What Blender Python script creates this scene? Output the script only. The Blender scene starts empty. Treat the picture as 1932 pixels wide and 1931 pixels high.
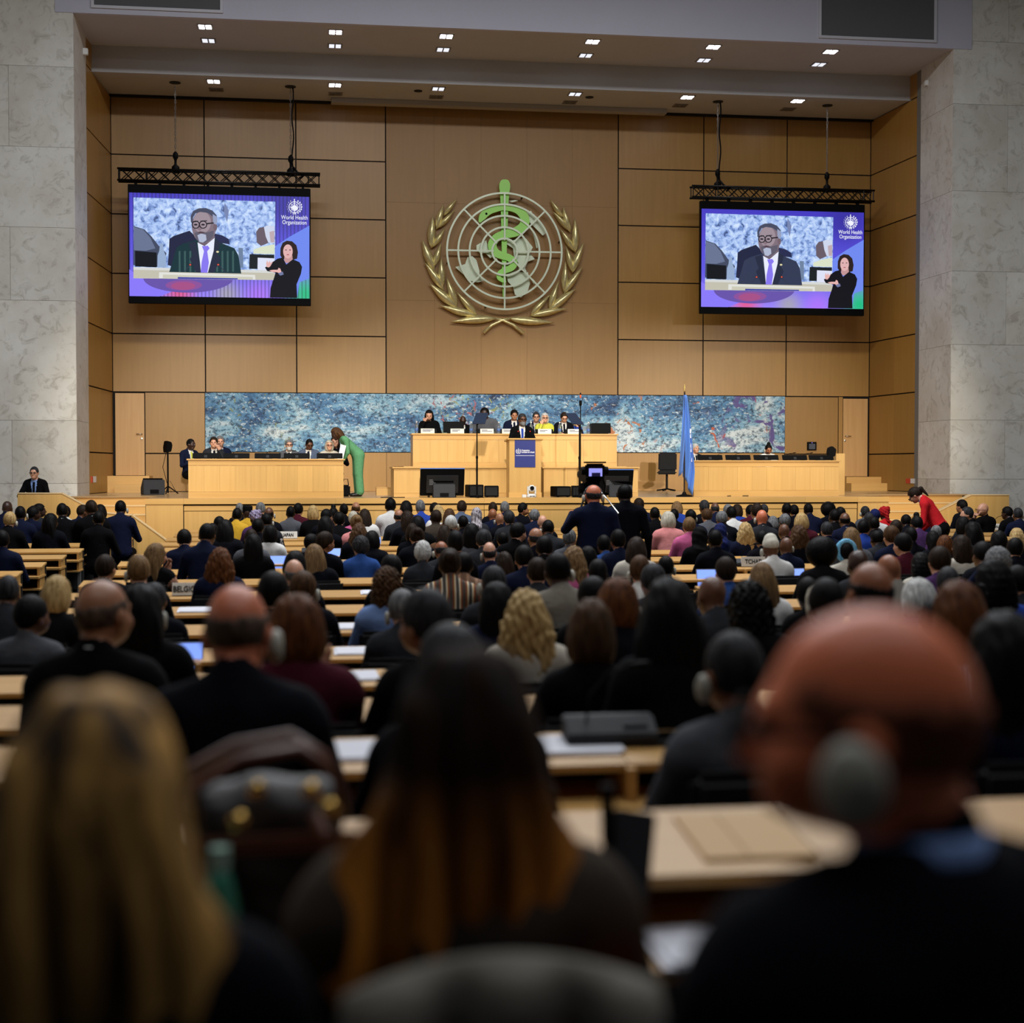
import bpy, bmesh, math, random
import numpy as np
from mathutils import Vector, Matrix, Euler

random.seed(7)
SC = bpy.context.scene
COL = SC.collection

# ------------------------------------------------------------------ camera
F, CX, CY = 2800.0, 966.0, 965.5           # focal length and centre in pixels of the 1932x1931 frame
YAW, PIT = math.radians(7.95), math.radians(1.71)
EYE = Vector((0.0, 0.0, 1.9))
FWD = Vector((math.sin(YAW) * math.cos(PIT), math.cos(YAW) * math.cos(PIT), -math.sin(PIT)))
RGT = Vector((math.cos(YAW), -math.sin(YAW), 0.0))
UPV = RGT.cross(FWD)
cam_d = bpy.data.cameras.new('camera')
cam = bpy.data.objects.new('camera', cam_d)
COL.objects.link(cam)
m3 = Matrix((RGT, UPV, -FWD)).transposed()
cam.matrix_world = Matrix.Translation(EYE) @ m3.to_4x4()
cam_d.sensor_width = 36.0
cam_d.sensor_fit = 'HORIZONTAL'
cam_d.lens = F / 1932.0 * 36.0
cam_d.clip_start = 0.05
cam_d.clip_end = 300
cam_d.dof.use_dof = True
cam_d.dof.focus_distance = 30.0
cam_d.dof.aperture_fstop = 1.75
SC.camera = cam

# ------------------------------------------------------------------ world, light, exposure
SC.view_settings.view_transform = 'Standard'
SC.view_settings.look = 'None'
SC.view_settings.gamma = 1.0
SC.view_settings.exposure = 0.0
SC.view_settings.use_curve_mapping = False
wd = bpy.data.worlds.new('World')
SC.world = wd
wd.use_nodes = True
wd.node_tree.nodes['Background'].inputs[0].default_value = (0.80, 0.88, 1.0, 1)
wd.node_tree.nodes['Background'].inputs[1].default_value = 0.02

def look_rot(a, b):
    return (Vector(b) - Vector(a)).to_track_quat('-Z', 'Y').to_euler()

def area_light(name, loc, aim, sx, sy, watts, rgb, spread=180):
    d = bpy.data.lights.new(name, 'AREA')
    d.shape = 'RECTANGLE'; d.size = sx; d.size_y = sy; d.energy = watts; d.color = rgb
    d.spread = math.radians(spread)
    o = bpy.data.objects.new(name, d); COL.objects.link(o)
    o.location = loc; o.rotation_euler = look_rot(loc, aim)
    return o

def spot_light(name, loc, aim, watts, rgb, deg, blend=0.5, size=0.15):
    d = bpy.data.lights.new(name, 'SPOT')
    d.energy = watts; d.color = rgb; d.spot_size = math.radians(deg); d.spot_blend = blend
    d.shadow_soft_size = size
    o = bpy.data.objects.new(name, d); COL.objects.link(o)
    o.location = loc; o.rotation_euler = look_rot(loc, aim)
    return o

WARM = (1.0, 0.88, 0.70)
# hall ceiling lighting over the delegates
for yy, w in ((1.0, 420), (10.0, 900), (21.0, 3000)):
    area_light('hall_ceiling_light', (3.0, yy, 14.0), (3.0, yy, 0), 16, 2.0, w, (0.93, 0.96, 1.0))
# stage spotlights hung in the hall ceiling, aimed at the rostrum and its back wall
for xx, ax in ((-4.5, -1.8), (1.5, 3.2), (9.5, 7.2), (15.0, 11.6)):
    spot_light('stage_spotlight', (xx, 12.0, 8.0), (ax, 35.5, 1.75), 11000, WARM, 23, 0.95, 0.22)

# ------------------------------------------------------------------ pixel rays to places at a known depth
def ray(px, py):
    return FWD + RGT * ((px - CX) / F) - UPV * ((py - CY) / F)

def atY(px, py, Y):
    d = ray(px, py)
    return EYE + d * (Y / d.y)

def atZ(px, py, z):
    d = ray(px, py)
    return EYE + d * ((z - EYE.z) / d.z)

def proj(p):
    d = Vector(p) - EYE
    z = d.dot(FWD)
    return CX + F * d.dot(RGT) / z, CY - F * d.dot(UPV) / z

# ------------------------------------------------------------------ materials
def lin(c):
    c = c / 255.0
    return c / 12.92 if c <= 0.04045 else ((c + 0.055) / 1.055) ** 2.4

def rgb(r, g, b, k=1.0):
    return (lin(r) * k, lin(g) * k, lin(b) * k, 1.0)

MATS = {}

def new_mat(name):
    m = bpy.data.materials.new(name)
    m.use_nodes = True
    return m, m.node_tree, m.node_tree.nodes['Principled BSDF']

def pm(name, col, rough=0.6, metal=0.0, var=0.0, scale=(30, 30, 30), bump=0.0, emit=0.0, spec=None, rand=0.0, sheen=0.0):
    """plain surface with optional noise variation, relief and per-object tint"""
    if name in MATS:
        return MATS[name]
    m, nt, b = new_mat(name)
    N, L = nt.nodes, nt.links
    c = rgb(*col) if max(col) > 1.01 else (*col, 1.0)
    b.inputs['Base Color'].default_value = c
    b.inputs['Roughness'].default_value = rough
    b.inputs['Metallic'].default_value = metal
    if spec is not None:
        b.inputs['Specular IOR Level'].default_value = spec
    if sheen:
        b.inputs['Sheen Weight'].default_value = sheen
    if emit:
        b.inputs['Emission Color'].default_value = c
        b.inputs['Emission Strength'].default_value = emit
    src = None
    if var or bump:
        tc = N.new('ShaderNodeTexCoord'); mp = N.new('ShaderNodeMapping')
        mp.inputs['Scale'].default_value = scale
        L.new(tc.outputs['Object'], mp.inputs['Vector'])
        nz = N.new('ShaderNodeTexNoise'); nz.inputs['Scale'].default_value = 1.0; nz.inputs['Detail'].default_value = 4
        L.new(mp.outputs['Vector'], nz.inputs['Vector'])
    if var or rand:
        hs = N.new('ShaderNodeHueSaturation'); hs.inputs['Color'].default_value = c
        val = None
        if var:
            mr = N.new('ShaderNodeMapRange')
            mr.inputs['From Min'].default_value = 0.3; mr.inputs['From Max'].default_value = 0.7
            mr.inputs['To Min'].default_value = 1 - var; mr.inputs['To Max'].default_value = 1 + var
            L.new(nz.outputs['Fac'], mr.inputs['Value']); val = mr.outputs['Result']
        if rand:
            oi = N.new('ShaderNodeObjectInfo'); mr2 = N.new('ShaderNodeMapRange')
            mr2.inputs['To Min'].default_value = 1 - rand; mr2.inputs['To Max'].default_value = 1 + rand
            L.new(oi.outputs['Random'], mr2.inputs['Value'])
            if val is None:
                val = mr2.outputs['Result']
            else:
                mu = N.new('ShaderNodeMath'); mu.operation = 'MULTIPLY'
                L.new(val, mu.inputs[0]); L.new(mr2.outputs['Result'], mu.inputs[1]); val = mu.outputs[0]
        L.new(val, hs.inputs['Value'])
        L.new(hs.outputs['Color'], b.inputs['Base Color'])
    if bump:
        bp = N.new('ShaderNodeBump'); bp.inputs['Strength'].default_value = bump; bp.inputs['Distance'].default_value = 0.02
        L.new(nz.outputs['Fac'], bp.inputs['Height']); L.new(bp.outputs['Normal'], b.inputs['Normal'])
    MATS[name] = m
    return m

def wood(name, c0, c1, horizontal=False, rough=0.42, rand=0.10):
    if name in MATS:
        return MATS[name]
    m, nt, b = new_mat(name)
    N, L = nt.nodes, nt.links
    tc = N.new('ShaderNodeTexCoord'); mp = N.new('ShaderNodeMapping')
    mp.inputs['Scale'].default_value = (0.7, 14, 14) if horizontal else (14, 14, 0.7)
    oi = N.new('ShaderNodeObjectInfo')
    ad = N.new('ShaderNodeVectorMath'); ad.operation = 'ADD'
    cb = N.new('ShaderNodeCombineXYZ')
    ml = N.new('ShaderNodeMath'); ml.operation = 'MULTIPLY'; ml.inputs[1].default_value = 57.0
    L.new(oi.outputs['Random'], ml.inputs[0])
    for k in range(3):
        L.new(ml.outputs[0], cb.inputs[k])
    L.new(tc.outputs['Object'], mp.inputs['Vector'])
    L.new(mp.outputs['Vector'], ad.inputs[0]); L.new(cb.outputs[0], ad.inputs[1])
    nz = N.new('ShaderNodeTexNoise'); nz.inputs['Scale'].default_value = 1.0
    nz.inputs['Detail'].default_value = 6; nz.inputs['Distortion'].default_value = 0.4
    L.new(ad.outputs[0], nz.inputs['Vector'])
    cr = N.new('ShaderNodeValToRGB')
    cr.color_ramp.elements[0].position = 0.3; cr.color_ramp.elements[0].color = rgb(*c0)
    cr.color_ramp.elements[1].position = 0.72; cr.color_ramp.elements[1].color = rgb(*c1)
    L.new(nz.outputs['Fac'], cr.inputs['Fac'])
    hs = N.new('ShaderNodeHueSaturation')
    mr2 = N.new('ShaderNodeMapRange')
    mr2.inputs['To Min'].default_value = 1 - rand; mr2.inputs['To Max'].default_value = 1 + rand
    L.new(oi.outputs['Random'], mr2.inputs['Value'])
    L.new(mr2.outputs['Result'], hs.inputs['Value'])
    L.new(cr.outputs['Color'], hs.inputs['Color'])
    L.new(hs.outputs['Color'], b.inputs['Base Color'])
    b.inputs['Roughness'].default_value = rough
    MATS[name] = m
    return m

M_PANEL = wood('wall_veneer', (160, 117, 54), (168, 125, 60), rough=0.38, rand=0.07)
M_PANEL_D = wood('wall_veneer_centre', (156, 113, 52), (162, 119, 57), rough=0.45, rand=0.02)
M_DESK = wood('desk_maple', (209, 164, 93), (219, 175, 103), rough=0.4, rand=0.06)
M_DESKH = wood('desk_maple_horizontal', (206, 160, 90), (217, 172, 101), True, rough=0.35, rand=0.06)
M_SEATDESK = wood('delegate_desk_veneer', (184, 138, 74), (200, 154, 88), True, rough=0.45, rand=0.08)
M_STAGE = wood('stage_parquet', (170, 138, 96), (186, 154, 110), True, rough=0.22, rand=0.05)
M_GAP = pm('shadow_gap_backing', (20, 14, 9), 0.9)
M_BLACK = pm('black_plastic', (6, 6, 7), 0.6, spec=0.10)
M_BLACKM = pm('black_metal', (14, 14, 15), 0.38, 0.6)
M_DGREY = pm('dark_grey_plastic', (34, 35, 39), 0.6, spec=0.3)
M_CABIN = pm('speaker_cabinet', (30, 32, 38), 0.65, var=0.1, scale=(60, 60, 60), bump=0.1)
M_STEEL = pm('brushed_steel', (190, 188, 182), 0.3, 1.0)
M_WHITE = pm('white_plastic', (225, 225, 222), 0.5)
M_PAPER = pm('white_paper', (236, 236, 240), 0.8)
M_PLATE = pm('name_plate_card', (226, 222, 212), 0.7)
M_INK = pm('black_ink', (22, 22, 24), 0.7)
M_CEIL = pm('ceiling_plaster', (182, 181, 182), 0.85, var=0.02, scale=(2, 2, 2))
M_BULK = pm('bulkhead_plaster', (190, 188, 200), 0.85, var=0.02, scale=(1, 1, 1))
M_GRILLE = pm('grille_cloth', (92, 92, 94), 0.9, var=0.15, scale=(200, 200, 200), bump=0.3)
M_GFRAME = pm('grille_frame', (196, 194, 200), 0.6)
M_CARPET = pm('hall_carpet', (26, 24, 25), 0.95, var=0.15, scale=(40, 40, 40), bump=0.2)

def stone_mat():
    m, nt, b = new_mat('travertine_stone')
    N, L = nt.nodes, nt.links
    tc = N.new('ShaderNodeTexCoord')
    oi = N.new('ShaderNodeObjectInfo')
    ml = N.new('ShaderNodeMath'); ml.operation = 'MULTIPLY'; ml.inputs[1].default_value = 91.0
    L.new(oi.outputs['Random'], ml.inputs[0])
    ad = N.new('ShaderNodeVectorMath'); ad.operation = 'ADD'
    L.new(tc.outputs['Object'], ad.inputs[0]); L.new(ml.outputs[0], ad.inputs[1])
    n1 = N.new('ShaderNodeTexNoise'); n1.inputs['Scale'].default_value = 0.9; n1.inputs['Detail'].default_value = 8; n1.inputs['Roughness'].default_value = 0.62
    n2 = N.new('ShaderNodeTexNoise'); n2.inputs['Scale'].default_value = 3.2; n2.inputs['Detail'].default_value = 10; n2.inputs['Roughness'].default_value = 0.7; n2.inputs['Distortion'].default_value = 1.2
    L.new(ad.outputs[0], n1.inputs['Vector']); L.new(ad.outputs[0], n2.inputs['Vector'])
    c1 = N.new('ShaderNodeValToRGB')
    c1.color_ramp.elements[0].position = 0.35; c1.color_ramp.elements[0].color = rgb(204, 198, 186)
    c1.color_ramp.elements[1].position = 0.65; c1.color_ramp.elements[1].color = rgb(222, 219, 211)
    L.new(n1.outputs['Fac'], c1.inputs['Fac'])
    c2 = N.new('ShaderNodeValToRGB')
    c2.color_ramp.elements[0].position = 0.52; c2.color_ramp.elements[0].color = (1, 1, 1, 1)
    c2.color_ramp.elements[1].position = 0.74; c2.color_ramp.elements[1].color = rgb(168, 160, 148)
    L.new(n2.outputs['Fac'], c2.inputs['Fac'])
    mx = N.new('ShaderNodeMixRGB'); mx.blend_type = 'MULTIPLY'; mx.inputs['Fac'].default_value = 0.75
    L.new(c1.outputs['Color'], mx.inputs['Color1']); L.new(c2.outputs['Color'], mx.inputs['Color2'])
    hs = N.new('ShaderNodeHueSaturation')
    mr = N.new('ShaderNodeMapRange'); mr.inputs['To Min'].default_value = 0.9; mr.inputs['To Max'].default_value = 1.06
    L.new(oi.outputs['Random'], mr.inputs['Value']); L.new(mr.outputs['Result'], hs.inputs['Value'])
    L.new(mx.outputs['Color'], hs.inputs['Color'])
    L.new(hs.outputs['Color'], b.inputs['Base Color'])
    b.inputs['Roughness'].default_value = 0.5
    bp = N.new('ShaderNodeBump'); bp.inputs['Strength'].default_value = 0.15; bp.inputs['Distance'].default_value = 0.02
    L.new(n2.outputs['Fac'], bp.inputs['Height']); L.new(bp.outputs['Normal'], b.inputs['Normal'])
    return m
M_STONE = stone_mat()

# ------------------------------------------------------------------ object helpers
def mesh_obj(name, me, parent=None, loc=None, rot=None):
    o = bpy.data.objects.new(name, me)
    COL.objects.link(o)
    if parent is not None:
        o.parent = parent
    if loc is not None:
        o.location = loc
    if rot is not None:
        o.rotation_euler = rot
    return o

def tag(o, label=None, cat=None, group=None, kind=None):
    if label: o['label'] = label
    if cat: o['category'] = cat
    if group: o['group'] = group
    if kind: o['kind'] = kind
    return o

def thing(name, label, cat, loc=(0, 0, 0), rz=0.0, group=None):
    o = bpy.data.objects.new(name, None)
    o.empty_display_size = 0.1
    COL.objects.link(o)
    o.location = loc
    o.rotation_euler = (0, 0, rz)
    return tag(o, label, cat, group)

class MB:
    """collects simple shapes into one mesh"""
    def __init__(s):
        s.v = []; s.f = []
    def add(s, vs, fs):
        n = len(s.v)
        s.v += [tuple(v) for v in vs]
        s.f += [tuple(i + n for i in f) for f in fs]
        return s
    def box(s, x0, x1, y0, y1, z0, z1):
        vs = [(x, y, z) for z in (z0, z1) for y in (y0, y1) for x in (x0, x1)]
        return s.add(vs, [(0, 2, 3, 1), (4, 5, 7, 6), (0, 1, 5, 4), (2, 6, 7, 3), (0, 4, 6, 2), (1, 3, 7, 5)])
    def prism(s, pts, d0, d1, axis='y'):
        """extrude a 2-D outline (x,z) along y, or (y,z) along x, or (x,y) along z"""
        n = len(pts)
        def P(p, d):
            return (p[0], d, p[1]) if axis == 'y' else ((d, p[0], p[1]) if axis == 'x' else (p[0], p[1], d))
        vs = [P(p, d0) for p in pts] + [P(p, d1) for p in pts]
        fs = [tuple(range(n)), tuple(range(2 * n - 1, n - 1, -1))]
        fs += [(i, i + n, (i + 1) % n + n, (i + 1) % n) for i in range(n)]
        return s.add(vs, fs)
    def tube(s, pts, r, seg=8, r2=None):
        pts = [Vector(p) for p in pts]
        n = len(pts); vs = []; fs = []
        for i, p in enumerate(pts):
            t = (pts[min(i + 1, n - 1)] - pts[max(i - 1, 0)]).normalized()
            a = Vector((0, 0, 1)) if abs(t.z) < 0.9 else Vector((1, 0, 0))
            u = t.cross(a).normalized(); w = t.cross(u)
            rr = r if r2 is None else r + (r2 - r) * i / (n - 1)
            for k in range(seg):
                an = 2 * math.pi * k / seg
                vs.append(p + u * (rr * math.cos(an)) + w * (rr * math.sin(an)))
        for i in range(n - 1):
            for k in range(seg):
                a, b = i * seg + k, i * seg + (k + 1) % seg
                fs.append((a, b, b + seg, a + seg))
        fs.append(tuple(range(seg - 1, -1, -1)))
        fs.append(tuple(range((n - 1) * seg, n * seg)))
        return s.add(vs, fs)
    def lathe(s, prof, c=(0, 0, 0), seg=16):
        vs = []; fs = []; n = len(prof)
        for r, z in prof:
            for k in range(seg):
                an = 2 * math.pi * k / seg
                vs.append((c[0] + r * math.cos(an), c[1] + r * math.sin(an), c[2] + z))
        for i in range(n - 1):
            for k in range(seg):
                a, b = i * seg + k, i * seg + (k + 1) % seg
                fs.append((a, b, b + seg, a + seg))
        fs.append(tuple(range(seg - 1, -1, -1)))
        fs.append(tuple(range((n - 1) * seg, n * seg)))
        return s.add(vs, fs)
    def build(s, name, mat, parent=None, loc=None, rot=None, smooth=False, bevel=0.0):
        me = bpy.data.meshes.new(name)
        me.from_pydata(s.v, [], s.f)
        if bevel:
            bm = bmesh.new(); bm.from_mesh(me)
            bmesh.ops.recalc_face_normals(bm, faces=bm.faces)
            bmesh.ops.bevel(bm, geom=bm.edges[:], offset=bevel, segments=2, affect='EDGES', clamp_overlap=True)
            bm.to_mesh(me); bm.free()
        else:
            bm = bmesh.new(); bm.from_mesh(me)
            bmesh.ops.recalc_face_normals(bm, faces=bm.faces)
            bm.to_mesh(me); bm.free()
        if mat is not None:
            me.materials.append(mat)
        if smooth:
            me.polygons.foreach_set('use_smooth', [True] * len(me.polygons))
        return mesh_obj(name, me, parent, loc, rot)

def box(name, x0, x1, y0, y1, z0, z1, mat, parent=None, bevel=0.0, origin=False):
    """box whose object origin sits at its centre of base (world coords) so grain follows the piece"""
    c = ((x0 + x1) / 2, (y0 + y1) / 2, z0)
    o = MB().box(x0 - c[0], x1 - c[0], y0 - c[1], y1 - c[1], 0, z1 - z0).build(name, mat, parent, bevel=bevel)
    if parent is not None:
        o.location = Vector(c) - Vector(parent.location) if parent.rotation_euler.z == 0 else c
    else:
        o.location = c
    return o

def struct(o):
    o['kind'] = 'structure'
    return o

def text_mesh(name, txt, size, mat, parent=None, loc=(0, 0, 0), rot=(math.pi / 2, 0, 0), align='CENTER', bold=0.0, sx=1.0, ext=0.0015, space=1.0):
    cu = bpy.data.curves.new(name, 'FONT')
    cu.body = txt; cu.size = size; cu.align_x = align; cu.align_y = 'CENTER'; cu.extrude = ext
    cu.offset = bold; cu.space_line = 0.85; cu.space_character = space; cu.resolution_u = 3
    tmp = bpy.data.objects.new(name, cu)
    COL.objects.link(tmp)
    dg = bpy.context.evaluated_depsgraph_get()
    me = bpy.data.meshes.new_from_object(tmp.evaluated_get(dg))
    bpy.data.objects.remove(tmp)
    bpy.data.curves.remove(cu)
    me.name = name
    me.materials.clear(); me.materials.append(mat)
    if sx != 1.0:
        me.transform(Matrix.Diagonal((sx, 1, 1, 1)))
    return mesh_obj(name, me, parent, loc, rot)

# ------------------------------------------------------------------ the room
STG = 1.29                      # stage floor height
YB, YP, YF = 37.5, 32.8, 29.5   # back wall, stone piers, stage front
FLZ = -0.13

def floor_z(y):
    return float(np.interp(y, [0.0, 1.5, 3.7, 5.3, 6.9, 9.0, 13.0], [0.50, 0.43, 0.24, 0.10, 0.0, -0.10, -0.13]))

# raked hall floor
mb = MB()
ys = [-6, 0, 1.5, 3.7, 5.3, 6.9, 9, 13, 34]
top = [(x, y, floor_z(y)) for y in ys for x in (-16, 26)]
bot = [(x, y, -0.4) for y in ys for x in (-16, 26)]
n = len(ys)
fs = []
for i in range(n - 1):
    a = 2 * i
    fs += [(a, a + 1, a + 3, a + 2), (a + 2 * n, a + 2 + 2 * n, a + 3 + 2 * n, a + 1 + 2 * n),
           (a, a + 2, a + 2 + 2 * n, a + 2 * n), (a + 1, a + 1 + 2 * n, a + 3 + 2 * n, a + 3)]
fs += [(0, 2 * n, 2 * n + 1, 1), (2 * n - 2, 2 * n - 1, 4 * n - 1, 4 * n - 2)]
struct(mb.add(top + bot, fs).build('floor', M_CARPET))

COLS = [-4.66, -2.42, -0.185, 2.04, 7.985, 10.235, 12.465, 14.74]
ROWS = [10.97, 9.55, 8.10, 6.65, 5.18, 3.75]
GAP = 0.016
wb = struct(box('wall_back', -6.5, 16.6, YB + 0.03, YB + 0.4, 0, 13.5, M_GAP))

def wpanel(x0, x1, z0, z1, mat=M_PANEL, g=GAP, parent=None, y0=YB, t=0.035):
    return box('panel', x0 + g, x1 - g, y0, y0 + t, z0 + g, z1 - g, mat, parent or wb)

for c in (0, 1, 2, 4, 5, 6):
    for r in range(5):
        wpanel(COLS[c], COLS[c + 1], ROWS[r + 1], ROWS[r])
# centre bay: hairline joints
cx = [2.04, 3.26, 4.45, 5.62, 6.79, 7.985]
cz = [10.97, 8.55, 6.1, 3.75]
for i in range(5):
    for j in range(3):
        g0 = GAP if i == 0 else 0.0015
        g1 = GAP if i == 4 else 0.0015
        box('panel', cx[i] + g0, cx[i + 1] - g1, YB, YB + 0.035, cz[j + 1] + (GAP if j == 2 else 0.0015), cz[j] - (GAP if j == 0 else 0.0015), M_PANEL_D, wb)
# lowest band under and beside the mural
for x0, x1 in ((-2.43, -0.2), (-0.2, 2.04), (2.04, 4.05), (4.05, 6.0), (6.0, 7.985), (7.985, 10.2), (10.2, 12.43)):
    wpanel(x0, x1, STG, 2.27, g=0.004)
wpanel(-3.895, -2.43, 2.24, 3.75); wpanel(-3.895, -2.43, STG, 2.24)
wpanel(12.43, 13.90, 2.24, 3.75); wpanel(12.43, 13.90, STG, 2.24); wpanel(13.90, 14.02, 1.63, 3.75, g=0.006)
wpanel(-4.66, -3.9, STG, 1.68, g=0.004)
wpanel(13.92, 14.74, STG, 1.63, g=0.004)

def door(name, x0, x1, z0, z1, hx, hdir):
    d = struct(box(name, x0, x1, YB - 0.005, YB + 0.035, z0, z1, wood('door_veneer', (196, 150, 92), (206, 162, 104), rough=0.4, rand=0.02)))
    mb = MB().tube([(hx, YB - 0.005, 2.72), (hx, YB - 0.055, 2.72), (hx + 0.02 * hdir, YB - 0.06, 2.72), (hx + 0.14 * hdir, YB - 0.06, 2.715)], 0.011, 8)
    h = mb.build('handle', M_STEEL, d, smooth=True); h.location = -Vector(d.location)
    h = MB().lathe([(0.028, 0), (0.028, 0.012), (0.012, 0.014)], seg=14).build('keyhole', M_STEEL, d, rot=(math.pi / 2, 0, 0))
    h.location = Vector((hx - 0.01, YB - 0.006, 2.6)) - Vector(d.location)
    return d
door('door_1', -4.60, -3.905, 1.70, 3.72, -3.96, -1)
door('door_2', 14.03, 14.70, 1.66, 3.70, 14.09, 1)

# splayed side walls of the stage with their panels
def side_wall(name, xb, sgn):
    dx = 0.062 * 3.0
    ang = math.atan2(0.062 * sgn, -1.0)
    w = thing(name, None, None)
    struct(w)
    w.location = (xb, YB, 0)
    L = 3.0
    # local frame: u along the wall from the back corner towards the hall
    d = Vector((sgn * 0.062, -1, 0)).normalized()
    nrm = Vector((sgn, 0, 0)) - d * d.dot(Vector((sgn, 0, 0))); nrm.normalize()
    def slab(nm, u0, u1, z0, z1, t0, t1, mat):
        P = [d * u + nrm * t for u in (u0, u1) for t in (t0, t1)]
        vs = [(p.x, p.y, z) for z in (z0, z1) for p in P]
        c = Vector(vs[0])
        o = MB().add([Vector(v) - c for v in vs], [(0, 1, 3, 2), (4, 6, 7, 5), (0, 4, 5, 1), (2, 3, 7, 6), (0, 2, 6, 4), (1, 5, 7, 3)]).build(nm, mat, w)
        o.location = c
        return o
    slab('backing', -0.4, L, 0, 13.5, 0.04, 0.3, M_GAP)
    rows = [12.42] + ROWS + [2.24, STG]
    for r in range(len(rows) - 1):
        for a, b in ((0.0, 1.45), (1.45, L)):
            ga = GAP if a == 0 else 0.002
            slab('panel', a + ga, b - 0.002, rows[r + 1] + GAP, rows[r] - GAP, 0, 0.04, M_PANEL)
    return w, d, nrm
WL, dL, nL = side_wall('wall_left', -4.66, -1)
WR, dR, nR = side_wall('wall_right', 14.74, 1)

# stone piers: slabs with open joints
def pier(name, x_in, x_out, sgn, zs):
    w = thing(name, None, None); struct(w)
    lo, hi = min(x_in, x_out), max(x_in, x_out)
    mm = MB().box(lo + (0.02 if sgn > 0 else 0.02), hi - 0.02, YP + 0.02, 34.9, -0.3, 22).build('core', pm('joint_mortar', (120, 116, 108), 0.9), w)
    wid = 1.9
    for j in range(len(zs) - 1):
        k = 0
        x = x_in
        off = 0.35 if j % 2 else 0.0
        while (x - x_out) * sgn < -0.01:
            x2 = x + sgn * (wid if k else wid - off * 1.6)
            if (x2 - x_out) * sgn > 0: x2 = x_out
            a, b = min(x, x2), max(x, x2)
            box('stone_slab', a + 0.003, b - 0.003, YP, YP + 0.03, zs[j] + 0.003, zs[j + 1] - 0.003, M_STONE, w)
            x = x2; k += 1
        # the reveal facing the stage
        x0, x1 = (x_in, x_in + 0.03 * sgn)
        box('stone_slab', min(x0, x1), max(x0, x1), YP + 0.001 + 0.031, 34.62, zs[j] + 0.003, zs[j + 1] - 0.003, M_STONE, w)
    return w
pier('pillar_left', -4.83, -14.0, -1, [-0.3, 1.55, 2.9, 5.45, 7.0, 8.7, 10.4, 12.2, 14, 16, 18])
pier('pillar_right', 14.87, 25.0, 1, [-0.3, 1.62, 3.0, 4.75, 6.45, 8.3, 10.3, 11.75, 13.5, 15.3, 18])

# stage ceilings: front bulkhead, upper soffit, step, lower soffit
struct(box('ceiling_bulkhead', -5.2, 15.3, YP - 0.02, YP + 0.1, 11.55, 18, M_BULK))
struct(box('ceiling_upper', -5.4, 15.5, YP + 0.1, 35.3, 11.57, 11.75, M_CEIL))
struct(box('ceiling_step', -5.4, 15.5, 35.3, 35.4, 10.97, 11.75, M_CEIL))
struct(box('ceiling_lower', -5.4, 15.5, 35.4, 37.53, 10.98, 11.15, M_CEIL))
struct(box('trim_1', -4.7, 14.78, 37.36, 37.49, 10.93, 10.98, M_GAP))
a, b = atY(625, 190, 37.0), atY(1258, 210, 37.0)
tr = struct(MB().box(a.x, b.x, -0.14, 0.14, -0.12, 0).build('trim_2', pm('projection_screen_casing', (168, 160, 150), 0.6), loc=(0, 37.1, 10.98), bevel=0.01))

# hall side walls out of the frame close the space
struct(box('wall_hall_left', -16.2, -16, -6, 33, -0.3, 16, M_STONE))
struct(box('wall_hall_right', 26, 26.2, -6, 33, -0.3, 16, M_STONE))

# ================================================================== stage platform and its surroundings
stage = thing('stage_platform', None, None); struct(stage)
sp0, sp1 = -3.06, 12.02          # front edge of the stage
SX0, SX1 = -4.9, 15.0
box('deck', sp0, sp1, YF - 0.03, 32.0, FLZ, STG - 0.03, M_GAP, stage)
box('deck', SX0, SX1, 32.0, YB, FLZ, STG - 0.03, M_GAP, stage)
# floor boards: long strips parallel to the front
yy = YF - 0.05
k = 0
while yy < YB - 0.01:
    w = 0.5
    xa, xb = (sp0, sp1) if yy + w <= 32.02 else (SX0, SX1)
    xs = [xa + (xb - xa) * t for t in ((0, 0.33, 0.71, 1) if k % 2 else (0, 0.2, 0.52, 0.84, 1))]
    for i in range(len(xs) - 1):
        box('floor_board', xs[i] + 0.001, xs[i + 1] - 0.001, yy, min(yy + w, YB) - 0.002, STG - 0.03, STG, M_STAGE, stage)
    yy += w; k += 1
# front: nosing, shadow gap, rail, tall panels
fxs = [sp0, -2.33, 0.6, 3.55, 5.72, 8.0, 10.2, 11.33, sp1]
for i in range(len(fxs) - 1):
    a, b = fxs[i], fxs[i + 1]
    wing = i in (0, len(fxs) - 2)
    box('front_nosing', a + 0.001, b - 0.001, YF - 0.09, YF - 0.05, STG - 0.11, STG, M_DESKH, stage)
    if wing:
        box('front_panel', a + 0.012, b - 0.012, YF - 0.07, YF - 0.03, FLZ, STG - 0.115, M_DESK, stage)
    else:
        box('front_rail', a + 0.004, b - 0.004, YF - 0.06, YF - 0.03, STG - 0.24, STG - 0.14, M_DESKH, stage)
        box('front_panel', a + 0.006, b - 0.006, YF - 0.05, YF - 0.03, FLZ, STG - 0.25, M_DESK, stage)

def stairs(name, x0, x1):
    s = thing(name, None, None); struct(s)
    n = 8; rise = (STG - FLZ) / n; tread = 0.3
    for i in range(1, n):
        z = STG - i * rise
        y0 = 32.0 - i * tread
        box('step', x0, x1, y0, 32.0 - (i - 1) * tread + 0.02, FLZ, z, M_DESKH, s)
        box('step_edge', x0, x1, y0 - 0.012, y0, z - 0.03, z, pm('step_nosing', (228, 196, 140), 0.4), s)
    box('riser', x0, x1, 31.985, 32.0, STG - rise, STG - 0.001, M_DESKH, s)
    return s
stairs('stairs_left', -4.75, sp0 - 0.02)
stairs('stairs_right', sp1 + 0.02, 14.8)

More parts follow.
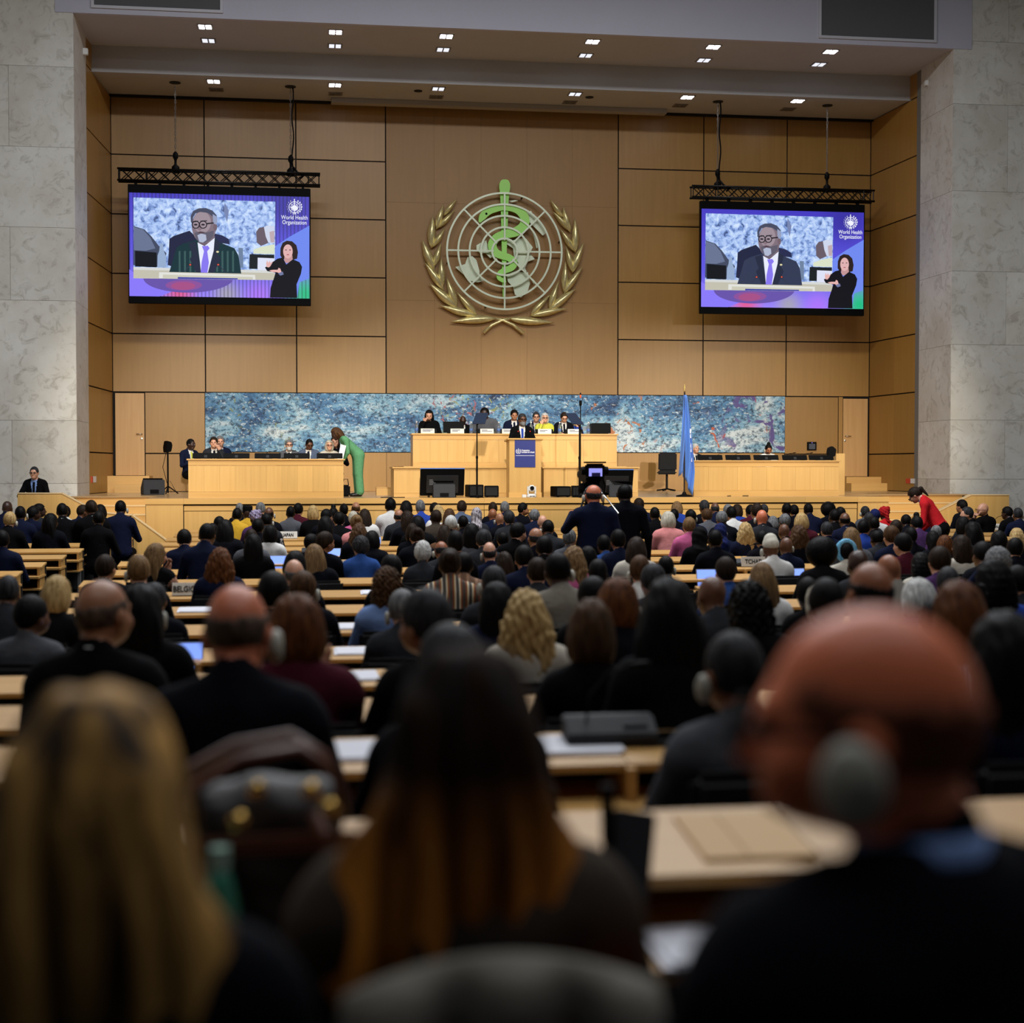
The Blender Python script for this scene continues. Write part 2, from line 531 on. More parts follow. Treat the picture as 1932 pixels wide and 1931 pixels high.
def balustrade(name, pts, Y, t, label):
    P = [atY(x, y, Y) for x, y in pts]
    poly = [(p.x, p.z) for p in P] + [(P[-1].x, FLZ), (P[0].x, FLZ)]
    b = thing(name, None, None, (P[0].x, Y, 0)); struct(b)
    poly = [(x - P[0].x, z) for x, z in poly]
    MB().prism(poly, 0, t).build('board', M_DESK, b)
    for i in range(len(P) - 1):
        a = Vector((P[i].x - P[0].x, 0, P[i].z)); c = Vector((P[i + 1].x - P[0].x, 0, P[i + 1].z))
        mb = MB()
        d = (c - a).normalized(); nn = Vector((-d.z, 0, d.x)) * 0.022
        if nn.z < 0: nn = -nn
        mb.prism([(a.x, a.z), (c.x, c.z), (c.x + nn.x, c.z + nn.z), (a.x + nn.x, a.z + nn.z)], -0.015, t + 0.015)
        mb.build('cap_rail', pm('pale_cap_rail', (230, 200, 150), 0.4), b)
    return b
balustrade('balustrade_left', [(33, 932), (117, 932), (182, 966)], 30.9, 0.12, '')
balustrade('balustrade_left_lower', [(200, 969), (249, 973), (332, 1034)], 28.9, 0.12, '')
balustrade('balustrade_right', [(1904, 935), (1832, 935), (1768, 967)], 30.9, 0.12, '')
balustrade('balustrade_right_lower', [(1745, 972), (1722, 973), (1640, 1030)], 28.9, 0.12, '')

# plinths below the stage doors
for nm, x0, x1 in (('trim_3', -4.85, -3.72), ('trim_4', 13.85, 15.0)):
    p = thing(nm, None, None); struct(p)
    box('plinth', x0, x1, 36.75, YB - 0.01, STG, STG + 0.40 if x0 < 0 else STG + 0.36, M_DESKH, p)
    box('plinth_step', x0 + (0.35 if x0 < 0 else 0.0), x1 - (0.06 if x0 < 0 else 0.0), 36.4, 36.75, STG, STG + 0.2, M_DESKH, p)

# sockets on the side walls
def wall_plate(x, y, w, h, cols, label, wall):
    xb, sgn, d = (-4.66, -1, dL) if wall == 'l' else (14.74, 1, dR)
    # intersect the view ray with the splayed wall to know where the plate sits
    best = None
    for i in range(400):
        u = i * 0.0075
        P = Vector((xb, YB, 0)) + d * u
        q = atY(x, y, P.y)
        e = abs(q.x - P.x)
        if best is None or e < best[0]: best = (e, u, q.z)
    P = Vector((xb, YB, 0)) + d * best[1]
    t = thing('wall_socket', label, 'socket', (P.x - sgn * 0.004, P.y, best[2]))
    t.rotation_euler = (0, 0, math.atan2(d.y, d.x))
    n = len(cols)
    for i, c in enumerate(cols):
        MB().box(i * w / n - w / 2, (i + 0.92) * w / n - w / 2, -0.012, 0.012, -h / 2, h / 2).build('socket_face', c, t, bevel=0.003)
M_REDP = pm('red_socket', (205, 62, 40), 0.5)
wall_plate(176, 905, 0.55, 0.14, [M_WHITE, M_WHITE, M_REDP], 'white and red wall sockets by the door with handle', 'l')
wall_plate(1723, 908, 0.75, 0.12, [M_REDP, M_WHITE, M_WHITE], 'row of three wall sockets behind the woman in red', 'r')

# mural ------------------------------------------------------------
def mural_mat():
    m, nt, b = new_mat('mural_paint')
    N, L = nt.nodes, nt.links
    tc = N.new('ShaderNodeTexCoord')
    def noise(scale, det=8, rough=0.65, dist=0.0, stretch=(1, 1, 1), off=0.0):
        mp = N.new('ShaderNodeMapping'); mp.inputs['Scale'].default_value = stretch; mp.inputs['Location'].default_value = (off, off, off)
        L.new(tc.outputs['Object'], mp.inputs['Vector'])
        n = N.new('ShaderNodeTexNoise'); n.inputs['Scale'].default_value = scale; n.inputs['Detail'].default_value = det
        n.inputs['Roughness'].default_value = rough; n.inputs['Distortion'].default_value = dist
        L.new(mp.outputs['Vector'], n.inputs['Vector'])
        return n.outputs['Fac']
    def ramp(src, stops):
        r = N.new('ShaderNodeValToRGB')
        e = r.color_ramp.elements
        while len(e) < len(stops): e.new(0.5)
        for i, (p, c) in enumerate(stops):
            e[i].position = p; e[i].color = rgb(*c) if len(c) == 3 else c
        L.new(src, r.inputs['Fac'])
        return r.outputs['Color']
    def mix(fac, a, bb, mode='MIX'):
        x = N.new('ShaderNodeMixRGB'); x.blend_type = mode
        if isinstance(fac, float): x.inputs['Fac'].default_value = fac
        else: L.new(fac, x.inputs['Fac'])
        L.new(a, x.inputs['Color1'])
        if isinstance(bb, tuple): x.inputs['Color2'].default_value = bb
        else: L.new(bb, x.inputs['Color2'])
        return x.outputs['Color']
    sw = noise(0.5, 6, 0.6, 0.8, (1, 1, 2.0))
    base = ramp(sw, [(0.36, (44, 84, 134)), (0.47, (88, 144, 190)), (0.56, (142, 190, 216)), (0.64, (220, 234, 240))])
    fl = noise(8.5, 8, 0.74, 0.35, (1, 1, 1.4))
    flk = ramp(fl, [(0.38, (0.03, 0.05, 0.09, 1)), (0.455, (0.34, 0.42, 0.5, 1)), (0.52, (1, 1, 1, 1))])
    c = mix(0.92, base, flk, 'MULTIPLY')
    hi = ramp(noise(10, 7, 0.72, 0.3, (1, 1, 1.7), 4.3), [(0.555, (0, 0, 0, 1)), (0.62, (1, 1, 1, 1))])
    c = mix(hi, c, rgb(206, 226, 238))
    dk = ramp(noise(15, 6, 0.7, 0.3, (1, 1, 0.55), 9.1), [(0.585, (0, 0, 0, 1)), (0.64, (0.85, 0.85, 0.85, 1))])
    c = mix(dk, c, rgb(24, 44, 62))
    # loose colour accents that sit along the length of the painting
    sx = N.new('ShaderNodeSeparateXYZ'); L.new(tc.outputs['Object'], sx.inputs[0])
    def band(x0, x1, x2, x3):
        r = N.new('ShaderNodeValToRGB'); e = r.color_ramp.elements
        mr = N.new('ShaderNodeMapRange'); mr.inputs['From Min'].default_value = -7.5; mr.inputs['From Max'].default_value = 7.5
        L.new(sx.outputs['X'], mr.inputs['Value']); L.new(mr.outputs['Result'], r.inputs['Fac'])
        e.new(0.5); e.new(0.6)
        for i, (x, v) in enumerate(((x0, 0), (x1, 1), (x2, 1), (x3, 0))):
            e[i].position = (x + 7.5) / 15; e[i].color = (v, v, v, 1)
        return r.outputs['Color']
    def accent(col, bnd, scale, lo, off):
        nonlocal c
        a = ramp(noise(scale, 4, 0.55, 1.2, (1, 1, 1), off), [(lo, (0, 0, 0, 1)), (lo + 0.05, (1, 1, 1, 1))])
        f = mix(1.0, a, bnd, 'MULTIPLY')
        c = mix(f, c, rgb(*col))
    accent((196, 92, 44), band(3.4, 4.6, 7.0, 7.4), 2.6, 0.64, 2.0)
    accent((96, 84, 150), band(5.2, 6.2, 7.45, 7.5), 2.0, 0.54, 7.0)
    accent((140, 150, 96), band(-7.5, -7.2, -6.0, -4.5), 5.0, 0.63, 3.0)
    accent((168, 96, 104), band(-2.4, -1.6, -0.6, 0.2), 6.0, 0.60, 5.0)
    accent((160, 168, 92), band(-1.9, -1.0, 0.0, 0.6), 5.0, 0.60, 8.0)
    accent((190, 120, 78), band(1.6, 2.4, 3.6, 4.4), 3.0, 0.62, 11.0)
    L.new(c, b.inputs['Base Color'])
    b.inputs['Roughness'].default_value = 0.55
    bp = N.new('ShaderNodeBump'); bp.inputs['Strength'].default_value = 0.5; bp.inputs['Distance'].default_value = 0.03
    L.new(fl, bp.inputs['Height']); L.new(bp.outputs['Normal'], b.inputs['Normal'])
    return m
mu = MB().box(-7.43, 7.43, -0.03, 0.0, 0, 1.46).build('mural', mural_mat(), loc=(5.0, YB - 0.002, 2.285))
tag(mu, 'long blue and white abstract textured painting behind the rostrum', 'painting')

# ceiling fixtures --------------------------------------------------
M_LAMP = pm('downlight_led', (245, 244, 255), 0.4, emit=14.0)
M_LAMPD = pm('downlight_led_dim', (210, 214, 226), 0.4, emit=1.3)
M_LAMPO = pm('downlight_off', (96, 92, 88), 0.4)
rowsL = [
    ('front row of the upper stage ceiling', 11.57, M_LAMP, [(387, 50), (633, 60), (842, 68), (1118, 78), (1346, 88), (1567, 97)], 'lit'),
    ('second row of the upper stage ceiling', 11.57, M_LAMPD, [(393, 76), (632, 86), (836, 93), (1105, 104), (1328, 113), (1545, 121)], 'half-lit'),
    ('front row of the lower stage ceiling', 10.98, M_LAMP, [(403, 153), (632, 160), (827, 167), (1085, 177), (1297, 183), (1505, 190)], 'lit'),
    ('row closest to the back wall', 10.98, M_LAMPO, [(408, 169), (633, 177), (823, 183), (1075, 193), (1283, 199), (1487, 206)], 'unlit')]
ordn = ['first', 'second', 'third', 'fourth', 'fifth', 'sixth']
for rname, z, lm, pts, st in rowsL:
    for i, (x, y) in enumerate(pts):
        p = atZ(x, y, z)
        mat = M_LAMPD if (st == 'lit' and z < 11 and i in (2, 3)) else lm
        st2 = 'half-lit' if mat is M_LAMPD else st
        t = thing('ceiling_downlight', f'{st2} square recessed downlight, {ordn[i]} from the left, {rname}', 'downlight', p, group='recessed stage downlights')
        MB().box(-0.17, 0.17, -0.17, 0.17, -0.012, 0.0).build('frame', pm('downlight_frame', (120, 114, 110), 0.5), t)
        for a in (-1, 1):
            for b in (-1, 1):
                MB().box(a * 0.075 - 0.058, a * 0.075 + 0.058, b * 0.075 - 0.058, b * 0.075 + 0.058, -0.02, -0.011).build('lamp', mat, t)
        if mat is M_LAMP:
            d = bpy.data.lights.new('downlight_beam', 'SPOT'); d.energy = 95; d.color = (1, 0.93, 0.84)
            d.spot_size = math.radians(75); d.spot_blend = 0.6; d.shadow_soft_size = 0.12
            o = bpy.data.objects.new('downlight_beam', d); COL.objects.link(o); o.parent = t; o.location = (0, 0, -0.05)
for x, y, wch in ((789, 171, 'over the emblem staff'), (1112, 183, 'over the emblem laurel')):
    p = atZ(x, y, 10.98)
    tag(MB().lathe([(0.05, 0), (0.1, -0.005), (0.1, -0.02), (0.06, -0.03)], seg=18).build('ceiling_anchor_plate', M_DGREY, loc=p), f'small round dark anchor plate in the ceiling {wch}', 'plate')

# loudspeaker grilles in the bulkhead
for (x0, y0, x1, y1, lab) in ((178, -90, 415, 22, 'grey cloth loudspeaker grille in the bulkhead beside the darker stone pier'), (1548, -90, 1762, 76, 'grey cloth loudspeaker grille in the bulkhead above the right screen')):
    a = atY(x0, y1, YP); b = atY(x1, y0, YP)
    zb = min(atY(x0, y1, YP).z, atY(x1, y1, YP).z)
    zb = 11.72
    t = thing('loudspeaker_grille', lab, 'grille', ((a.x + b.x) / 2, YP - 0.02, zb))
    w = (b.x - a.x) / 2; h = 1.9
    MB().box(-w, w, -0.02, 0.0, 0, h).build('cloth', M_GRILLE, t)
    for (u0, u1, v0, v1) in ((-w - 0.06, -w, -0.06, h + 0.06), (w, w + 0.06, -0.06, h + 0.06), (-w, w, -0.06, 0), (-w, w, h, h + 0.06)):
        MB().box(u0, u1, -0.045, 0.0, v0, v1).build('frame', M_GFRAME, t)
p = atY(168, 99, 34.3)
tag(box('wall_sensor', -4.85, -4.73, 34.2, 34.32, p.z - 0.07, p.z + 0.07, M_WHITE, bevel=0.01), 'small white box sensor high on the stage side wall', 'sensor')
p = atY(1747, 158, 34.3)
tag(box('wall_sensor', 14.8, 14.9, 34.2, 34.3, p.z - 0.06, p.z + 0.06, M_WHITE, bevel=0.01), 'tiny white sensor high beside the right stone pier', 'sensor')

# emblem -------------------------------------------------------------
EY = YB - 0.10
def ez(x, y):            # tracing coordinates of the emblem to the wall plane
    p = atY(770 + x / 5.3667, 320 + y / 5.3667, EY)
    return p
EC = ez(968, 838)
emb = thing('wall_emblem', 'large gold laurel wreath emblem with globe, staff and green snake', 'emblem', EC)
M_EMB = pm('emblem_mint_metal', (222, 232, 204), 0.4, 0.15, var=0.06, scale=(3, 3, 3))
M_LIME = pm('emblem_lime_enamel', (176, 246, 116), 0.45)
M_GOLD = pm('emblem_gold_leaf', (230, 216, 158), 0.30, 0.6, var=0.18, scale=(9, 9, 9), bump=0.35)
SCL = (ez(1550, 838).x - ez(386, 838).x) / (1550 - 386)      # metres per tracing unit
def el(x, y):
    p = ez(x, y)
    return (p.x - EC.x, p.z - EC.z)
def ring(r0, r1, y0, y1, name, mat, seg=96):
    mb = MB(); vs = []; fs = []
    for k in range(seg):
        c, s = math.cos(2 * math.pi * k / seg), math.sin(2 * math.pi * k / seg)
        for r, y in ((r0, y0), (r1, y0), (r1, y1), (r0, y1)):
            vs.append((r * c, y, r * s))
    for k in range(seg):
        a, b = 4 * k, 4 * ((k + 1) % seg)
        for i in range(4):
            fs.append((a + i, a + (i + 1) % 4, b + (i + 1) % 4, b + i))
    return mb.add(vs, fs).build(name, mat, emb)
for r in (578, 466, 352, 238, 126):
    ring((r - 9) * SCL, (r + 9) * SCL, -0.19, -0.155, 'ring', M_EMB)
for k in range(8):
    an = k * math.pi / 4
    d = Vector((math.cos(an), 0, math.sin(an))); nn = Vector((-d.z, 0, d.x)) * 8 * SCL
    a, b = d * 110 * SCL, d * 580 * SCL
    MB().prism([((a - nn).x, (a - nn).z), ((b - nn).x, (b - nn).z), ((b + nn).x, (b + nn).z), ((a + nn).x, (a + nn).z)], -0.185, -0.16).build('spoke', M_EMB, emb)
for cont in ([(475, 990), (575, 960), (600, 890), (650, 880), (690, 920), (720, 1030), (720, 1080), (765, 1130), (700, 1145), (630, 1130), (580, 1080), (530, 1040)],
             [(690, 770), (740, 740), (790, 720), (805, 800), (865, 880), (830, 900), (780, 850), (730, 855), (690, 810)],
             [(960, 720), (1060, 720), (1130, 700), (1190, 700), (1260, 790), (1230, 850), (1280, 910), (1210, 935), (1180, 1000), (1200, 1040), (1120, 1020), (1110, 940), (1070, 880), (1060, 800), (1000, 760)],
             [(990, 1060), (1100, 1030), (1180, 1050), (1210, 1040), (1225, 1100), (1230, 1160), (1210, 1230), (1140, 1300), (1080, 1270), (1060, 1190), (1010, 1140)],
             [(1200, 440), (1240, 420), (1290, 500), (1350, 560), (1390, 650), (1360, 672), (1290, 600), (1230, 540)],
             [(1255, 1105), (1280, 1130), (1272, 1162), (1256, 1140)], [(1260, 640), (1300, 700), (1322, 790), (1296, 800), (1280, 720)],
             [(1020, 322), (1080, 312), (1110, 318), (1050, 334)]):
    MB().prism([el(x, y) for x, y in cont], -0.045, -0.005).build('continent', M_EMB, emb)
# staff
st = [(973, 108, 20), (973, 118, 38), (973, 150, 54), (973, 190, 55), (972, 250, 46), (971, 340, 40), (971, 450, 36), (970, 600, 31), (969, 760, 27), (968, 1000, 21), (967, 1180, 16), (966, 1312, 12)]
pts = [el(x - w, y) for x, y, w in st] + [el(x + w, y) for x, y, w in reversed(st)]
MB().prism(pts, -0.10, -0.05).build('staff', M_LIME, emb)
# snake as a flat tapered ribbon with thickness
def ribbon(path, name, mat, y0, y1):
    P = [Vector((*el(x, y), 0)) for x, y, w in path]
    # resample with Catmull-Rom
    out = []
    for i in range(len(P) - 1):
        p0, p1, p2, p3 = P[max(i - 1, 0)], P[i], P[i + 1], P[min(i + 2, len(P) - 1)]
        for t in np.linspace(0, 1, 6, endpoint=False):
            q = 0.5 * ((2 * p1) + (p2 - p0) * t + (2 * p0 - 5 * p1 + 4 * p2 - p3) * t * t + (3 * p1 - p0 - 3 * p2 + p3) * t ** 3)
            w = path[i][2] * (1 - t) + path[i + 1][2] * t
            out.append((q, w * SCL / 2))
    out.append((P[-1], path[-1][2] * SCL / 2))
    L = []; R = []
    n = len(out)
    for i in range(n):
        d = (out[min(i + 1, n - 1)][0] - out[max(i - 1, 0)][0]).normalized()
        nn = Vector((-d.y, d.x, 0))
        L.append(out[i][0] + nn * out[i][1]); R.append(out[i][0] - nn * out[i][1])
    vs = []; fs = []
    for i in range(n):
        for p, y in ((L[i], y0), (R[i], y0), (R[i], y1), (L[i], y1)):
            vs.append((p.x, y, p.y))
    for i in range(n - 1):
        a, b = 4 * i, 4 * i + 4
        for k in range(4):
            fs.append((a + k, a + (k + 1) % 4, b + (k + 1) % 4, b + k))
    fs += [(0, 1, 2, 3), (4 * n - 4, 4 * n - 1, 4 * n - 2, 4 * n - 3)]
    return MB().add(vs, fs).build(name, mat, emb)
sn = ribbon([(715, 545, 16), (745, 490, 70), (800, 430, 84), (870, 402, 80), (950, 392, 62), (1040, 400, 66), (1120, 430, 84), (1172, 500, 90), (1160, 580, 92), (1080, 640, 90), (970, 665, 84), (890, 700, 84),
             (845, 765, 86), (870, 840, 84), (940, 880, 70), (1010, 900, 70), (1062, 945, 74), (1040, 1000, 66), (970, 1030, 60), (920, 1062, 52), (915, 1105, 44), (955, 1135, 34), (985, 1145, 14)], 'snake', M_LIME, -0.15, -0.10)
MB().lathe([(0.03, 0), (0.03, -0.01)], seg=10).build('eye', M_BLACK, sn, loc=(el(785, 458)[0], -0.155, el(785, 458)[1]), rot=(math.pi / 2, 0, 0))
# laurel leaves
def leaf(bx, by, tx, ty, w):
    a = Vector((*el(bx, by), 0)); b = Vector((*el(tx, ty), 0)); W = w * SCL / 2 * 0.92
    d = b - a; Ln = d.length; d.normalize(); nn = Vector((-d.y, d.x, 0))
    bend = 0.06 * Ln * (1 if random.random() < 0.5 else -1)
    vs = []; fs = []; nu, nv = 9, 5
    for side in (0, 1):
        for i in range(nu):
            t = i / (nu - 1)
            ww = W * math.sin(math.pi * min(1, t ** 0.8)) ** 1.15 + 0.003
            for j in range(nv):
                s = (j / (nv - 1)) * 2 - 1
                p = a + d * (t * Ln) + nn * (s * ww + 0.25 * bend * math.sin(math.pi * t) )
                h = -0.03 - 0.09 * math.sin(math.pi * t) * (1 - abs(s) ** 1.5) if side == 0 else 0.0
                vs.append((p.x, h, p.y))
    for side in (0, 1):
        o = side * nu * nv
        for i in range(nu - 1):
            for j in range(nv - 1):
                q = (o + i * nv + j, o + i * nv + j + 1, o + (i + 1) * nv + j + 1, o + (i + 1) * nv + j)
                fs.append(q if side == 0 else q[::-1])
    m = nu * nv
    rim = [i * nv for i in range(nu)] + [(nu - 1) * nv + j for j in range(1, nv)] + [i * nv + nv - 1 for i in range(nu - 2, -1, -1)] + [j for j in range(nv - 2, 0, -1)]
    for i in range(len(rim)):
        a1, b1 = rim[i], rim[(i + 1) % len(rim)]
        fs.append((a1, b1, b1 + m, a1 + m))
    MB().add(vs, fs).build('leaf', M_GOLD, emb, smooth=True)
for L in ((360, 470, 497, 295, 58), (287, 610, 357, 350, 72), (300, 595, 475, 405, 58), (235, 800, 250, 460, 86), (245, 790, 375, 590, 62), (265, 1020, 140, 710, 92), (265, 985, 335, 745, 68), (360, 1225, 165, 940, 84), (350, 1190, 335, 890, 78), (500, 1400, 210, 1150, 98), (495, 1385, 390, 1095, 82), (700, 1475, 490, 1240, 74), (690, 1478, 310, 1375, 84), (900, 1510, 425, 1545, 92),
          (1570, 490, 1437, 305, 58), (1640, 640, 1565, 370, 72), (1635, 625, 1460, 425, 62), (1690, 845, 1685, 490, 82), (1680, 830, 1535, 600, 68), (1660, 1050, 1780, 735, 82), (1660, 1040, 1595, 775, 68), (1575, 1260, 1768, 985, 78), (1575, 1240, 1590, 930, 78), (1430, 1435, 1700, 1205, 88), (1430, 1420, 1525, 1125, 74), (1240, 1480, 1440, 1265, 74), (1240, 1485, 1610, 1410, 78), (1010, 1510, 1480, 1550, 88)):
    leaf(*L)
for path in ([(1170, 1665), (1060, 1575), (960, 1530), (880, 1508)], [(760, 1655), (850, 1575), (960, 1525), (1040, 1508)]):
    MB().tube([(el(x, y)[0], -0.05, el(x, y)[1]) for x, y in path], 0.045, 8, 0.03).build('stem', M_GOLD, emb, smooth=True)
for k in range(6):
    an = k * math.pi / 3 + 0.2
    MB().box(-0.015, 0.015, -0.16, 0.10, -0.015, 0.015).build('wall_mount', M_DGREY, emb, loc=(578 * SCL * math.cos(an), 0, 578 * SCL * math.sin(an)))

# video screens -------------------------------------------------------
def em(name, c, k=1.0):
    if name in MATS: return MATS[name]
    m, nt, b = new_mat(name)
    b.inputs['Base Color'].default_value = (0.01, 0.01, 0.01, 1)
    b.inputs['Emission Color'].default_value = rgb(*c)
    b.inputs['Emission Strength'].default_value = k
    b.inputs['Roughness'].default_value = 0.5; b.inputs['Specular IOR Level'].default_value = 0.1
    MATS[name] = m
    return m

def flicker(nt, tc, last, on):
    if not on: return last
    N, L = nt.nodes, nt.links
    wv = N.new('ShaderNodeTexWave'); wv.bands_direction = 'X'; wv.inputs['Scale'].default_value = 3.6
    L.new(tc.outputs['Object'], wv.inputs['Vector'])
    mr = N.new('ShaderNodeMapRange'); mr.inputs['From Min'].default_value = 0.1; mr.inputs['From Max'].default_value = 0.5; mr.inputs['To Min'].default_value = 0.55
    L.new(wv.outputs['Fac'], mr.inputs['Value'])
    x_ = N.new('ShaderNodeMixRGB'); x_.blend_type = 'MULTIPLY'; x_.inputs['Fac'].default_value = 1.0
    L.new(last, x_.inputs['Color1']); L.new(mr.outputs['Result'], x_.inputs['Color2'])
    return x_.outputs['Color']

def screen_grad_mat(fl=False):
    m, nt, b = new_mat('screen_backdrop')
    N, L = nt.nodes, nt.links
    b.inputs['Base Color'].default_value = (0.01, 0.01, 0.01, 1); b.inputs['Roughness'].default_value = 0.5
    tc = N.new('ShaderNodeTexCoord'); sx = N.new('ShaderNodeSeparateXYZ'); L.new(tc.outputs['Object'], sx.inputs[0])
    r = N.new('ShaderNodeValToRGB'); e = r.color_ramp.elements
    mr = N.new('ShaderNodeMapRange'); mr.inputs['From Min'].default_value = 0.0; mr.inputs['From Max'].default_value = 2.45
    L.new(sx.outputs['Z'], mr.inputs['Value']); L.new(mr.outputs['Result'], r.inputs['Fac'])
    e[0].position = 0.0; e[0].color = rgb(150, 128, 248); e[1].position = 1.0; e[1].color = rgb(62, 52, 190)
    e2 = e.new(0.35); e2.color = rgb(92, 84, 225)
    last = r.outputs['Color']
    def blob(x, z, rad, c, k):
        nonlocal last
        vm = N.new('ShaderNodeVectorMath'); vm.operation = 'DISTANCE'; vm.inputs[1].default_value = (x, 0, z)
        L.new(tc.outputs['Object'], vm.inputs[0])
        q = N.new('ShaderNodeMapRange'); q.interpolation_type = 'SMOOTHSTEP'
        q.inputs['From Min'].default_value = rad; q.inputs['From Max'].default_value = 0.0; q.inputs['To Max'].default_value = k
        L.new(vm.outputs['Value'], q.inputs['Value'])
        x_ = N.new('ShaderNodeMixRGB'); L.new(q.outputs['Result'], x_.inputs['Fac']); L.new(last, x_.inputs['Color1']); x_.inputs['Color2'].default_value = rgb(*c)
        last = x_.outputs['Color']
    blob(-0.95, 0.12, 0.55, (226, 84, 140), 0.95)
    blob(0.15, 0.08, 0.5, (170, 170, 150), 0.7)
    blob(2.0, 0.1, 0.75, (20, 190, 130), 1.0)
    blob(0.9, 0.05, 0.5, (176, 110, 250), 0.8)
    blob(1.6, 2.2, 0.9, (48, 40, 150), 0.8)
    last = flicker(nt, tc, last, fl)
    L.new(last, b.inputs['Emission Color']); b.inputs['Emission Strength'].default_value = 1.0
    return m

def screen_mural_mat(fl=False):
    m, nt, b = new_mat('screen_video_backdrop')
    N, L = nt.nodes, nt.links
    b.inputs['Base Color'].default_value = (0.01, 0.01, 0.01, 1); b.inputs['Roughness'].default_value = 0.5
    tc = N.new('ShaderNodeTexCoord')
    n = N.new('ShaderNodeTexNoise'); n.inputs['Scale'].default_value = 7.0; n.inputs['Detail'].default_value = 7; n.inputs['Distortion'].default_value = 0.5; n.inputs['Roughness'].default_value = 0.62
    L.new(tc.outputs['Object'], n.inputs['Vector'])
    r = N.new('ShaderNodeValToRGB'); e = r.color_ramp.elements
    e[0].position = 0.33; e[0].color = rgb(52, 70, 116); e[1].position = 0.66; e[1].color = rgb(214, 232, 255)
    k = e.new(0.41); k.color = rgb(112, 142, 204); k = e.new(0.50); k.color = rgb(164, 192, 242)
    L.new(n.outputs['Fac'], r.inputs['Fac']); L.new(flicker(nt, tc, r.outputs['Color'], False), b.inputs['Emission Color'])
    b.inputs['Emission Strength'].default_value = 1.0
    return m
MS_BG, MS_MU, MS_BG2 = screen_grad_mat(), screen_mural_mat(), screen_grad_mat(True)

SW, SH = 4.2, 2.42      # display size; local x from -SW/2, z from 0
def suv(x, y):
    """tracing coordinates of the picture to display coordinates"""
    u = (x - 158) / 1487.0
    v = (y - 268 - (x - 160) * 0.0215) / 871.0
    return ((u - 0.5) * SW, (1 - v) * SH)

def poly_part(name, pts, layer, mat, par, smooth_n=0):
    P = [suv(x, y) for x, y in pts]
    d = -0.004 * layer
    return MB().prism(P, d - 0.002, d).build(name, mat, par)

def ell(cx_, cy_, rx, ry, n=28, a0=0, a1=360):
    return [(cx_ + rx * math.cos(math.radians(a0 + (a1 - a0) * i / n)), cy_ + ry * math.sin(math.radians(a0 + (a1 - a0) * i / n))) for i in range(n if a1 - a0 == 360 else n + 1)]

def ring_part(name, cx_, cy_, r, w, layer, mat, par, n=28):
    o = ell(cx_, cy_, r + w, r + w, n); i_ = ell(cx_, cy_, r - w, r - w, n)
    P = [suv(*p) for p in o] + [suv(*p) for p in i_]
    d = -0.004 * layer
    vs = [(p[0], d - 0.002, p[1]) for p in P] + [(p[0], d, p[1]) for p in P]
    fs = []
    for k in range(n):
        a, b = k, (k + 1) % n
        fs += [(a, b, b + n, a + n), (a + 2 * n, a + 3 * n, b + 3 * n, b + 2 * n), (a, a + 2 * n, b + 2 * n, b), (a + n, b + n, b + 3 * n, a + 3 * n)]
    return MB().add(vs, fs).build(name, mat, par)

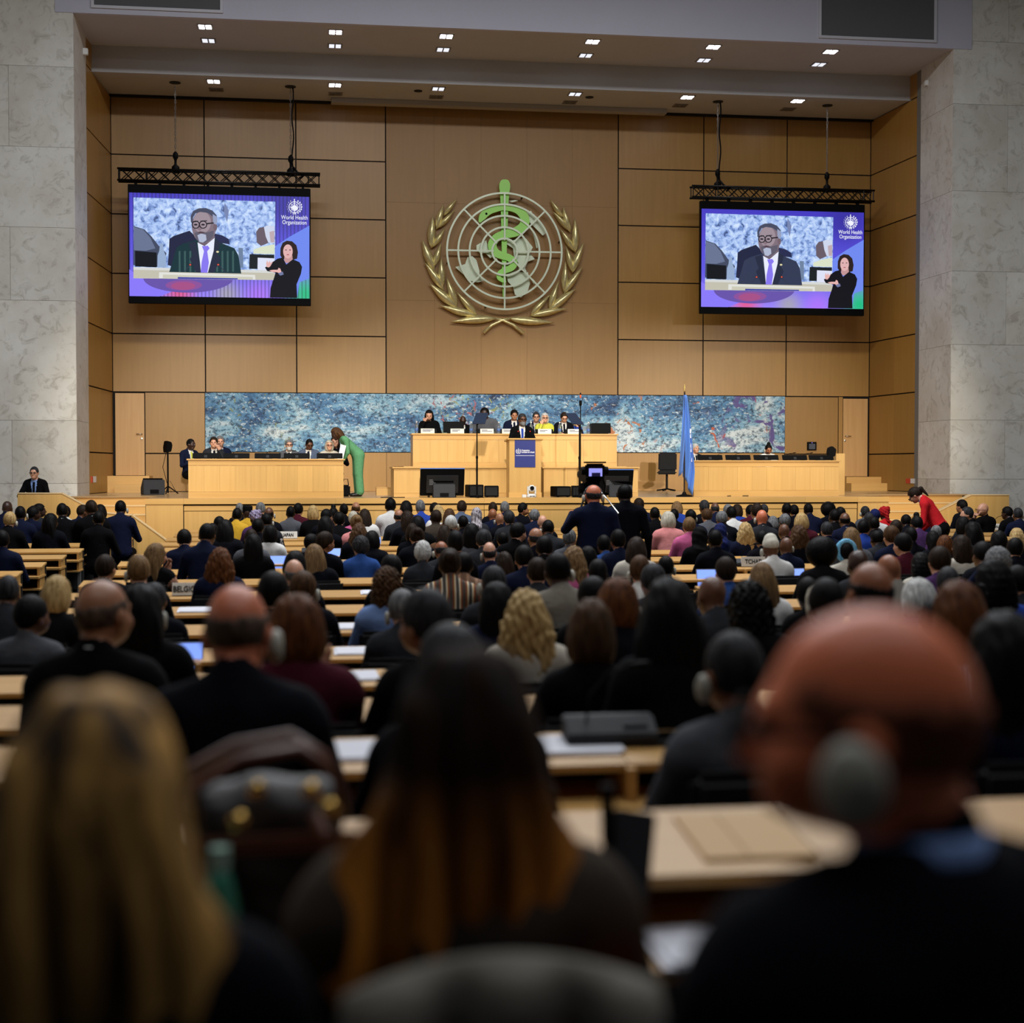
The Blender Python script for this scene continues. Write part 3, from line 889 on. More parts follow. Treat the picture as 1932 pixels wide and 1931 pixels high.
def video_screen(cx_px, label, tlabel, stripes):
    top = atY(cx_px[0], cx_px[1], 36.0)
    t = thing('video_screen', label, 'screen', (top.x, 36.0, top.z), group=None)
    # t origin: bottom centre of the display
    MB().box(-SW / 2 - 0.03, SW / 2 + 0.03, 0.004, 0.13, -0.17, SH + 0.20).build('casing', M_BLACK, t, bevel=0.01)
    MB().box(-SW / 2, SW / 2, -0.002, 0.002, 0, SH).build('display', MS_BG2 if stripes else MS_BG, t)
    P = lambda n, pts, l, c, k=1.0: poly_part(n, pts, l, em('screen_%d_%d_%d' % c, c, k), t)
    # backdrop shapes
    P('swoosh', [(1360, 720), (1480, 640), (1645, 545), (1640, 1000), (1560, 1030), (1540, 1160), (1360, 1010)], 1, (112, 138, 240))
    P('swoosh', [(156, 915), (250, 990), (380, 1060), (520, 1100), (400, 1146), (156, 1141)], 1, (138, 122, 250))
    P('swoosh', ell(640, 990, 370, 125, 24, 0, 180), 1.5, (104, 84, 170))
    P('glow', ell(600, 1052, 150, 44), 1.8, (140, 82, 156))
    P('glow', ell(595, 1058, 100, 34), 2.0, (166, 80, 136))
    poly_part('video_inset', [(195, 310), (1360, 342), (1356, 1012), (190, 992)], 2, MS_MU, t)
    P('shadow_streak', [(940, 350), (975, 420), (960, 520), (935, 430)], 2.3, (120, 134, 176))
    # people behind the speaker
    P('sleeve', [(195, 552), (280, 578), (340, 640), (400, 720), (460, 780), (440, 900), (190, 880)], 3, (66, 74, 98))
    P('sleeve', [(195, 560), (270, 580), (330, 650), (370, 740), (290, 760), (195, 755)], 3.3, (104, 116, 146))
    P('monitor', [(205, 760), (380, 775), (380, 900), (205, 892)], 3.6, (14, 18, 26))
    P('bottle', [(388, 800), (402, 760), (408, 700), (432, 700), (438, 760), (458, 810), (455, 900), (385, 897)], 4, (150, 172, 206))
    P('bottle', [(1052, 735), (1090, 738), (1092, 905), (1058, 905)], 4, (110, 130, 160))
    P('chair_back', [(485, 660), (520, 635), (650, 590), (700, 640), (720, 700), (520, 900), (470, 880), (480, 760)], 3.5, (34, 38, 66))
    P('chair_back', [(850, 612), (920, 630), (972, 660), (980, 705), (860, 690)], 3.5, (40, 44, 80))
    P('neighbour_head', [(1200, 600), (1225, 565), (1275, 556), (1300, 620), (1310, 690), (1240, 720), (1205, 690)], 3.2, (104, 92, 104))
    P('neighbour_hair', [(1265, 560), (1290, 545), (1352, 550), (1352, 700), (1300, 690), (1280, 640)], 3.4, (206, 214, 236))
    P('neighbour_face', [(1310, 600), (1352, 590), (1352, 690), (1320, 690)], 3.6, (190, 170, 178))
    P('neighbour_blouse', [(1180, 750), (1240, 728), (1352, 705), (1352, 790), (1175, 785)], 3.8, (218, 226, 200))
    P('laptop', [(1145, 790), (1350, 795), (1350, 920), (1140, 915)], 4, (26, 32, 36))
    P('name_card', [(1212, 820), (1350, 826), (1350, 930), (1210, 925)], 4.3, (222, 226, 246))
    P('desk_strip', [(190, 897), (1356, 930), (1356, 1012), (190, 992)], 4.6, (214, 216, 214))
    P('desk_strip', [(190, 920), (1356, 952), (1356, 1012), (190, 992)], 4.9, (196, 192, 176))
    # speaker shown on the screen
    P('picture_suit', [(482, 940), (510, 850), (545, 730), (600, 700), (720, 665), (850, 640), (900, 690), (1020, 740), (1052, 800), (1075, 955)], 5.5, (50, 58, 84) if not stripes else (22, 52, 60))
    if stripes:
        for k in range(11):
            x0 = 560 + k * 44
            if 715 < x0 < 850: continue
            y0 = 735 if x0 < 720 or x0 > 900 else 700
            P('picture_suit_stripe', [(x0, y0 + 30), (x0 + 15, y0 + 26), (x0 + 15, 940), (x0, 940)], 5.6, (60, 92, 92))
    P('picture_lapel', [(640, 700), (700, 680), (745, 940), (700, 940), (650, 830), (676, 800)], 5.8, (38, 44, 66))
    P('picture_lapel', [(905, 690), (860, 660), (800, 946), (850, 948), (905, 830), (880, 790)], 5.8, (38, 44, 66))
    P('picture_shirt', [(716, 690), (770, 720), (858, 640), (848, 760), (800, 945), (742, 942), (735, 860)], 6, (232, 236, 252))
    P('picture_tie', [(752, 722), (800, 718), (815, 740), (795, 765), (808, 860), (795, 948), (740, 945), (748, 860), (768, 765)], 6.4, (136, 120, 240))
    P('picture_neck', [(715, 640), (850, 600), (858, 650), (775, 720), (722, 690)], 6.6, (110, 96, 108))
    P('picture_head', ell(770, 555, 100, 142, 30), 7, (128, 112, 124))
    P('picture_face_light', ell(755, 520, 72, 92, 26), 7.3, (158, 142, 152))
    P('picture_ear', ell(862, 560, 16, 32, 14), 7.3, (116, 98, 108))
    P('picture_hair', [(662, 520), (660, 470), (680, 425), (725, 402), (785, 398), (840, 420), (874, 460), (880, 510), (868, 535), (850, 520), (842, 470), (800, 440), (740, 432), (700, 445), (680, 480), (676, 530)], 7.6, (72, 76, 98))
    P('picture_hair', [(842, 450), (874, 470), (880, 515), (868, 540), (846, 525)], 7.9, (150, 160, 190))
    P('picture_beard', [(690, 610), (740, 596), (790, 606), (850, 590), (846, 640), (815, 675), (775, 695), (730, 690), (704, 660)], 7.6, (96, 92, 108))
    P('picture_beard', [(715, 630), (745, 615), (785, 625), (790, 670), (760, 692), (730, 685)], 7.9, (176, 184, 208))
    P('picture_mouth', [(715, 606), (745, 598), (778, 608), (745, 616)], 8.2, (84, 62, 72))
    P('picture_nose', [(722, 540), (745, 535), (752, 580), (735, 592), (715, 580)], 7.9, (136, 116, 126))
    for ex in (702, 762):
        P('picture_eye', ell(ex, 540, 15, 8, 12), 8, (40, 36, 46))
        ring_part('picture_glasses', ex, 540, 30, 4, 8.3, em('screen_30_28_36', (30, 28, 36)), t)
    P('picture_glasses', [(792, 526), (850, 520), (850, 530), (792, 538)], 8.3, (30, 28, 36))
    P('picture_brow', [(675, 512), (722, 506), (722, 516), (676, 522)], 8.2, (70, 64, 76))
    P('picture_brow', [(740, 506), (795, 502), (795, 512), (740, 517)], 8.2, (70, 64, 76))
    P('picture_pin', ell(880, 770, 12, 8, 10), 6.4, (226, 216, 170))
    P('podium_top', [(400, 942), (1190, 968), (1192, 1010), (398, 992)], 8.5, (226, 226, 220))
    P('podium_top', [(430, 962), (1170, 986), (1170, 1010), (430, 994)], 8.8, (204, 202, 184))
    P('podium_strip', [(552, 984), (1045, 996), (1045, 1006), (552, 998)], 9.1, (56, 58, 160))
    for a, b, c_, d in ((605, 938, 655, 880), (955, 952, 885, 880)):
        P('picture_microphone', [(a - 4, b), (a + 4, b), (c_ + 4, d), (c_ - 4, d)], 9.1, (52, 56, 76))
        P('picture_microphone', ell(c_, d, 14, 12, 12), 9.4, (40, 34, 46))
        P('picture_microphone', ell(c_, d, 8, 7, 10), 9.7, (226, 90, 70))
    # sign-language interpreter
    P('interpreter_hair', [(1400, 800), (1402, 740), (1420, 695), (1455, 676), (1500, 682), (1535, 715), (1548, 775), (1540, 830), (1505, 840), (1420, 835)], 9, (44, 30, 30))
    P('interpreter_neck', [(1436, 800), (1500, 800), (1506, 850), (1450, 870), (1432, 845)], 9.2, (196, 150, 150))
    P('interpreter_face', ell(1464, 768, 40, 60, 22), 9.5, (224, 178, 178))
    P('interpreter_eye', ell(1448, 756, 8, 4, 10), 9.8, (60, 40, 44)); P('interpreter_eye', ell(1482, 756, 8, 4, 10), 9.8, (60, 40, 44))
    P('interpreter_mouth', ell(1464, 796, 12, 4, 10), 9.8, (170, 80, 90))
    P('interpreter_suit', [(1376, 830), (1420, 820), (1450, 880), (1505, 835), (1560, 860), (1582, 900), (1572, 960), (1535, 1050), (1540, 1167), (1312, 1163), (1318, 1080), (1345, 1000), (1360, 950), (1290, 935), (1272, 905), (1320, 870)], 9.9, (16, 16, 24))
    P('interpreter_hand', [(1285, 900), (1282, 870), (1290, 842), (1300, 866), (1312, 845), (1318, 866), (1340, 852), (1320, 890), (1305, 905)], 10.2, (230, 180, 176))
    P('interpreter_hand', [(1308, 930), (1340, 925), (1378, 925), (1385, 908), (1400, 915), (1410, 945), (1395, 955), (1370, 945), (1330, 944)], 10.2, (230, 180, 176))
    P('interpreter_cuff', [(1380, 955), (1420, 940), (1428, 965), (1400, 975)], 10.4, (112, 120, 160))
    # emblem and words
    w_ = em('screen_white', (240, 242, 255))
    for r_, ww in ((46, 2.6), (30, 2.0), (15, 2.0)):
        ring_part('logo_ring', 1520, 388, r_, ww, 2.5, w_, t, 26)
    P('logo_staff', [(1516, 318), (1524, 318), (1523, 450), (1517, 450)], 2.9, (240, 242, 255))
    for an in range(0, 180, 45):
        c_, s_ = math.cos(math.radians(an)), math.sin(math.radians(an))
        P('logo_spoke', [(1520 + 44 * c_ - 1.4 * s_, 388 + 44 * s_ + 1.4 * c_), (1520 - 44 * c_ - 1.4 * s_, 388 - 44 * s_ + 1.4 * c_), (1520 - 44 * c_ + 1.4 * s_, 388 - 44 * s_ - 1.4 * c_), (1520 + 44 * c_ + 1.4 * s_, 388 + 44 * s_ - 1.4 * c_)], 2.9, (240, 242, 255))
    P('logo_continent', [(1490, 390), (1510, 372), (1540, 378), (1548, 400), (1530, 420), (1508, 410)], 3.1, (240, 242, 255))
    for an in np.linspace(-60, 80, 8):
        for sg in (-1, 1):
            c_, s_ = math.cos(math.radians(an)) * sg, math.sin(math.radians(an))
            x0, y0 = 1520 + 58 * c_, 388 + 58 * s_
            x1, y1 = x0 + 4 * c_ + 9 * s_ * sg * sg * (1 if sg > 0 else -1) * sg, y0 - 12
            P('logo_leaf', [(x0, y0 + 9), (x0 + 6 * c_ + 3, y0), (x0 + 5 * c_, y0 - 11), (x0 - 5, y0 - 2)], 2.9, (240, 242, 255))
    for txt, yy_ in (('World Health', 478), ('Organization', 520)):
        px_, pz_ = suv(1520, yy_)
        text_mesh('lettering', txt, 0.136, w_, t, loc=(px_, -0.014, pz_), bold=0.0006, sx=0.80, ext=0.001, space=1.02)
    px_, pz_ = suv(1285, 862)
    # truss above
    tr = thing('lighting_truss', tlabel, 'truss', (top.x, 36.06, top.z + SH + 0.28))
    hw = 2.36
    for a, b in ((-0.11, 0.0), (0.11, 0.0), (-0.11, 0.27), (0.11, 0.27)):
        MB().tube([(-hw, a, b), (hw, a, b)], 0.026, 8).build('chord', M_BLACKM, tr, smooth=True)
    nb = 16
    for i in range(nb):
        x0, x1 = -hw + 0.08 + i * (2 * hw - 0.16) / nb, -hw + 0.08 + (i + 1) * (2 * hw - 0.16) / nb
        for yv in (-0.11, 0.11):
            MB().tube([(x0, yv, 0.0 if i % 2 else 0.27), (x1, yv, 0.27 if i % 2 else 0.0)], 0.012, 6).build('brace', M_BLACKM, tr)
            MB().tube([(x0, yv, 0.27 if i % 2 else 0.0), (x1, yv, 0.0 if i % 2 else 0.27)], 0.012, 6).build('brace', M_BLACKM, tr)
    for x in (-hw + 0.03, hw - 0.03, -hw * 0.72, hw * 0.88):
        for yv in (-0.11, 0.11):
            MB().tube([(x, yv, 0), (x, yv, 0.27)], 0.014, 6).build('post', M_BLACKM, tr)
    for i in range(8):
        x = -1.95 + i * 0.557
        MB().box(x - 0.03, x + 0.03, -0.06, 0.04, -0.10, 0.0).build('hanger', M_BLACK, tr)
    return t, tr
va, tra = video_screen((416, 561), 'hanging video screen with striped flicker showing a bearded speaker', 'black lattice truss above the flickering video screen', True)
vb, trb = video_screen((1477, 581), 'hanging video screen with clean picture of a bearded speaker', 'black lattice truss above the clean video screen', False)
for px_, py_, tr, cable, lab in ((330, 155, tra, False, 'steel hoist chain on the striped screen truss, beside the pier'), (548, 163, tra, True, 'steel hoist chain with black cable on the striped screen truss'),
                           (1355, 191, trb, True, 'steel hoist chain with thick black cable above the clean screen'), (1562, 198, trb, False, 'plain steel hoist chain above the clean screen')):
    p = atZ(px_, py_, 10.98)
    p = Vector((p.x, 36.06, 10.98))
    zt = tr.location.z + 0.27
    q = thing('hoist_chain', lab, 'chain', p)
    MB().lathe([(0.03, 0), (0.13, -0.004), (0.13, -0.02), (0.05, -0.035)], seg=18).build('ceiling_plate', M_DGREY, q)
    Ln = 10.98 - zt - 0.45
    nl = int(Ln / 0.075)
    mb = MB()
    for i in range(nl):
        z = -0.03 - i * 0.075
        a = (0.016, 0) if i % 2 else (0, 0.016)
        mb.tube([(a[0], a[1], z), (a[0], a[1], z - 0.085)], 0.007, 4)
        mb.tube([(-a[0], -a[1], z), (-a[0], -a[1], z - 0.085)], 0.007, 4)
    ch = mb.build('chain', pm('chain_steel', (140, 136, 130), 0.45, 0.7), q); ch['kind'] = 'stuff'
    MB().lathe([(0.02, 0), (0.06, -0.05), (0.065, -0.14), (0.03, -0.2), (0.03, -0.3), (0.09, -0.36), (0.1, -0.5)], seg=12).build('hoist_hook', M_BLACK, q, loc=(0, 0, -Ln), smooth=True)
    if cable:
        pts = [(0.05 + 0.02 * math.sin(i * 0.9), -0.02, -i * (Ln + 0.3) / 14) for i in range(15)]
        MB().tube(pts, 0.018, 6).build('cable', M_BLACK, q, smooth=True)
        MB().tube([(0.06, -0.02, -Ln - 0.3), (0.15, -0.06, -Ln - 0.42), (0.3, -0.1, -Ln - 0.5), (0.2, -0.08, -Ln - 0.56)], 0.03, 6).build('cable_loop', M_BLACK, q, smooth=True)

# ================================================================== furniture and equipment on the stage
def desk_front(t, w, h, panels, y0=0.0, top_over=0.03, top_h=0.03, fascia=0.10, base=0.12, depth=0.75, xs0=0.0):
    """conference counter in local coords: front face at y=y0, x from 0 to w"""
    MB().box(-top_over, w + top_over, y0 - top_over, y0 + depth, h - top_h, h).build('worktop', M_DESKH, t, bevel=0.004)
    MB().box(0, w, y0, y0 + 0.03, h - top_h - fascia, h - top_h).build('fascia', M_DESKH, t)
    MB().box(0, w, y0 - 0.006, y0 + 0.03, 0, base).build('skirting', M_DESKH, t)
    pw = w / panels
    for i in range(panels):
        o = MB().box(0.001, pw - 0.001, y0 + 0.008, y0 + 0.03, 0, h - top_h - fascia - base - 0.006).build('front_panel', M_DESK, t)
        o.location = (i * pw, 0, base + 0.003)
    for x in (0.0, w - 0.03):
        MB().box(x, x + 0.03, y0 + 0.03, y0 + depth - 0.05, 0, h - top_h).build('side_panel', M_DESK, t)

def counter(label, x0, x1, y_top, Y, panels, depth=0.8, zb=STG):
    a = atY(x0, y_top, Y); b = atY(x1, y_top, Y)
    t = thing('conference_counter', label, 'counter', (a.x, Y, zb))
    h = (a.z + b.z) / 2 - zb
    desk_front(t, b.x - a.x, h, panels, depth=depth)
    return t, h, b.x - a.x
ctl, hl, wl = counter('long maple counter seating a row of officials beside the woman in green', 355, 648, 866, 29.95, 10)
ctr, hr, wr = counter('long maple counter behind the blue flag', 1309, 1583, 869, 30.25, 10)
# the rostrum: raised platform, upper counter, two low cabinets at its foot
a = atY(779, 817, 31.5); b = atY(1164, 820, 31.5)
PLZ = 1.92
ros = thing('rostrum_platform', 'raised wooden platform under the head table', 'platform', (a.x - 0.2, 31.45, STG))
wro = b.x - a.x + 0.4
MB().box(0, wro, 0.0, 3.6, 0, PLZ - STG).build('platform_body', M_DESK, ros)
upc = thing('head_table', 'tall maple head table with name plates above the lectern', 'counter', (a.x, 31.5, PLZ))
hu = (a.z + b.z) / 2 - PLZ
desk_front(upc, b.x - a.x, hu, 12, depth=0.75, base=0.08)
for x0, x1, lab, n in ((743, 957, 'low maple cabinet front behind the dark television, head table above', 3), (1026, 1204, 'low maple cabinet front behind the broadcast camera', 4)):
    p = atY(x0, 881, 30.3); q = atY(x1, 882, 30.3)
    t = thing('low_cabinet', lab, 'cabinet', (p.x, 30.3, STG))
    desk_front(t, q.x - p.x, (p.z + q.z) / 2 - STG, n, depth=1.1, fascia=0.0, base=0.08, top_h=0.03)
# lectern
p = atY(961, 827, 29.75); q = atY(1021, 828, 29.75)
lec = thing('lectern', 'maple lectern with blue front panel in front of the head table', 'lectern', (p.x, 29.75, STG))
lw, lh = q.x - p.x, p.z - STG
MB().box(0, lw, 0, 0.03, 0.1, lh - 0.04).build('front', M_DESK, lec)
MB().box(0, 0.03, 0.03, 0.45, 0.0, lh - 0.04).build('side', M_DESK, lec)
MB().box(lw - 0.03, lw, 0.03, 0.45, 0.0, lh - 0.04).build('side', M_DESK, lec)
MB().box(-0.01, lw + 0.01, -0.01, 0.03, 0, 0.1).build('skirting', M_DESKH, lec)
MB().prism([(-0.03, lh - 0.03), (0.5, lh - 0.07), (0.5, lh - 0.04), (-0.03, lh)], -0.04, lw + 0.04, 'x').build('reading_top', M_DESKH, lec)
M_NAVY = pm('lectern_blue_print', (28, 42, 120), 0.5)
c0 = atY(971, 830, 29.75); c1 = atY(1010, 882, 29.75)
bx0, bx1, bz0, bz1 = c0.x - p.x, c1.x - p.x, c1.z - STG, c0.z - STG
bp = MB().box(bx0, bx1, -0.012, 0.0, bz0, bz1).build('blue_panel', M_NAVY, lec)
M_WINK = pm('white_print', (240, 240, 245), 0.6)
bw = bx1 - bx0; bzc = bz0 + 0.58 * (bz1 - bz0)
text_mesh('lettering', 'Organisation\nmondiale de la Santé', 0.044, M_WINK, bp, loc=(bx0 + bw * 0.33, -0.014, bzc), align='LEFT', bold=0.001, sx=0.72)
def flat_ring(name, r0, r1, par, loc, mat, seg=24):
    vs = []; fs = []
    for k in range(seg):
        c, s = math.cos(2 * math.pi * k / seg), math.sin(2 * math.pi * k / seg)
        vs += [(r0 * c, 0, r0 * s), (r1 * c, 0, r1 * s), (r1 * c, 0.002, r1 * s), (r0 * c, 0.002, r0 * s)]
    for k in range(seg):
        a_, b_ = 4 * k, 4 * ((k + 1) % seg)
        fs += [(a_ + i, a_ + (i + 1) % 4, b_ + (i + 1) % 4, b_ + i) for i in range(4)]
    return MB().add(vs, fs).build(name, mat, par, loc)
lc = (bx0 + bw * 0.18, -0.015, bzc)
for r in (0.034, 0.021):
    flat_ring('logo_ring', r - 0.0035, r, bp, lc, M_WINK)
for s in (-1, 1):
    pts = [(s * 0.044 * math.cos(t_), 0.044 * math.sin(t_)) for t_ in np.linspace(-1.3, 0.9, 9)] + [(s * 0.053 * math.cos(t_), 0.053 * math.sin(t_)) for t_ in np.linspace(0.9, -1.3, 9)]
    MB().prism(pts, 0, 0.002).build('logo_laurel', M_WINK, bp, loc=lc)
MB().box(-0.004, 0.004, 0, 0.002, -0.05, 0.058).build('logo_staff', M_WINK, bp, loc=lc)
MB().box(bx0 + bw * 0.05, bx1 - bw * 0.05, -0.014, -0.012, bzc - 0.09, bzc - 0.083).build('underline', M_WINK, bp)
for s in (0.25, 0.75):
    g = MB().tube([(lw * s, 0.25, lh - 0.05), (lw * s, 0.2, lh + 0.06), (lw * (s + 0.06 * (1 if s < .5 else -1)), 0.16, lh + 0.13)], 0.006, 6).build('microphone', M_BLACK, lec)
    MB().lathe([(0.001, 0), (0.007, 0.004), (0.008, 0.016), (0.005, 0.022)], seg=8).build('microphone_tip', pm('red_ring_lamp', (230, 50, 40), 0.4, emit=0.6), lec, loc=(lw * (s + 0.06 * (1 if s < .5 else -1)), 0.155, lh + 0.13))

# monitors, name plates and bottles -------------------------------------
def desk_monitor(x, y, Y, z, w, h, label, group, tilt=0.35, lap=False):
    p = atY(x, y, Y)
    t = thing('desk_monitor', label, 'monitor', (p.x, Y, z), group=group)
    MB().box(-w / 2, w / 2, -0.012, 0.012, 0, h).build('screen_back', M_BLACK, t, loc=(0, 0, 0.012), rot=(-tilt, 0, 0), bevel=0.004)
    MB().box(-w * 0.18, w * 0.18, -0.02, 0.12, 0, 0.012).build('foot', M_DGREY, t)
    MB().box(-0.03, 0.03, -0.022, -0.01, 0.0, h * 0.5).build('vent', M_DGREY, t, loc=(0, 0.0, 0.015), rot=(-tilt, 0, 0))
    return t
zl = ctl.location.z + hl; zr = ctr.location.z + hr; zu = upc.location.z + hu
wh = ['first', 'second', 'third', 'fourth', 'fifth', 'sixth', 'seventh', 'eighth']
for i, x in enumerate((388, 446, 505, 560, 622)):
    desk_monitor(x, 860, 30.25, zl, 0.52, 0.115, f'low black desk monitor, {wh[i]} from the standing speaker pole on the counter', 'monitors on the counter beside the green suit', 0.5)
for i, x in enumerate((1340, 1393, 1446, 1500, 1550)):
    desk_monitor(x, 862, 30.55, zr, 0.545, 0.115, f'low black desk monitor, {wh[i]} from the blue flag on the counter', 'monitors on the flag counter', 0.5)
for i, x in enumerate((807, 861, 916, 962, 1027, 1083)):
    desk_monitor(x, 808, 31.85, zu, 0.40, 0.10, f'small black desk monitor behind the {wh[i]} name plate of the head table', 'monitors on the head table', 0.4)
for x, y, w, h, lab in ((855, 800, 0.45, 0.24, 'larger black monitor between two officials of the head table'), (1133, 806, 0.42, 0.22, 'black monitor before the empty chair at the head table')):
    p = atY(x, y, 32.1)
    t = thing('desk_monitor', lab, 'monitor', (p.x, 32.0, zu))
    MB().box(-w / 2, w / 2, -0.015, 0.015, 0, h).build('screen_back', M_BLACK, t, loc=(0, 0, 0.03), rot=(-0.15, 0, 0), bevel=0.004)
    MB().box(-0.1, 0.1, -0.05, 0.08, 0, 0.012).build('foot', M_DGREY, t)
    MB().box(-0.02, 0.02, 0.0, 0.02, 0, 0.1).build('neck', M_DGREY, t)
M_PRINT = pm('blue_grey_print', (70, 76, 110), 0.7)
for i, (x, txt) in enumerate(((807, 'CHEF DE CABINET'), (863, 'DIRECTOR-GENERAL'), (919, 'Dr T. CHAIRMAN\nPRESIDENT'), (960, 'PRESIDENT'), (1028, 'SECRETARIAT\nCOMMITTEE'), (1084, 'LEGAL\nCOUNSEL'))):
    p = atY(x, 811, 31.6)
    t = thing('name_plate', f'white tent name plate, {wh[i]} of the six on the head table', 'name plate', (p.x, 31.6, zu), group='name plates on the head table')
    MB().prism([(0, 0), (0.05, 0), (0.025, 0.105)], -0.145, 0.145, 'x').build('card', M_PLATE, t)
    for k in range(2):
        MB().box(-0.11, 0.11 - 0.05 * ((i + k) % 3), -0.001, 0.001, 0, 0.012).build('print_line', M_PRINT, t, loc=(0.0, 0.008 - 0.0 + 0.006 * (1 - k), 0.045 + 0.025 * (1 - k) - 0.0), rot=(-0.24, 0, 0))
M_GLASSB = pm('bottle_plastic', (190, 205, 220), 0.1, spec=0.6)
M_GLASSB.node_tree.nodes['Principled BSDF'].inputs['Transmission Weight'].default_value = 0.85
M_BLABEL = pm('bottle_label', (80, 110, 170), 0.5)
def bottle(x, y, Y, z, label, s=1.0, group=None, cap=None):
    p = atY(x, y, Y)
    t = thing('water_bottle', label, 'bottle', (p.x, Y, z), group=group)
    MB().lathe([(0.001, 0), (0.03, 0.0), (0.033, 0.01), (0.033, 0.13), (0.028, 0.16), (0.014, 0.19), (0.013, 0.21)], seg=12).build('bottle_body', M_GLASSB, t, smooth=True)
    MB().lathe([(0.0335, 0.05), (0.0342, 0.051), (0.0342, 0.10), (0.0335, 0.101)], seg=12).build('wrapper', M_BLABEL, t, smooth=True)
    MB().lathe([(0.001, 0.21), (0.015, 0.21), (0.015, 0.232), (0.001, 0.233)], seg=12).build('cap', cap or M_WHITE, t)
    t.scale = (s, s, s)
    return t
for i, (x, lab) in enumerate(((786, 'water bottle at the end of the head table beside the woman in black'), (889, 'water bottle on the head table before the dark-suited reader'), (941, 'water bottle beside the man in navy at the head table'), (1002, 'water bottle just behind the speaker at the lectern'), (1056, 'water bottle next to the woman in yellow'), (1110, 'water bottle near the empty seat of the head table'))):
    bottle(x, 808, 31.9, zu, lab, 1.15)

# big televisions lying tilted at the stage edge, seen from behind
def floor_tv(x0, x1, ytop, ybot, Y, label, lean):
    a = atY(x0, ybot, Y); b = atY(x1, ybot, Y); c = atY((x0 + x1) / 2, ytop, Y + 0.1)
    w = b.x - a.x; h = (c.z - STG) * 1.06
    t = thing('floor_television', label, 'television', ((a.x + b.x) / 2, Y, STG + 0.02), lean)
    MB().box(-w / 2, w / 2, -0.02, 0.03, 0, h).build('back_shell', M_BLACK, t, rot=(0.32, 0, 0), loc=(0, 0, 0.02), bevel=0.01)
    MB().box(-w * 0.36, w * 0.36, -0.06, -0.018, h * 0.12, h * 0.78).build('electronics_cover', pm('tv_back_plastic', (24, 24, 26), 0.5), t, rot=(0.32, 0, 0), loc=(0, 0, 0.02), bevel=0.008)
    MB().box(-w / 2, w / 2, 0.0, 0.035, h - 0.012, h + 0.004).build('lit_edge', pm('tv_blue_edge', (60, 110, 190), 0.4, emit=0.3), t, rot=(0.32, 0, 0), loc=(0, 0, 0.02))
    for k in range(4):
        MB().box(-w * 0.30, -w * 0.30 + 0.16 - 0.03 * k, -0.0625, -0.06, h * (0.44 + 0.055 * k), h * (0.465 + 0.055 * k)).build('rating_label', pm('tv_label_print', (110, 112, 116), 0.6), t, rot=(0.32, 0, 0), loc=(0, 0, 0.02))
    for s in (-1, 1):
        MB().tube([(s * w * 0.3, 0.0, 0.06), (s * w * 0.3, -0.16, 0.0), (s * w * 0.3, 0.16, 0.0)], 0.014, 6).build('floor_bracket', M_BLACK, t, loc=(0, 0.0, 0.0))
    return t
floor_tv(792, 875, 889, 934, 29.86, 'black television on the stage floor seen from behind, facing the head table', 0.0)
floor_tv(1128, 1192, 891, 934, 29.86, 'black television behind the broadcast camera, tilted on the stage floor', 0.0)

def wedge(x0, x1, y0, y1, Y, label, rz=0.0):
    a = atY(x0, y1, Y); b = atY(x1, y1, Y); c = atY(x0, y0, Y)
    w = b.x - a.x; h = max(0.22, c.z - STG)
    t = thing('stage_monitor_wedge', label, 'loudspeaker', ((a.x + b.x) / 2, Y, STG), rz)
    MB().prism([(0.0, 0), (0.36, 0), (0.36, h * 0.45), (0.14, h), (0.03, h * 0.96)], -w / 2, w / 2, 'x').build('cabinet', M_CABIN, t, bevel=0.012)
    MB().box(-w * 0.2, w * 0.2, -0.004, 0.01, h * 0.08, h * 0.34).build('handle_recess', M_BLACK, t)
    MB().box(-w * 0.46, w * 0.46, 0.0, 0.01, 0, 0.3).build('grille', M_BLACK, t, loc=(0, 0.375, h * 0.44), rot=(0.80, 0, 0))
    return t
wedge(818, 859, 913, 937, 29.52, 'grey wedge loudspeaker in front of the first stage television')
wedge(1150, 1193, 915, 939, 29.52, 'grey wedge loudspeaker by the second stage television', -0.15)
wedge(271, 312, 905, 927, 33.6, 'black wedge loudspeaker beside the tall speaker stand', 0.3)
def sub_box(x0, x1, y0, y1, Y, label, rz):
    a = atY(x0, y1, Y); b = atY(x1, y1, Y); c = atY(x0, y0, Y)
    w = b.x - a.x; h = c.z - STG
    t = thing('black_stage_box', label, 'stage box', ((a.x + b.x) / 2, Y, STG), rz)
    MB().box(-w / 2, w / 2, 0, 0.34, 0.01, h).build('case', M_BLACK, t, bevel=0.01)
    MB().box(-w / 2 + 0.03, w / 2 - 0.03, -0.012, 0.0, 0.04, h - 0.03).build('grille', pm('black_mesh_grille', (10, 10, 11), 0.8, var=.2, scale=(150, 150, 150), bump=.3), t)
    for s in (-1, 1):
        MB().box(s * (w / 2 - 0.06) - 0.02, s * (w / 2 - 0.06) + 0.02, 0.02, 0.06, 0, 0.012).build('rubber_foot', M_DGREY, t)
sub_box(884, 913, 915, 937, 29.72, 'low black box at the foot of the prompter stand near the television', 0.12)
sub_box(914, 941, 917, 937, 29.72, 'low black box between prompter stand and lectern', -0.1)
sub_box(1048, 1078, 918, 938, 29.72, 'low black box on the camera side of the lectern', 0.18)
sub_box(1079, 1106, 917, 938, 29.72, 'low black box beneath the signal light pole', -0.12)

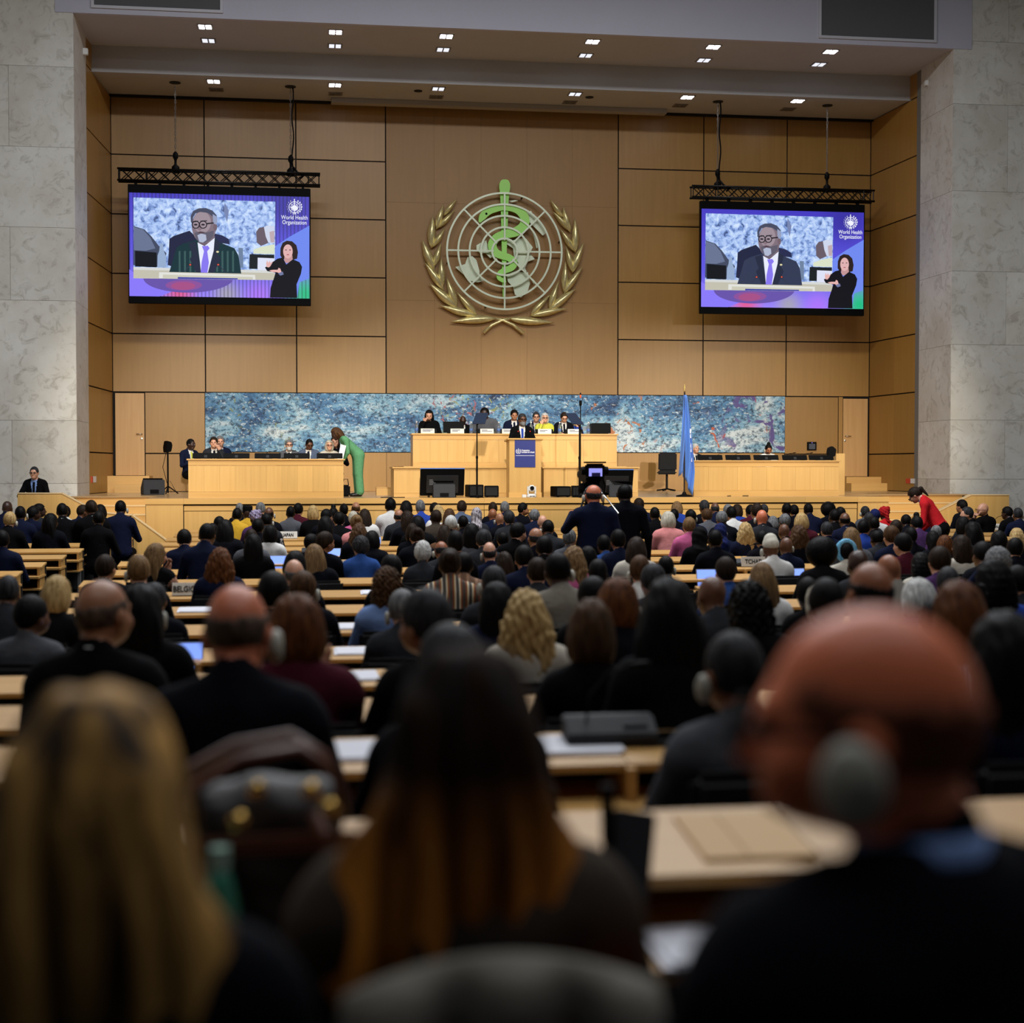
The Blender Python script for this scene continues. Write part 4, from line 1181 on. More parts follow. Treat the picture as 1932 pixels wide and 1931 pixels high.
# speech prompters
M_PROMPT = pm('prompter_glass', (52, 62, 84), 0.08, spec=0.6)
M_PROMPT.node_tree.nodes['Principled BSDF'].inputs['Transmission Weight'].default_value = 0.35
def prompter(xp, quad, label, ytop):
    Y = 29.54
    b = atY(xp, 937, Y)
    t = thing('speech_prompter', label, 'prompter', (b.x, Y, STG))
    top = atY(xp, ytop, Y).z - STG
    MB().lathe([(0.001, 0), (0.14, 0), (0.14, 0.012), (0.03, 0.03), (0.02, 0.06), (0.001, 0.06)], seg=16).build('base', M_BLACK, t)
    MB().tube([(0, 0, 0.05), (0, 0, top * 0.55)], 0.018, 8).build('lower_pole', M_BLACKM, t)
    MB().tube([(0, 0, top * 0.5), (0, 0, top)], 0.013, 8).build('upper_pole', M_BLACKM, t)
    MB().lathe([(0.024, 0), (0.024, 0.05)], seg=10).build('clamp', M_BLACK, t, loc=(0, 0, top * 0.53))
    P = [atY(x, y, Y) - b for x, y in quad]
    off = [Vector((0, 0.10 if i < 2 else -0.10, 0)) for i in range(4)]
    P = [p_ + o_ for p_, o_ in zip(P, off)]
    n_ = (P[1] - P[0]).cross(P[3] - P[0]).normalized() * 0.006
    MB().add([p_ + n_ for p_ in P] + [p_ - n_ for p_ in P], [(0, 1, 2, 3), (7, 6, 5, 4), (0, 4, 5, 1), (1, 5, 6, 2), (2, 6, 7, 3), (3, 7, 4, 0)]).build('glass', M_PROMPT, t, loc=(0, 0, 0))
    c = (P[0] + P[1] + P[2] + P[3]) / 4
    MB().tube([(0, 0, top - 0.03), (c.x, c.y * 0.4 + 0.02, c.z - 0.05)], 0.012, 6).build('glass_arm', M_BLACK, t)
prompter(900, [(899, 777), (922, 777), (914, 798), (890, 798)], 'thin speech prompter with grey glass beside the lectern, near the first television', 800)
prompter(1093, [(1069, 778), (1088, 778), (1100, 800), (1078, 799)], 'thin speech prompter with grey glass on the camera side of the lectern', 802)
# tall signal light pole
b = atY(1095, 934, 30.15); tp = atY(1095, 742, 30.15)
t = thing('signal_light_pole', 'tall black pole with small orange signal light on top', 'signal light', (b.x, 30.15, STG))
hh = tp.z - STG
MB().lathe([(0.001, 0), (0.1, 0), (0.1, 0.015), (0.02, 0.03)], seg=14).build('base', M_BLACK, t)
MB().tube([(0, 0, 0.02), (0, 0, hh - 0.2)], 0.012, 8).build('pole', M_BLACKM, t)
MB().lathe([(0.02, 0), (0.03, 0.02), (0.03, 0.09), (0.02, 0.11)], seg=12).build('connector', M_BLACK, t, loc=(0, 0, hh - 0.26))
MB().lathe([(0.001, 0), (0.016, 0.0), (0.017, 0.05), (0.012, 0.07)], seg=12).build('orange_lamp', pm('orange_lamp', (220, 90, 40), 0.4, emit=0.5), t, loc=(0, 0, hh - 0.1), smooth=True)
MB().lathe([(0.012, 0), (0.016, 0.01), (0.014, 0.04), (0.001, 0.05)], seg=12).build('top_cap', M_BLACK, t, loc=(0, 0, hh - 0.04))

# white remote camera
b = atY(1003, 937, 29.55)
t = thing('remote_camera', 'white dome-arm remote camera on the stage edge before the lectern', 'camera', (b.x, 29.56, STG))
MB().lathe([(0.001, 0), (0.095, 0.0), (0.10, 0.02), (0.09, 0.06), (0.06, 0.075), (0.001, 0.076)], seg=18).build('base', M_WHITE, t, smooth=True)
for s in (-1, 1):
    MB().box(s * 0.075 - 0.014, s * 0.075 + 0.014, -0.045, 0.045, 0.06, 0.23).build('yoke_arm', M_WHITE, t, bevel=0.012)
MB().box(-0.058, 0.058, -0.06, 0.08, 0.12, 0.25).build('camera_head', M_WHITE, t, bevel=0.02)
MB().lathe([(0.001, 0), (0.04, 0), (0.042, 0.03), (0.001, 0.032)], seg=16).build('lens', M_BLACK, t, loc=(0, -0.055, 0.19), rot=(math.pi / 2, 0, 0))
MB().box(-0.05, 0.05, -0.098, -0.092, 0.02, 0.035).build('logo_strip', M_INK, t)
MB().box(-0.19, -0.11, -0.03, 0.05, 0, 0.06).build('power_box', M_WHITE, t, bevel=0.005)

# speaker on a stand, far side by the door
b = atY(317, 925, 34.6); tp = atY(317, 832, 34.6)
t = thing('speaker_stand', 'slim black pole stand with small loudspeaker by the wooden door', 'speaker stand', (b.x, 34.6, STG))
hh = tp.z - STG
MB().tube([(0, 0, 0.02), (0, 0, hh - 0.2)], 0.02, 8).build('pole', M_BLACKM, t)
for k in range(3):
    an = k * 2.1 + 0.4
    MB().tube([(0, 0, 0.18), (0.24 * math.cos(an), 0.24 * math.sin(an), 0.01)], 0.014, 6).build('leg', M_BLACKM, t)
MB().prism([(-0.07, 0), (0.05, 0.02), (0.08, 0.16), (0.06, 0.24), (-0.05, 0.27), (-0.08, 0.12)], -0.09, 0.09).build('loudspeaker', M_BLACK, t, loc=(0, 0, hh - 0.27), rot=(0, 0, 0.5), bevel=0.01)
MB().tube([(-0.03, -0.02, hh - 0.25), (-0.11, -0.03, hh - 0.6), (-0.02, -0.03, hh - 0.95), (0.08, -0.03, hh - 1.2), (0.05, -0.02, 0.3), (0.2, 0, 0.012)], 0.007, 5).build('cable', M_BLACK, t, smooth=True)
# small speaker at the end of the flag counter
b = atY(1569, 857, 30.75)
t = thing('small_loudspeaker', 'small angled black loudspeaker at the end of the flag counter', 'loudspeaker', (b.x, 30.75, zr))
MB().prism([(-0.06, 0.0), (0.06, 0.02), (0.085, 0.17), (0.0, 0.24), (-0.08, 0.2), (-0.1, 0.08)], -0.07, 0.07).build('cabinet', M_BLACK, t, loc=(0, 0, 0.07), bevel=0.01)
MB().tube([(0, 0, 0), (0, 0, 0.1)], 0.015, 8).build('stand', M_BLACK, t)
# box end behind the right counter
b0 = atY(1576, 856, 31.2); b1 = atY(1591, 856, 31.2)
tag(MB().box(0, 0.2, 0, 0.5, 0, b0.z - STG).build('counter_end_box', M_DESK, loc=(b0.x + 0.02, 31.2, STG), bevel=0.003), 'narrow maple box closing the end of the flag counter', 'box')
# wall touch panel
b = atY(1532, 842, YB - 0.04)
t = thing('wall_control_panel', 'small black wall control panel with grey screen', 'panel', (b.x, YB - 0.045, b.z))
MB().box(-0.125, 0.125, 0, 0.04, -0.11, 0.11).build('housing', M_BLACK, t, bevel=0.006)
MB().box(-0.085, 0.085, -0.003, 0.0, -0.08, 0.06).build('touch_screen', pm('grey_lcd', (62, 66, 78), 0.3, emit=0.15), t)
MB().box(-0.008, 0.008, -0.004, 0.0, 0.08, 0.095).build('status_lamp', pm('violet_led', (120, 110, 240), 0.4, emit=2), t)

# flag on its pole ------------------------------------------------------
b = atY(1291, 931, 29.95); tp = atY(1291, 722, 29.95)
fl = thing('flag_on_pole', 'light blue flag hanging on a dark pole with gold tip', 'flag', (b.x, 29.95, STG))
hh = tp.z - STG
MB().lathe([(0.001, 0), (0.17, 0.0), (0.17, 0.025), (0.05, 0.05), (0.03, 0.1), (0.001, 0.1)], seg=18).build('base', M_BLACK, fl)
MB().tube([(0, 0, 0.05), (0, 0, hh - 0.18)], 0.017, 8).build('pole', pm('dark_wood_pole', (46, 34, 26), 0.4), fl)
MB().lathe([(0.012, 0), (0.022, 0.02), (0.012, 0.05), (0.02, 0.09), (0.012, 0.13), (0.001, 0.21)], seg=10).build('finial', pm('brass_finial', (214, 182, 110), 0.3, 0.8), fl, loc=(0, 0, hh - 0.2), smooth=True)
z1 = hh - 0.26; z0 = 0.02
nu, nv = 34, 22
vs = []
for i in range(nv):
    t_ = i / (nv - 1)
    wdt = 0.04 + 0.32 * t_ ** 0.8 * (1 - 0.30 * max(0, t_ - 0.75) / 0.25)
    for j in range(nu):
        s = j / (nu - 1)
        x = -0.02 - 0.10 * t_ + wdt * s + 0.01 * math.sin(9 * s + 3 * t_)
        y = -0.02 + 0.05 * (0.3 + t_) * math.sin(s * 15 + 2.2 * t_) - 0.05 * s
        low = z0 + 0.28 * abs(math.sin(2.6 * s + 0.6)) * 1.0
        low = z0 + (0.62 - 0.62 * s if s > 0.35 else 0.40 + 0.3 * s)
        vs.append((x, y, z1 - (z1 - low) * t_))
fs = [(i * nu + j, i * nu + j + 1, (i + 1) * nu + j + 1, (i + 1) * nu + j) for i in range(nv - 1) for j in range(nu - 1)]
fo = MB().add(vs, fs).build('cloth', pm('flag_blue_cloth', (84, 134, 214), 0.75, var=0.05, scale=(8, 8, 2), sheen=0.2), fl, smooth=True)
md = fo.modifiers.new('thickness', 'SOLIDIFY'); md.thickness = 0.006
for k, (sx_, tz_) in enumerate(((0.80, 0.40), (0.83, 0.47), (0.85, 0.54), (0.86, 0.61), (0.88, 0.68))):
    j = int(sx_ * (nu - 1)); i = int(tz_ * (nv - 1))
    v = vs[i * nu + j]
    MB().prism([(-0.02, -0.04), (0.012, -0.05), (0.02, 0.03), (-0.01, 0.05)], -0.004, 0.0).build('white_emblem', M_WINK, fl, loc=(v[0] + 0.01, v[1] - 0.012, v[2]))

# black office chair between the rostrum and the flag
def swivel_chair(name, label, loc, rz, mat, group=None):
    t = thing(name, label, 'chair', loc, rz, group)
    MB().box(-0.23, 0.23, -0.22, 0.22, 0.0, 0.09).build('seat', mat, t, loc=(0, 0, 0.43), bevel=0.03)
    MB().box(-0.23, 0.23, -0.035, 0.035, 0.0, 0.46).build('backrest', mat, t, loc=(0, -0.22, 0.52), rot=(0.10, 0, 0), bevel=0.03)
    MB().tube([(0, 0, 0.06), (0, 0, 0.44)], 0.03, 8).build('column', M_BLACKM, t)
    for k in range(5):
        an = k * 2 * math.pi / 5
        MB().tube([(0, 0, 0.07), (0.25 * math.cos(an), 0.25 * math.sin(an), 0.03)], 0.02, 6).build('base_arm', M_BLACK, t)
    return t
M_FABRIC = pm('black_chair_fabric', (15, 15, 17), 0.9, var=0.1, scale=(60, 60, 60), bump=0.1)
b = atY(1258, 925, 36.2)
swivel_chair('office_chair', 'empty black office chair between the rostrum and the flag', (b.x, 36.2, STG), math.pi * 0.9, M_FABRIC)
# wooden box on the floor near the low cabinet
b = atY(725, 929, 32.5)
t = thing('floor_box', 'small wooden box on the stage floor beside the low cabinet', 'box', (b.x, 32.5, STG))
MB().box(-0.17, 0.17, 0, 0.3, 0, 0.16).build('box_body', M_DESK, t)
MB().box(-0.18, 0.18, -0.01, 0.31, 0.16, 0.175).build('lid', M_DESKH, t)
b = atY(652, 925, 31.0)
t = thing('handbag', 'black handbag standing on the floor at the feet of the woman in green', 'bag', (b.x, 31.2, STG))
MB().box(-0.08, 0.10, -0.05, 0.06, 0, 0.24).build('bag_body', M_BLACK, t, bevel=0.03)
MB().tube([(-0.05, 0, 0.23), (-0.03, 0, 0.36), (0.05, 0, 0.36), (0.07, 0, 0.23)], 0.01, 6).build('strap', M_BLACK, t, smooth=True)
# gooseneck microphones along the counters
def gooseneck(x, Y, z, label, d=1, group=None):
    p = atY(x, 850, Y)
    t = thing('gooseneck_microphone', label, 'microphone', (p.x, Y, z), group=group)
    MB().box(-0.05, 0.05, -0.03, 0.04, 0, 0.025).build('base', M_BLACK, t)
    MB().tube([(0, 0, 0.02), (0, 0.0, 0.10), (0.08 * d, 0.03, 0.15), (0.19 * d, 0.05, 0.165)], 0.005, 5).build('neck', M_BLACK, t)
    MB().tube([(0.18 * d, 0.05, 0.163), (0.235 * d, 0.06, 0.17)], 0.011, 6).build('tip', M_BLACK, t)
for i, x in enumerate((437, 500, 536)):
    gooseneck(x, 30.6, zl, f'thin gooseneck microphone, {wh[i]} along the counter of seated officials', 1, 'microphones of the officials counter')
for i, x in enumerate((1352, 1385, 1432, 1483, 1515)):
    gooseneck(x, 30.85, zr, f'thin gooseneck microphone, {wh[i]} from the flag along its counter', 1, 'microphones of the flag counter')
# cables on the deck
for pts, lab in (([(8.75, 30.1), (8.95, 30.35), (9.2, 30.2), (9.45, 30.45), (9.6, 30.4)], 'thin black cable lying on the deck beside the flag'), ([(1.5, 29.6), (1.62, 29.75), (1.8, 29.62), (1.98, 29.7)], 'thin black cable on the deck near the wooden floor box')):
    tag(MB().tube([(x, y, STG + 0.008) for x, y in pts], 0.008, 5).build('deck_cable', M_BLACK, smooth=True), lab, 'cable')

# ================================================================== people: one continuous body surface from a distance field
def surface_net(vals, ids, org, h):
    """naive surface nets: one vertex per mixed cell, one quad per crossing edge"""
    ins = vals < 0
    nx, ny, nz = vals.shape
    c = np.zeros((nx - 1, ny - 1, nz - 1), np.int8)
    for dx in (0, 1):
        for dy in (0, 1):
            for dz in (0, 1):
                c += ins[dx:nx - 1 + dx, dy:ny - 1 + dy, dz:nz - 1 + dz]
    mixed = (c > 0) & (c < 8)
    cells = np.argwhere(mixed)
    idx = -np.ones(mixed.shape, np.int64)
    idx[mixed] = np.arange(len(cells))
    acc = np.zeros((len(cells), 3)); cnt = np.zeros(len(cells))
    I, J, K = cells.T
    for ax in range(3):
        for u in (0, 1):
            for v in (0, 1):
                o0 = [0, 0, 0]; o1 = [0, 0, 0]
                oth = [a for a in range(3) if a != ax]
                o0[oth[0]] = o1[oth[0]] = u; o0[oth[1]] = o1[oth[1]] = v; o1[ax] = 1
                a = vals[I + o0[0], J + o0[1], K + o0[2]]; b = vals[I + o1[0], J + o1[1], K + o1[2]]
                m = (a < 0) != (b < 0)
                t = np.where(m, a / np.where(m, a - b, 1), 0)
                p = np.tile(np.array(o0, float), (len(cells), 1)); p[:, ax] += t
                acc[m] += p[m]; cnt[m] += 1
    pts = (cells + acc / cnt[:, None]) * h + org
    quads = []; qid = []
    for ax in range(3):
        sl0 = [slice(None)] * 3; sl1 = [slice(None)] * 3
        sl0[ax] = slice(0, -1); sl1[ax] = slice(1, None)
        a = ins[tuple(sl0)]; b = ins[tuple(sl1)]
        oth = [k for k in range(3) if k != ax]
        e = np.argwhere(a != b)
        ok = (e[:, oth[0]] > 0) & (e[:, oth[1]] > 0) & (e[:, oth[0]] < vals.shape[oth[0]] - 1) & (e[:, oth[1]] < vals.shape[oth[1]] - 1)
        e = e[ok]
        if len(e) == 0: continue
        def cell(d0, d1):
            q = e.copy(); q[:, oth[0]] -= d0; q[:, oth[1]] -= d1
            return idx[q[:, 0], q[:, 1], q[:, 2]]
        q = np.stack([cell(0, 0), cell(1, 0), cell(1, 1), cell(0, 1)], 1)
        s = a[e[:, 0], e[:, 1], e[:, 2]]
        flip = s if ax != 1 else ~s
        q[~flip] = q[~flip][:, ::-1]
        quads.append(q)
        i_in = e.copy(); i_in[~s, ax] += 1
        qid.append(ids[i_in[:, 0], i_in[:, 1], i_in[:, 2]])
    return pts, np.concatenate(quads), np.concatenate(qid)

class Field:
    def __init__(s, lo, hi, h):
        s.h = h; s.o = np.array(lo, float)
        n = [int(math.ceil((b - a) / h)) + 1 for a, b in zip(lo, hi)]
        s.v = np.full(n, 0.5); s.best = np.full(n, 9.0); s.id = np.zeros(n, np.int16)
        s.ax = [s.o[i] + np.arange(n[i]) * h for i in range(3)]
    def blk(s, lo, hi):
        r = []
        for i in range(3):
            a = max(0, int(math.floor((lo[i] - s.o[i]) / s.h))); b = min(s.v.shape[i], int(math.ceil((hi[i] - s.o[i]) / s.h)) + 1)
            r.append(slice(a, max(b, a)))
        X = s.ax[0][r[0]][:, None, None]; Y = s.ax[1][r[1]][None, :, None]; Z = s.ax[2][r[2]][None, None, :]
        return tuple(r), X, Y, Z
    def put(s, r, d, k, rid):
        a = s.v[r]
        if k > 0:
            hh = np.clip(0.5 + 0.5 * (a - d) / k, 0, 1)
            s.v[r] = a * (1 - hh) + d * hh - k * hh * (1 - hh)
        else:
            s.v[r] = np.minimum(a, d)
        b = s.best[r]; m = d < b
        s.best[r] = np.where(m, d, b); s.id[r] = np.where(m, rid, s.id[r])
    def cap(s, a, b, ra, rb, rid=1, k=0.03):
        a = np.array(a, float); b = np.array(b, float); m = max(ra, rb) + k + 2.5 * s.h
        r, X, Y, Z = s.blk(np.minimum(a, b) - m, np.maximum(a, b) + m)
        ba = b - a; l2 = max((ba ** 2).sum(), 1e-9)
        t = np.clip(((X - a[0]) * ba[0] + (Y - a[1]) * ba[1] + (Z - a[2]) * ba[2]) / l2, 0, 1)
        d = np.sqrt((X - a[0] - t * ba[0]) ** 2 + (Y - a[1] - t * ba[1]) ** 2 + (Z - a[2] - t * ba[2]) ** 2) - (ra + (rb - ra) * t)
        s.put(r, d, k, rid)
    def ell(s, c, rad, rid=1, k=0.03, rot=None, sub=False):
        c = np.array(c, float); rad = np.array(rad, float); m = rad.max() + k + 2.5 * s.h
        r, X, Y, Z = s.blk(c - m, c + m)
        x, y, z = X - c[0], Y - c[1], Z - c[2]
        if rot is not None:
            R = np.array(rot)
            x, y, z = R[0, 0] * x + R[1, 0] * y + R[2, 0] * z, R[0, 1] * x + R[1, 1] * y + R[2, 1] * z, R[0, 2] * x + R[1, 2] * y + R[2, 2] * z
        k0 = np.sqrt((x / rad[0]) ** 2 + (y / rad[1]) ** 2 + (z / rad[2]) ** 2) + 1e-9
        k1 = np.sqrt((x / rad[0] ** 2) ** 2 + (y / rad[1] ** 2) ** 2 + (z / rad[2] ** 2) ** 2) + 1e-9
        d = k0 * (k0 - 1) / k1
        if sub:
            a = s.v[r]; hh = np.clip(0.5 - 0.5 * (a + d) / k, 0, 1)
            s.v[r] = a * (1 - hh) - d * hh + k * hh * (1 - hh)
        else:
            s.put(r, d, k, rid)
    def clip(s, fn):
        X = s.ax[0][:, None, None]; Y = s.ax[1][None, :, None]; Z = s.ax[2][None, None, :]
        s.v = np.maximum(s.v, fn(X, Y, Z))
    def warp(s, fn):
        X = s.ax[0][:, None, None]; Y = s.ax[1][None, :, None]; Z = s.ax[2][None, None, :]
        s.v = s.v + fn(X, Y, Z)
    def mesh(s):
        return surface_net(s.v, s.id, s.o, s.h)

SKIN, TOP, BOT, SHOE, SHIRT, TIE = 0, 1, 2, 3, 4, 5
PELV_SIT, PELV_STAND = 0.52, 0.93
HEAD_UP = 0.675
HS = 1.06

def rotx(a):
    c, s = math.cos(a), math.sin(a)
    return np.array([[1, 0, 0], [0, c, -s], [0, s, c]])

def body_field(h, stand=False, lean=0.0, armR=None, armL=None, spread=0.0, front=False, legw=0.0, lo=None, hi=None, bare=False):
    """arm = (elbow, wrist, fingertip direction) in coordinates of the untilted torso (pelvis at origin)"""
    P0 = np.array([0, 0.0, PELV_STAND if stand else PELV_SIT])
    R = rotx(-lean)
    T = lambda p: tuple(R @ np.array(p, float) + P0)
    zt = P0[2] + 0.86
    f = Field(lo or (-0.46, -0.42 if lean < .5 else -0.45, -0.02), hi or (0.46, 0.75 + 0.45 * math.sin(max(lean, 0)), zt + 0.02), h)
    # torso
    f.ell(T((0, 0.0, 0.0)), (0.175, 0.135, 0.13), BOT if stand else TOP, 0.02)
    f.ell(T((0, 0.0, 0.15)), (0.168, 0.120, 0.22), TOP, 0.06, R)
    f.ell(T((0, 0.0, 0.34)), (0.175, 0.112, 0.20), TOP, 0.06, R)
    f.cap(T((-0.16, -0.012, 0.452)), T((0.16, -0.012, 0.452)), 0.072, 0.072, TOP, 0.06)
    for s in (-1, 1):
        f.cap(T((s * 0.03, -0.014, 0.54)), T((s * 0.15, -0.01, 0.485)), 0.044, 0.054, TOP, 0.04)
    # jacket collar, neck and head
    f.cap(T((0, -0.016, 0.49)), T((0, -0.004, 0.562)), 0.078, 0.060, TOP, 0.03)
    f.cap(T((0, -0.004, 0.52)), T((0, 0.02, 0.62)), 0.057, 0.057, SKIN, 0.010)
    H = np.array([0, 0.05, HEAD_UP])
    q = lambda x, y, z: T(H + np.array([x, y, z]) * HS)
    E_ = lambda c, rad, rid, k, RR, sub=False: f.ell(c, tuple(HS * v for v in rad), rid, k, RR, sub)
    E_(q(0, -0.012, 0.018), (0.074, 0.093, 0.094), SKIN, 0.02, R)
    E_(q(0, 0.026, -0.045), (0.058, 0.062, 0.066), SKIN, 0.035, R)
    E_(q(0, 0.062, -0.086), (0.030, 0.026, 0.024), SKIN, 0.03, R)
    f.cap(q(-0.034, 0.074, 0.022), q(0.034, 0.074, 0.022), 0.012, 0.012, SKIN, 0.02)
    for s in (-1, 1):
        E_(q(s * 0.031, 0.103, 0.004), (0.017, 0.014, 0.011), SKIN, 0.012, R, sub=True)
        E_(q(s * 0.040, 0.060, -0.03), (0.022, 0.022, 0.02), SKIN, 0.02, R)
        E_(q(s * 0.077, -0.008, -0.012), (0.010, 0.020, 0.031), SKIN, 0.008, R)
    f.cap(q(0, 0.084, 0.012), q(0, 0.102, -0.026), 0.009, 0.013, SKIN, 0.012)
    f.cap(q(-0.02, 0.080, -0.056), q(0.02, 0.080, -0.056), 0.008, 0.008, SKIN, 0.008)
    # arms and hands with five fingers
    for s, arm in ((1, armR), (-1, armL)):
        if arm is None:
            arm = ((0.265, 0.10, 0.19), (0.125, 0.335, 0.262), (-0.25, 0.97, -0.03))
        e, w, fd = [np.array(v, float) for v in arm[:3]]
        world = len(arm) > 3
        M = np.array([s, 1, 1.0])
        TT = (lambda p: tuple(np.array(p) + P0)) if world else T
        sh = T(np.array([0.185, -0.01, 0.425]) * M)
        f.cap(sh, TT(e * M), 0.060, 0.047, SKIN if bare else TOP, 0.035)
        f.cap(TT(e * M), TT(w * M), 0.046, 0.034, SKIN if bare else TOP, 0.015)
        fd = fd / np.linalg.norm(fd)
        up = np.array([0, 0, 1.0]) if abs(fd[2]) < 0.8 else np.array([0, 1.0, 0])
        sd = np.cross(fd, up); sd /= np.linalg.norm(sd); nn = np.cross(sd, fd)
        pc = w + fd * 0.062
        f.cap(TT((w + fd * 0.005) * M), TT((w + fd * 0.05) * M), 0.028, 0.030, SKIN, 0.01)
        for a_, ln in ((-0.027, 0.062), (-0.009, 0.074), (0.009, 0.078), (0.027, 0.070)):
            b0 = pc + sd * a_ + fd * 0.012
            b1 = b0 + fd * ln * 0.55 + nn * 0.004
            b2 = b1 + fd * ln * 0.42 - nn * 0.02
            f.cap(TT((pc - fd * 0.03 + sd * a_ * 0.7) * M), TT(b0 * M), 0.014, 0.0115, SKIN, 0.006)
            f.cap(TT(b0 * M), TT(b1 * M), 0.0105, 0.0095, SKIN, 0.003)
            f.cap(TT(b1 * M), TT(b2 * M), 0.0095, 0.008, SKIN, 0.003)
        th0 = w + fd * 0.025 - sd * 0.028
        f.cap(TT(th0 * M), TT((th0 + fd * 0.035 - sd * 0.025 - nn * 0.008) * M), 0.013, 0.011, SKIN, 0.008)
        f.cap(TT((th0 + fd * 0.035 - sd * 0.025 - nn * 0.008) * M), TT((th0 + fd * 0.062 - sd * 0.03 - nn * 0.012) * M), 0.0105, 0.009, SKIN, 0.003)
    # legs
    for s in (-1, 1):
        if stand:
            hx = 0.09 + spread * 0.3
            f.cap((s * 0.085, 0, 0.90), (s * hx, 0.01, 0.50), 0.092 + legw, 0.064 + legw, BOT, 0.05)
            f.cap((s * hx, 0.01, 0.50), (s * (hx + 0.01), -0.02, 0.10 + legw * 0.5), 0.064 + legw, 0.050 + legw * 1.3, BOT, 0.02)
            f.cap((s * (hx + 0.01), -0.03, 0.045), (s * (hx + 0.025), 0.15, 0.035), 0.045, 0.038, SHOE, 0.015)
        else:
            f.cap((s * 0.09, 0.0, 0.50), (s * 0.115, 0.42, 0.50), 0.088, 0.064, BOT, 0.04)
            f.cap((s * 0.115, 0.42, 0.50), (s * 0.115, 0.40, 0.10), 0.060, 0.045, BOT, 0.02)
            f.cap((s * 0.115, 0.38, 0.045), (s * 0.12, 0.56, 0.035), 0.045, 0.038, SHOE, 0.015)
    pts, quads, qid = f.mesh()
    if front:
        # open jacket: shirt and tie on the chest
        cen = pts[quads].mean(1)
        loc = (cen - P0) @ R
        x, y, z = loc[:, 0], loc[:, 1], loc[:, 2]
        v = (qid == TOP) & (y > 0.02) & (z > 0.10) & (z < 0.56) & (np.abs(x) < 0.062 * np.clip((z - 0.10) / 0.38, 0, 1))
        qid = np.where(v, SHIRT, qid)
        tie = v & (np.abs(x) < 0.022) & (z < 0.50)
        qid = np.where(tie, TIE, qid)
    head_c = np.array(T(H)); pivot = np.array(T((0, 0.005, 0.55)))
    return pts, quads, qid, head_c, pivot, R

# --- arms for the poses
CHIN = ((0.215, 0.24, 0.265), (0.105, 0.165, 0.50), (-0.30, 0.0, 0.95))
PHONE = ((0.25, 0.20, 0.24), (0.12, 0.30, 0.42), (-0.25, 0.35, 0.9))
HEADH = ((0.30, 0.10, 0.42), (0.17, 0.03, 0.62), (-0.65, -0.1, 0.75))
DOWN = ((0.255, -0.03, 0.16), (0.27, 0.05, -0.08), (0.0, 0.15, -1))
CLASP = ((0.28, 0.12, 0.22), (0.05, 0.30, 0.235), (-0.7, 0.7, 0.0))
CAMOP = ((0.27, 0.16, 0.28), (0.17, 0.36, 0.46), (-0.2, 0.9, 0.2))
LECT = ((0.27, 0.08, 0.19), (0.20, 0.28, 0.20), (-0.2, 0.9, -0.1))
VARI = {
    'desk': dict(), 'deskF': dict(front=True), 'desk2': dict(lean=0.16), 'chin': dict(armR=CHIN), 'chinL': dict(armL=CHIN), 'phone': dict(armR=PHONE, lean=0.05),
    'hair': dict(armL=HEADH), 'chinF': dict(armL=CHIN, front=True), 'sleeve': dict(armR=CHIN, bare=True), 'clasp': dict(stand=True, armR=CLASP, armL=CLASP, front=True, lean=0.06),
    'stand': dict(stand=True, armR=DOWN, armL=DOWN), 'camop': dict(stand=True, armR=DOWN, armL=CAMOP), 'lect': dict(stand=True, armR=LECT, armL=LECT, front=True),
    'bent': dict(stand=True, lean=0.80, legw=0.032, armR=((0.2, 0.16, 0.22), (0.10, 0.34, 0.16), (-0.3, 0.8, -0.3)), armL=((0.2, 0.16, 0.22), (0.10, 0.34, 0.16), (-0.3, 0.8, -0.3)), spread=0.0),
    'stoop': dict(stand=True, lean=0.55, armR=((0.24, 0.14, 0.20), (0.18, 0.34, 0.14), (0.0, 0.8, -0.4)), armL=((0.24, 0.14, 0.20), (0.18, 0.34, 0.14), (0.0, 0.8, -0.4))),
}
BODY_CACHE = {}
def base_body(pose, lod):
    key = (pose, lod)
    if key in BODY_CACHE: return BODY_CACHE[key]
    h = {0: 0.0095, 1: 0.012, 2: 0.0145}[lod]
    pts, quads, qid, hc, pv, R = body_field(h, **VARI[pose])
    me = bpy.data.meshes.new('body_base')
    me.from_pydata(pts.tolist(), [], quads.tolist())
    for i in range(6): me.materials.append(None)
    me.polygons.foreach_set('material_index', qid.astype(np.int32))
    me.polygons.foreach_set('use_smooth', [True] * len(me.polygons))
    ratio = {0: 0.45, 1: 0.24, 2: 0.15}[lod]
    if VARI[pose].get('front'): ratio = 0.7
    o = bpy.data.objects.new('tmp', me); COL.objects.link(o)
    sm = o.modifiers.new('s', 'SMOOTH'); sm.factor = 0.5; sm.iterations = 2
    dm = o.modifiers.new('d', 'DECIMATE'); dm.ratio = ratio
    dg = bpy.context.evaluated_depsgraph_get()
    me2 = bpy.data.meshes.new_from_object(o.evaluated_get(dg))
    bpy.data.objects.remove(o); bpy.data.meshes.remove(me)
    me2.polygons.foreach_set('use_smooth', [True] * len(me2.polygons))
    co = np.empty(len(me2.vertices) * 3); me2.vertices.foreach_get('co', co)
    BODY_CACHE[key] = (me2, co.reshape(-1, 3), hc, pv, R)
    return BODY_CACHE[key]

def euler_np(yaw, pitch, roll):
    return np.array(Euler((pitch, roll, yaw), 'XYZ').to_matrix())

# --- hair and head coverings, in head coordinates (head centre at origin, face towards +y)
def wav(X, Y, Z, fx, fz, amp):
    return amp * (np.sin(X * fx + 2.0 * np.sin(Z * fz)) * np.cos(Y * fx * 0.8 + Z * fz * 0.6) + 0.5 * np.sin(X * fx * 2.1 + Z * fz * 1.7 + 1.0))

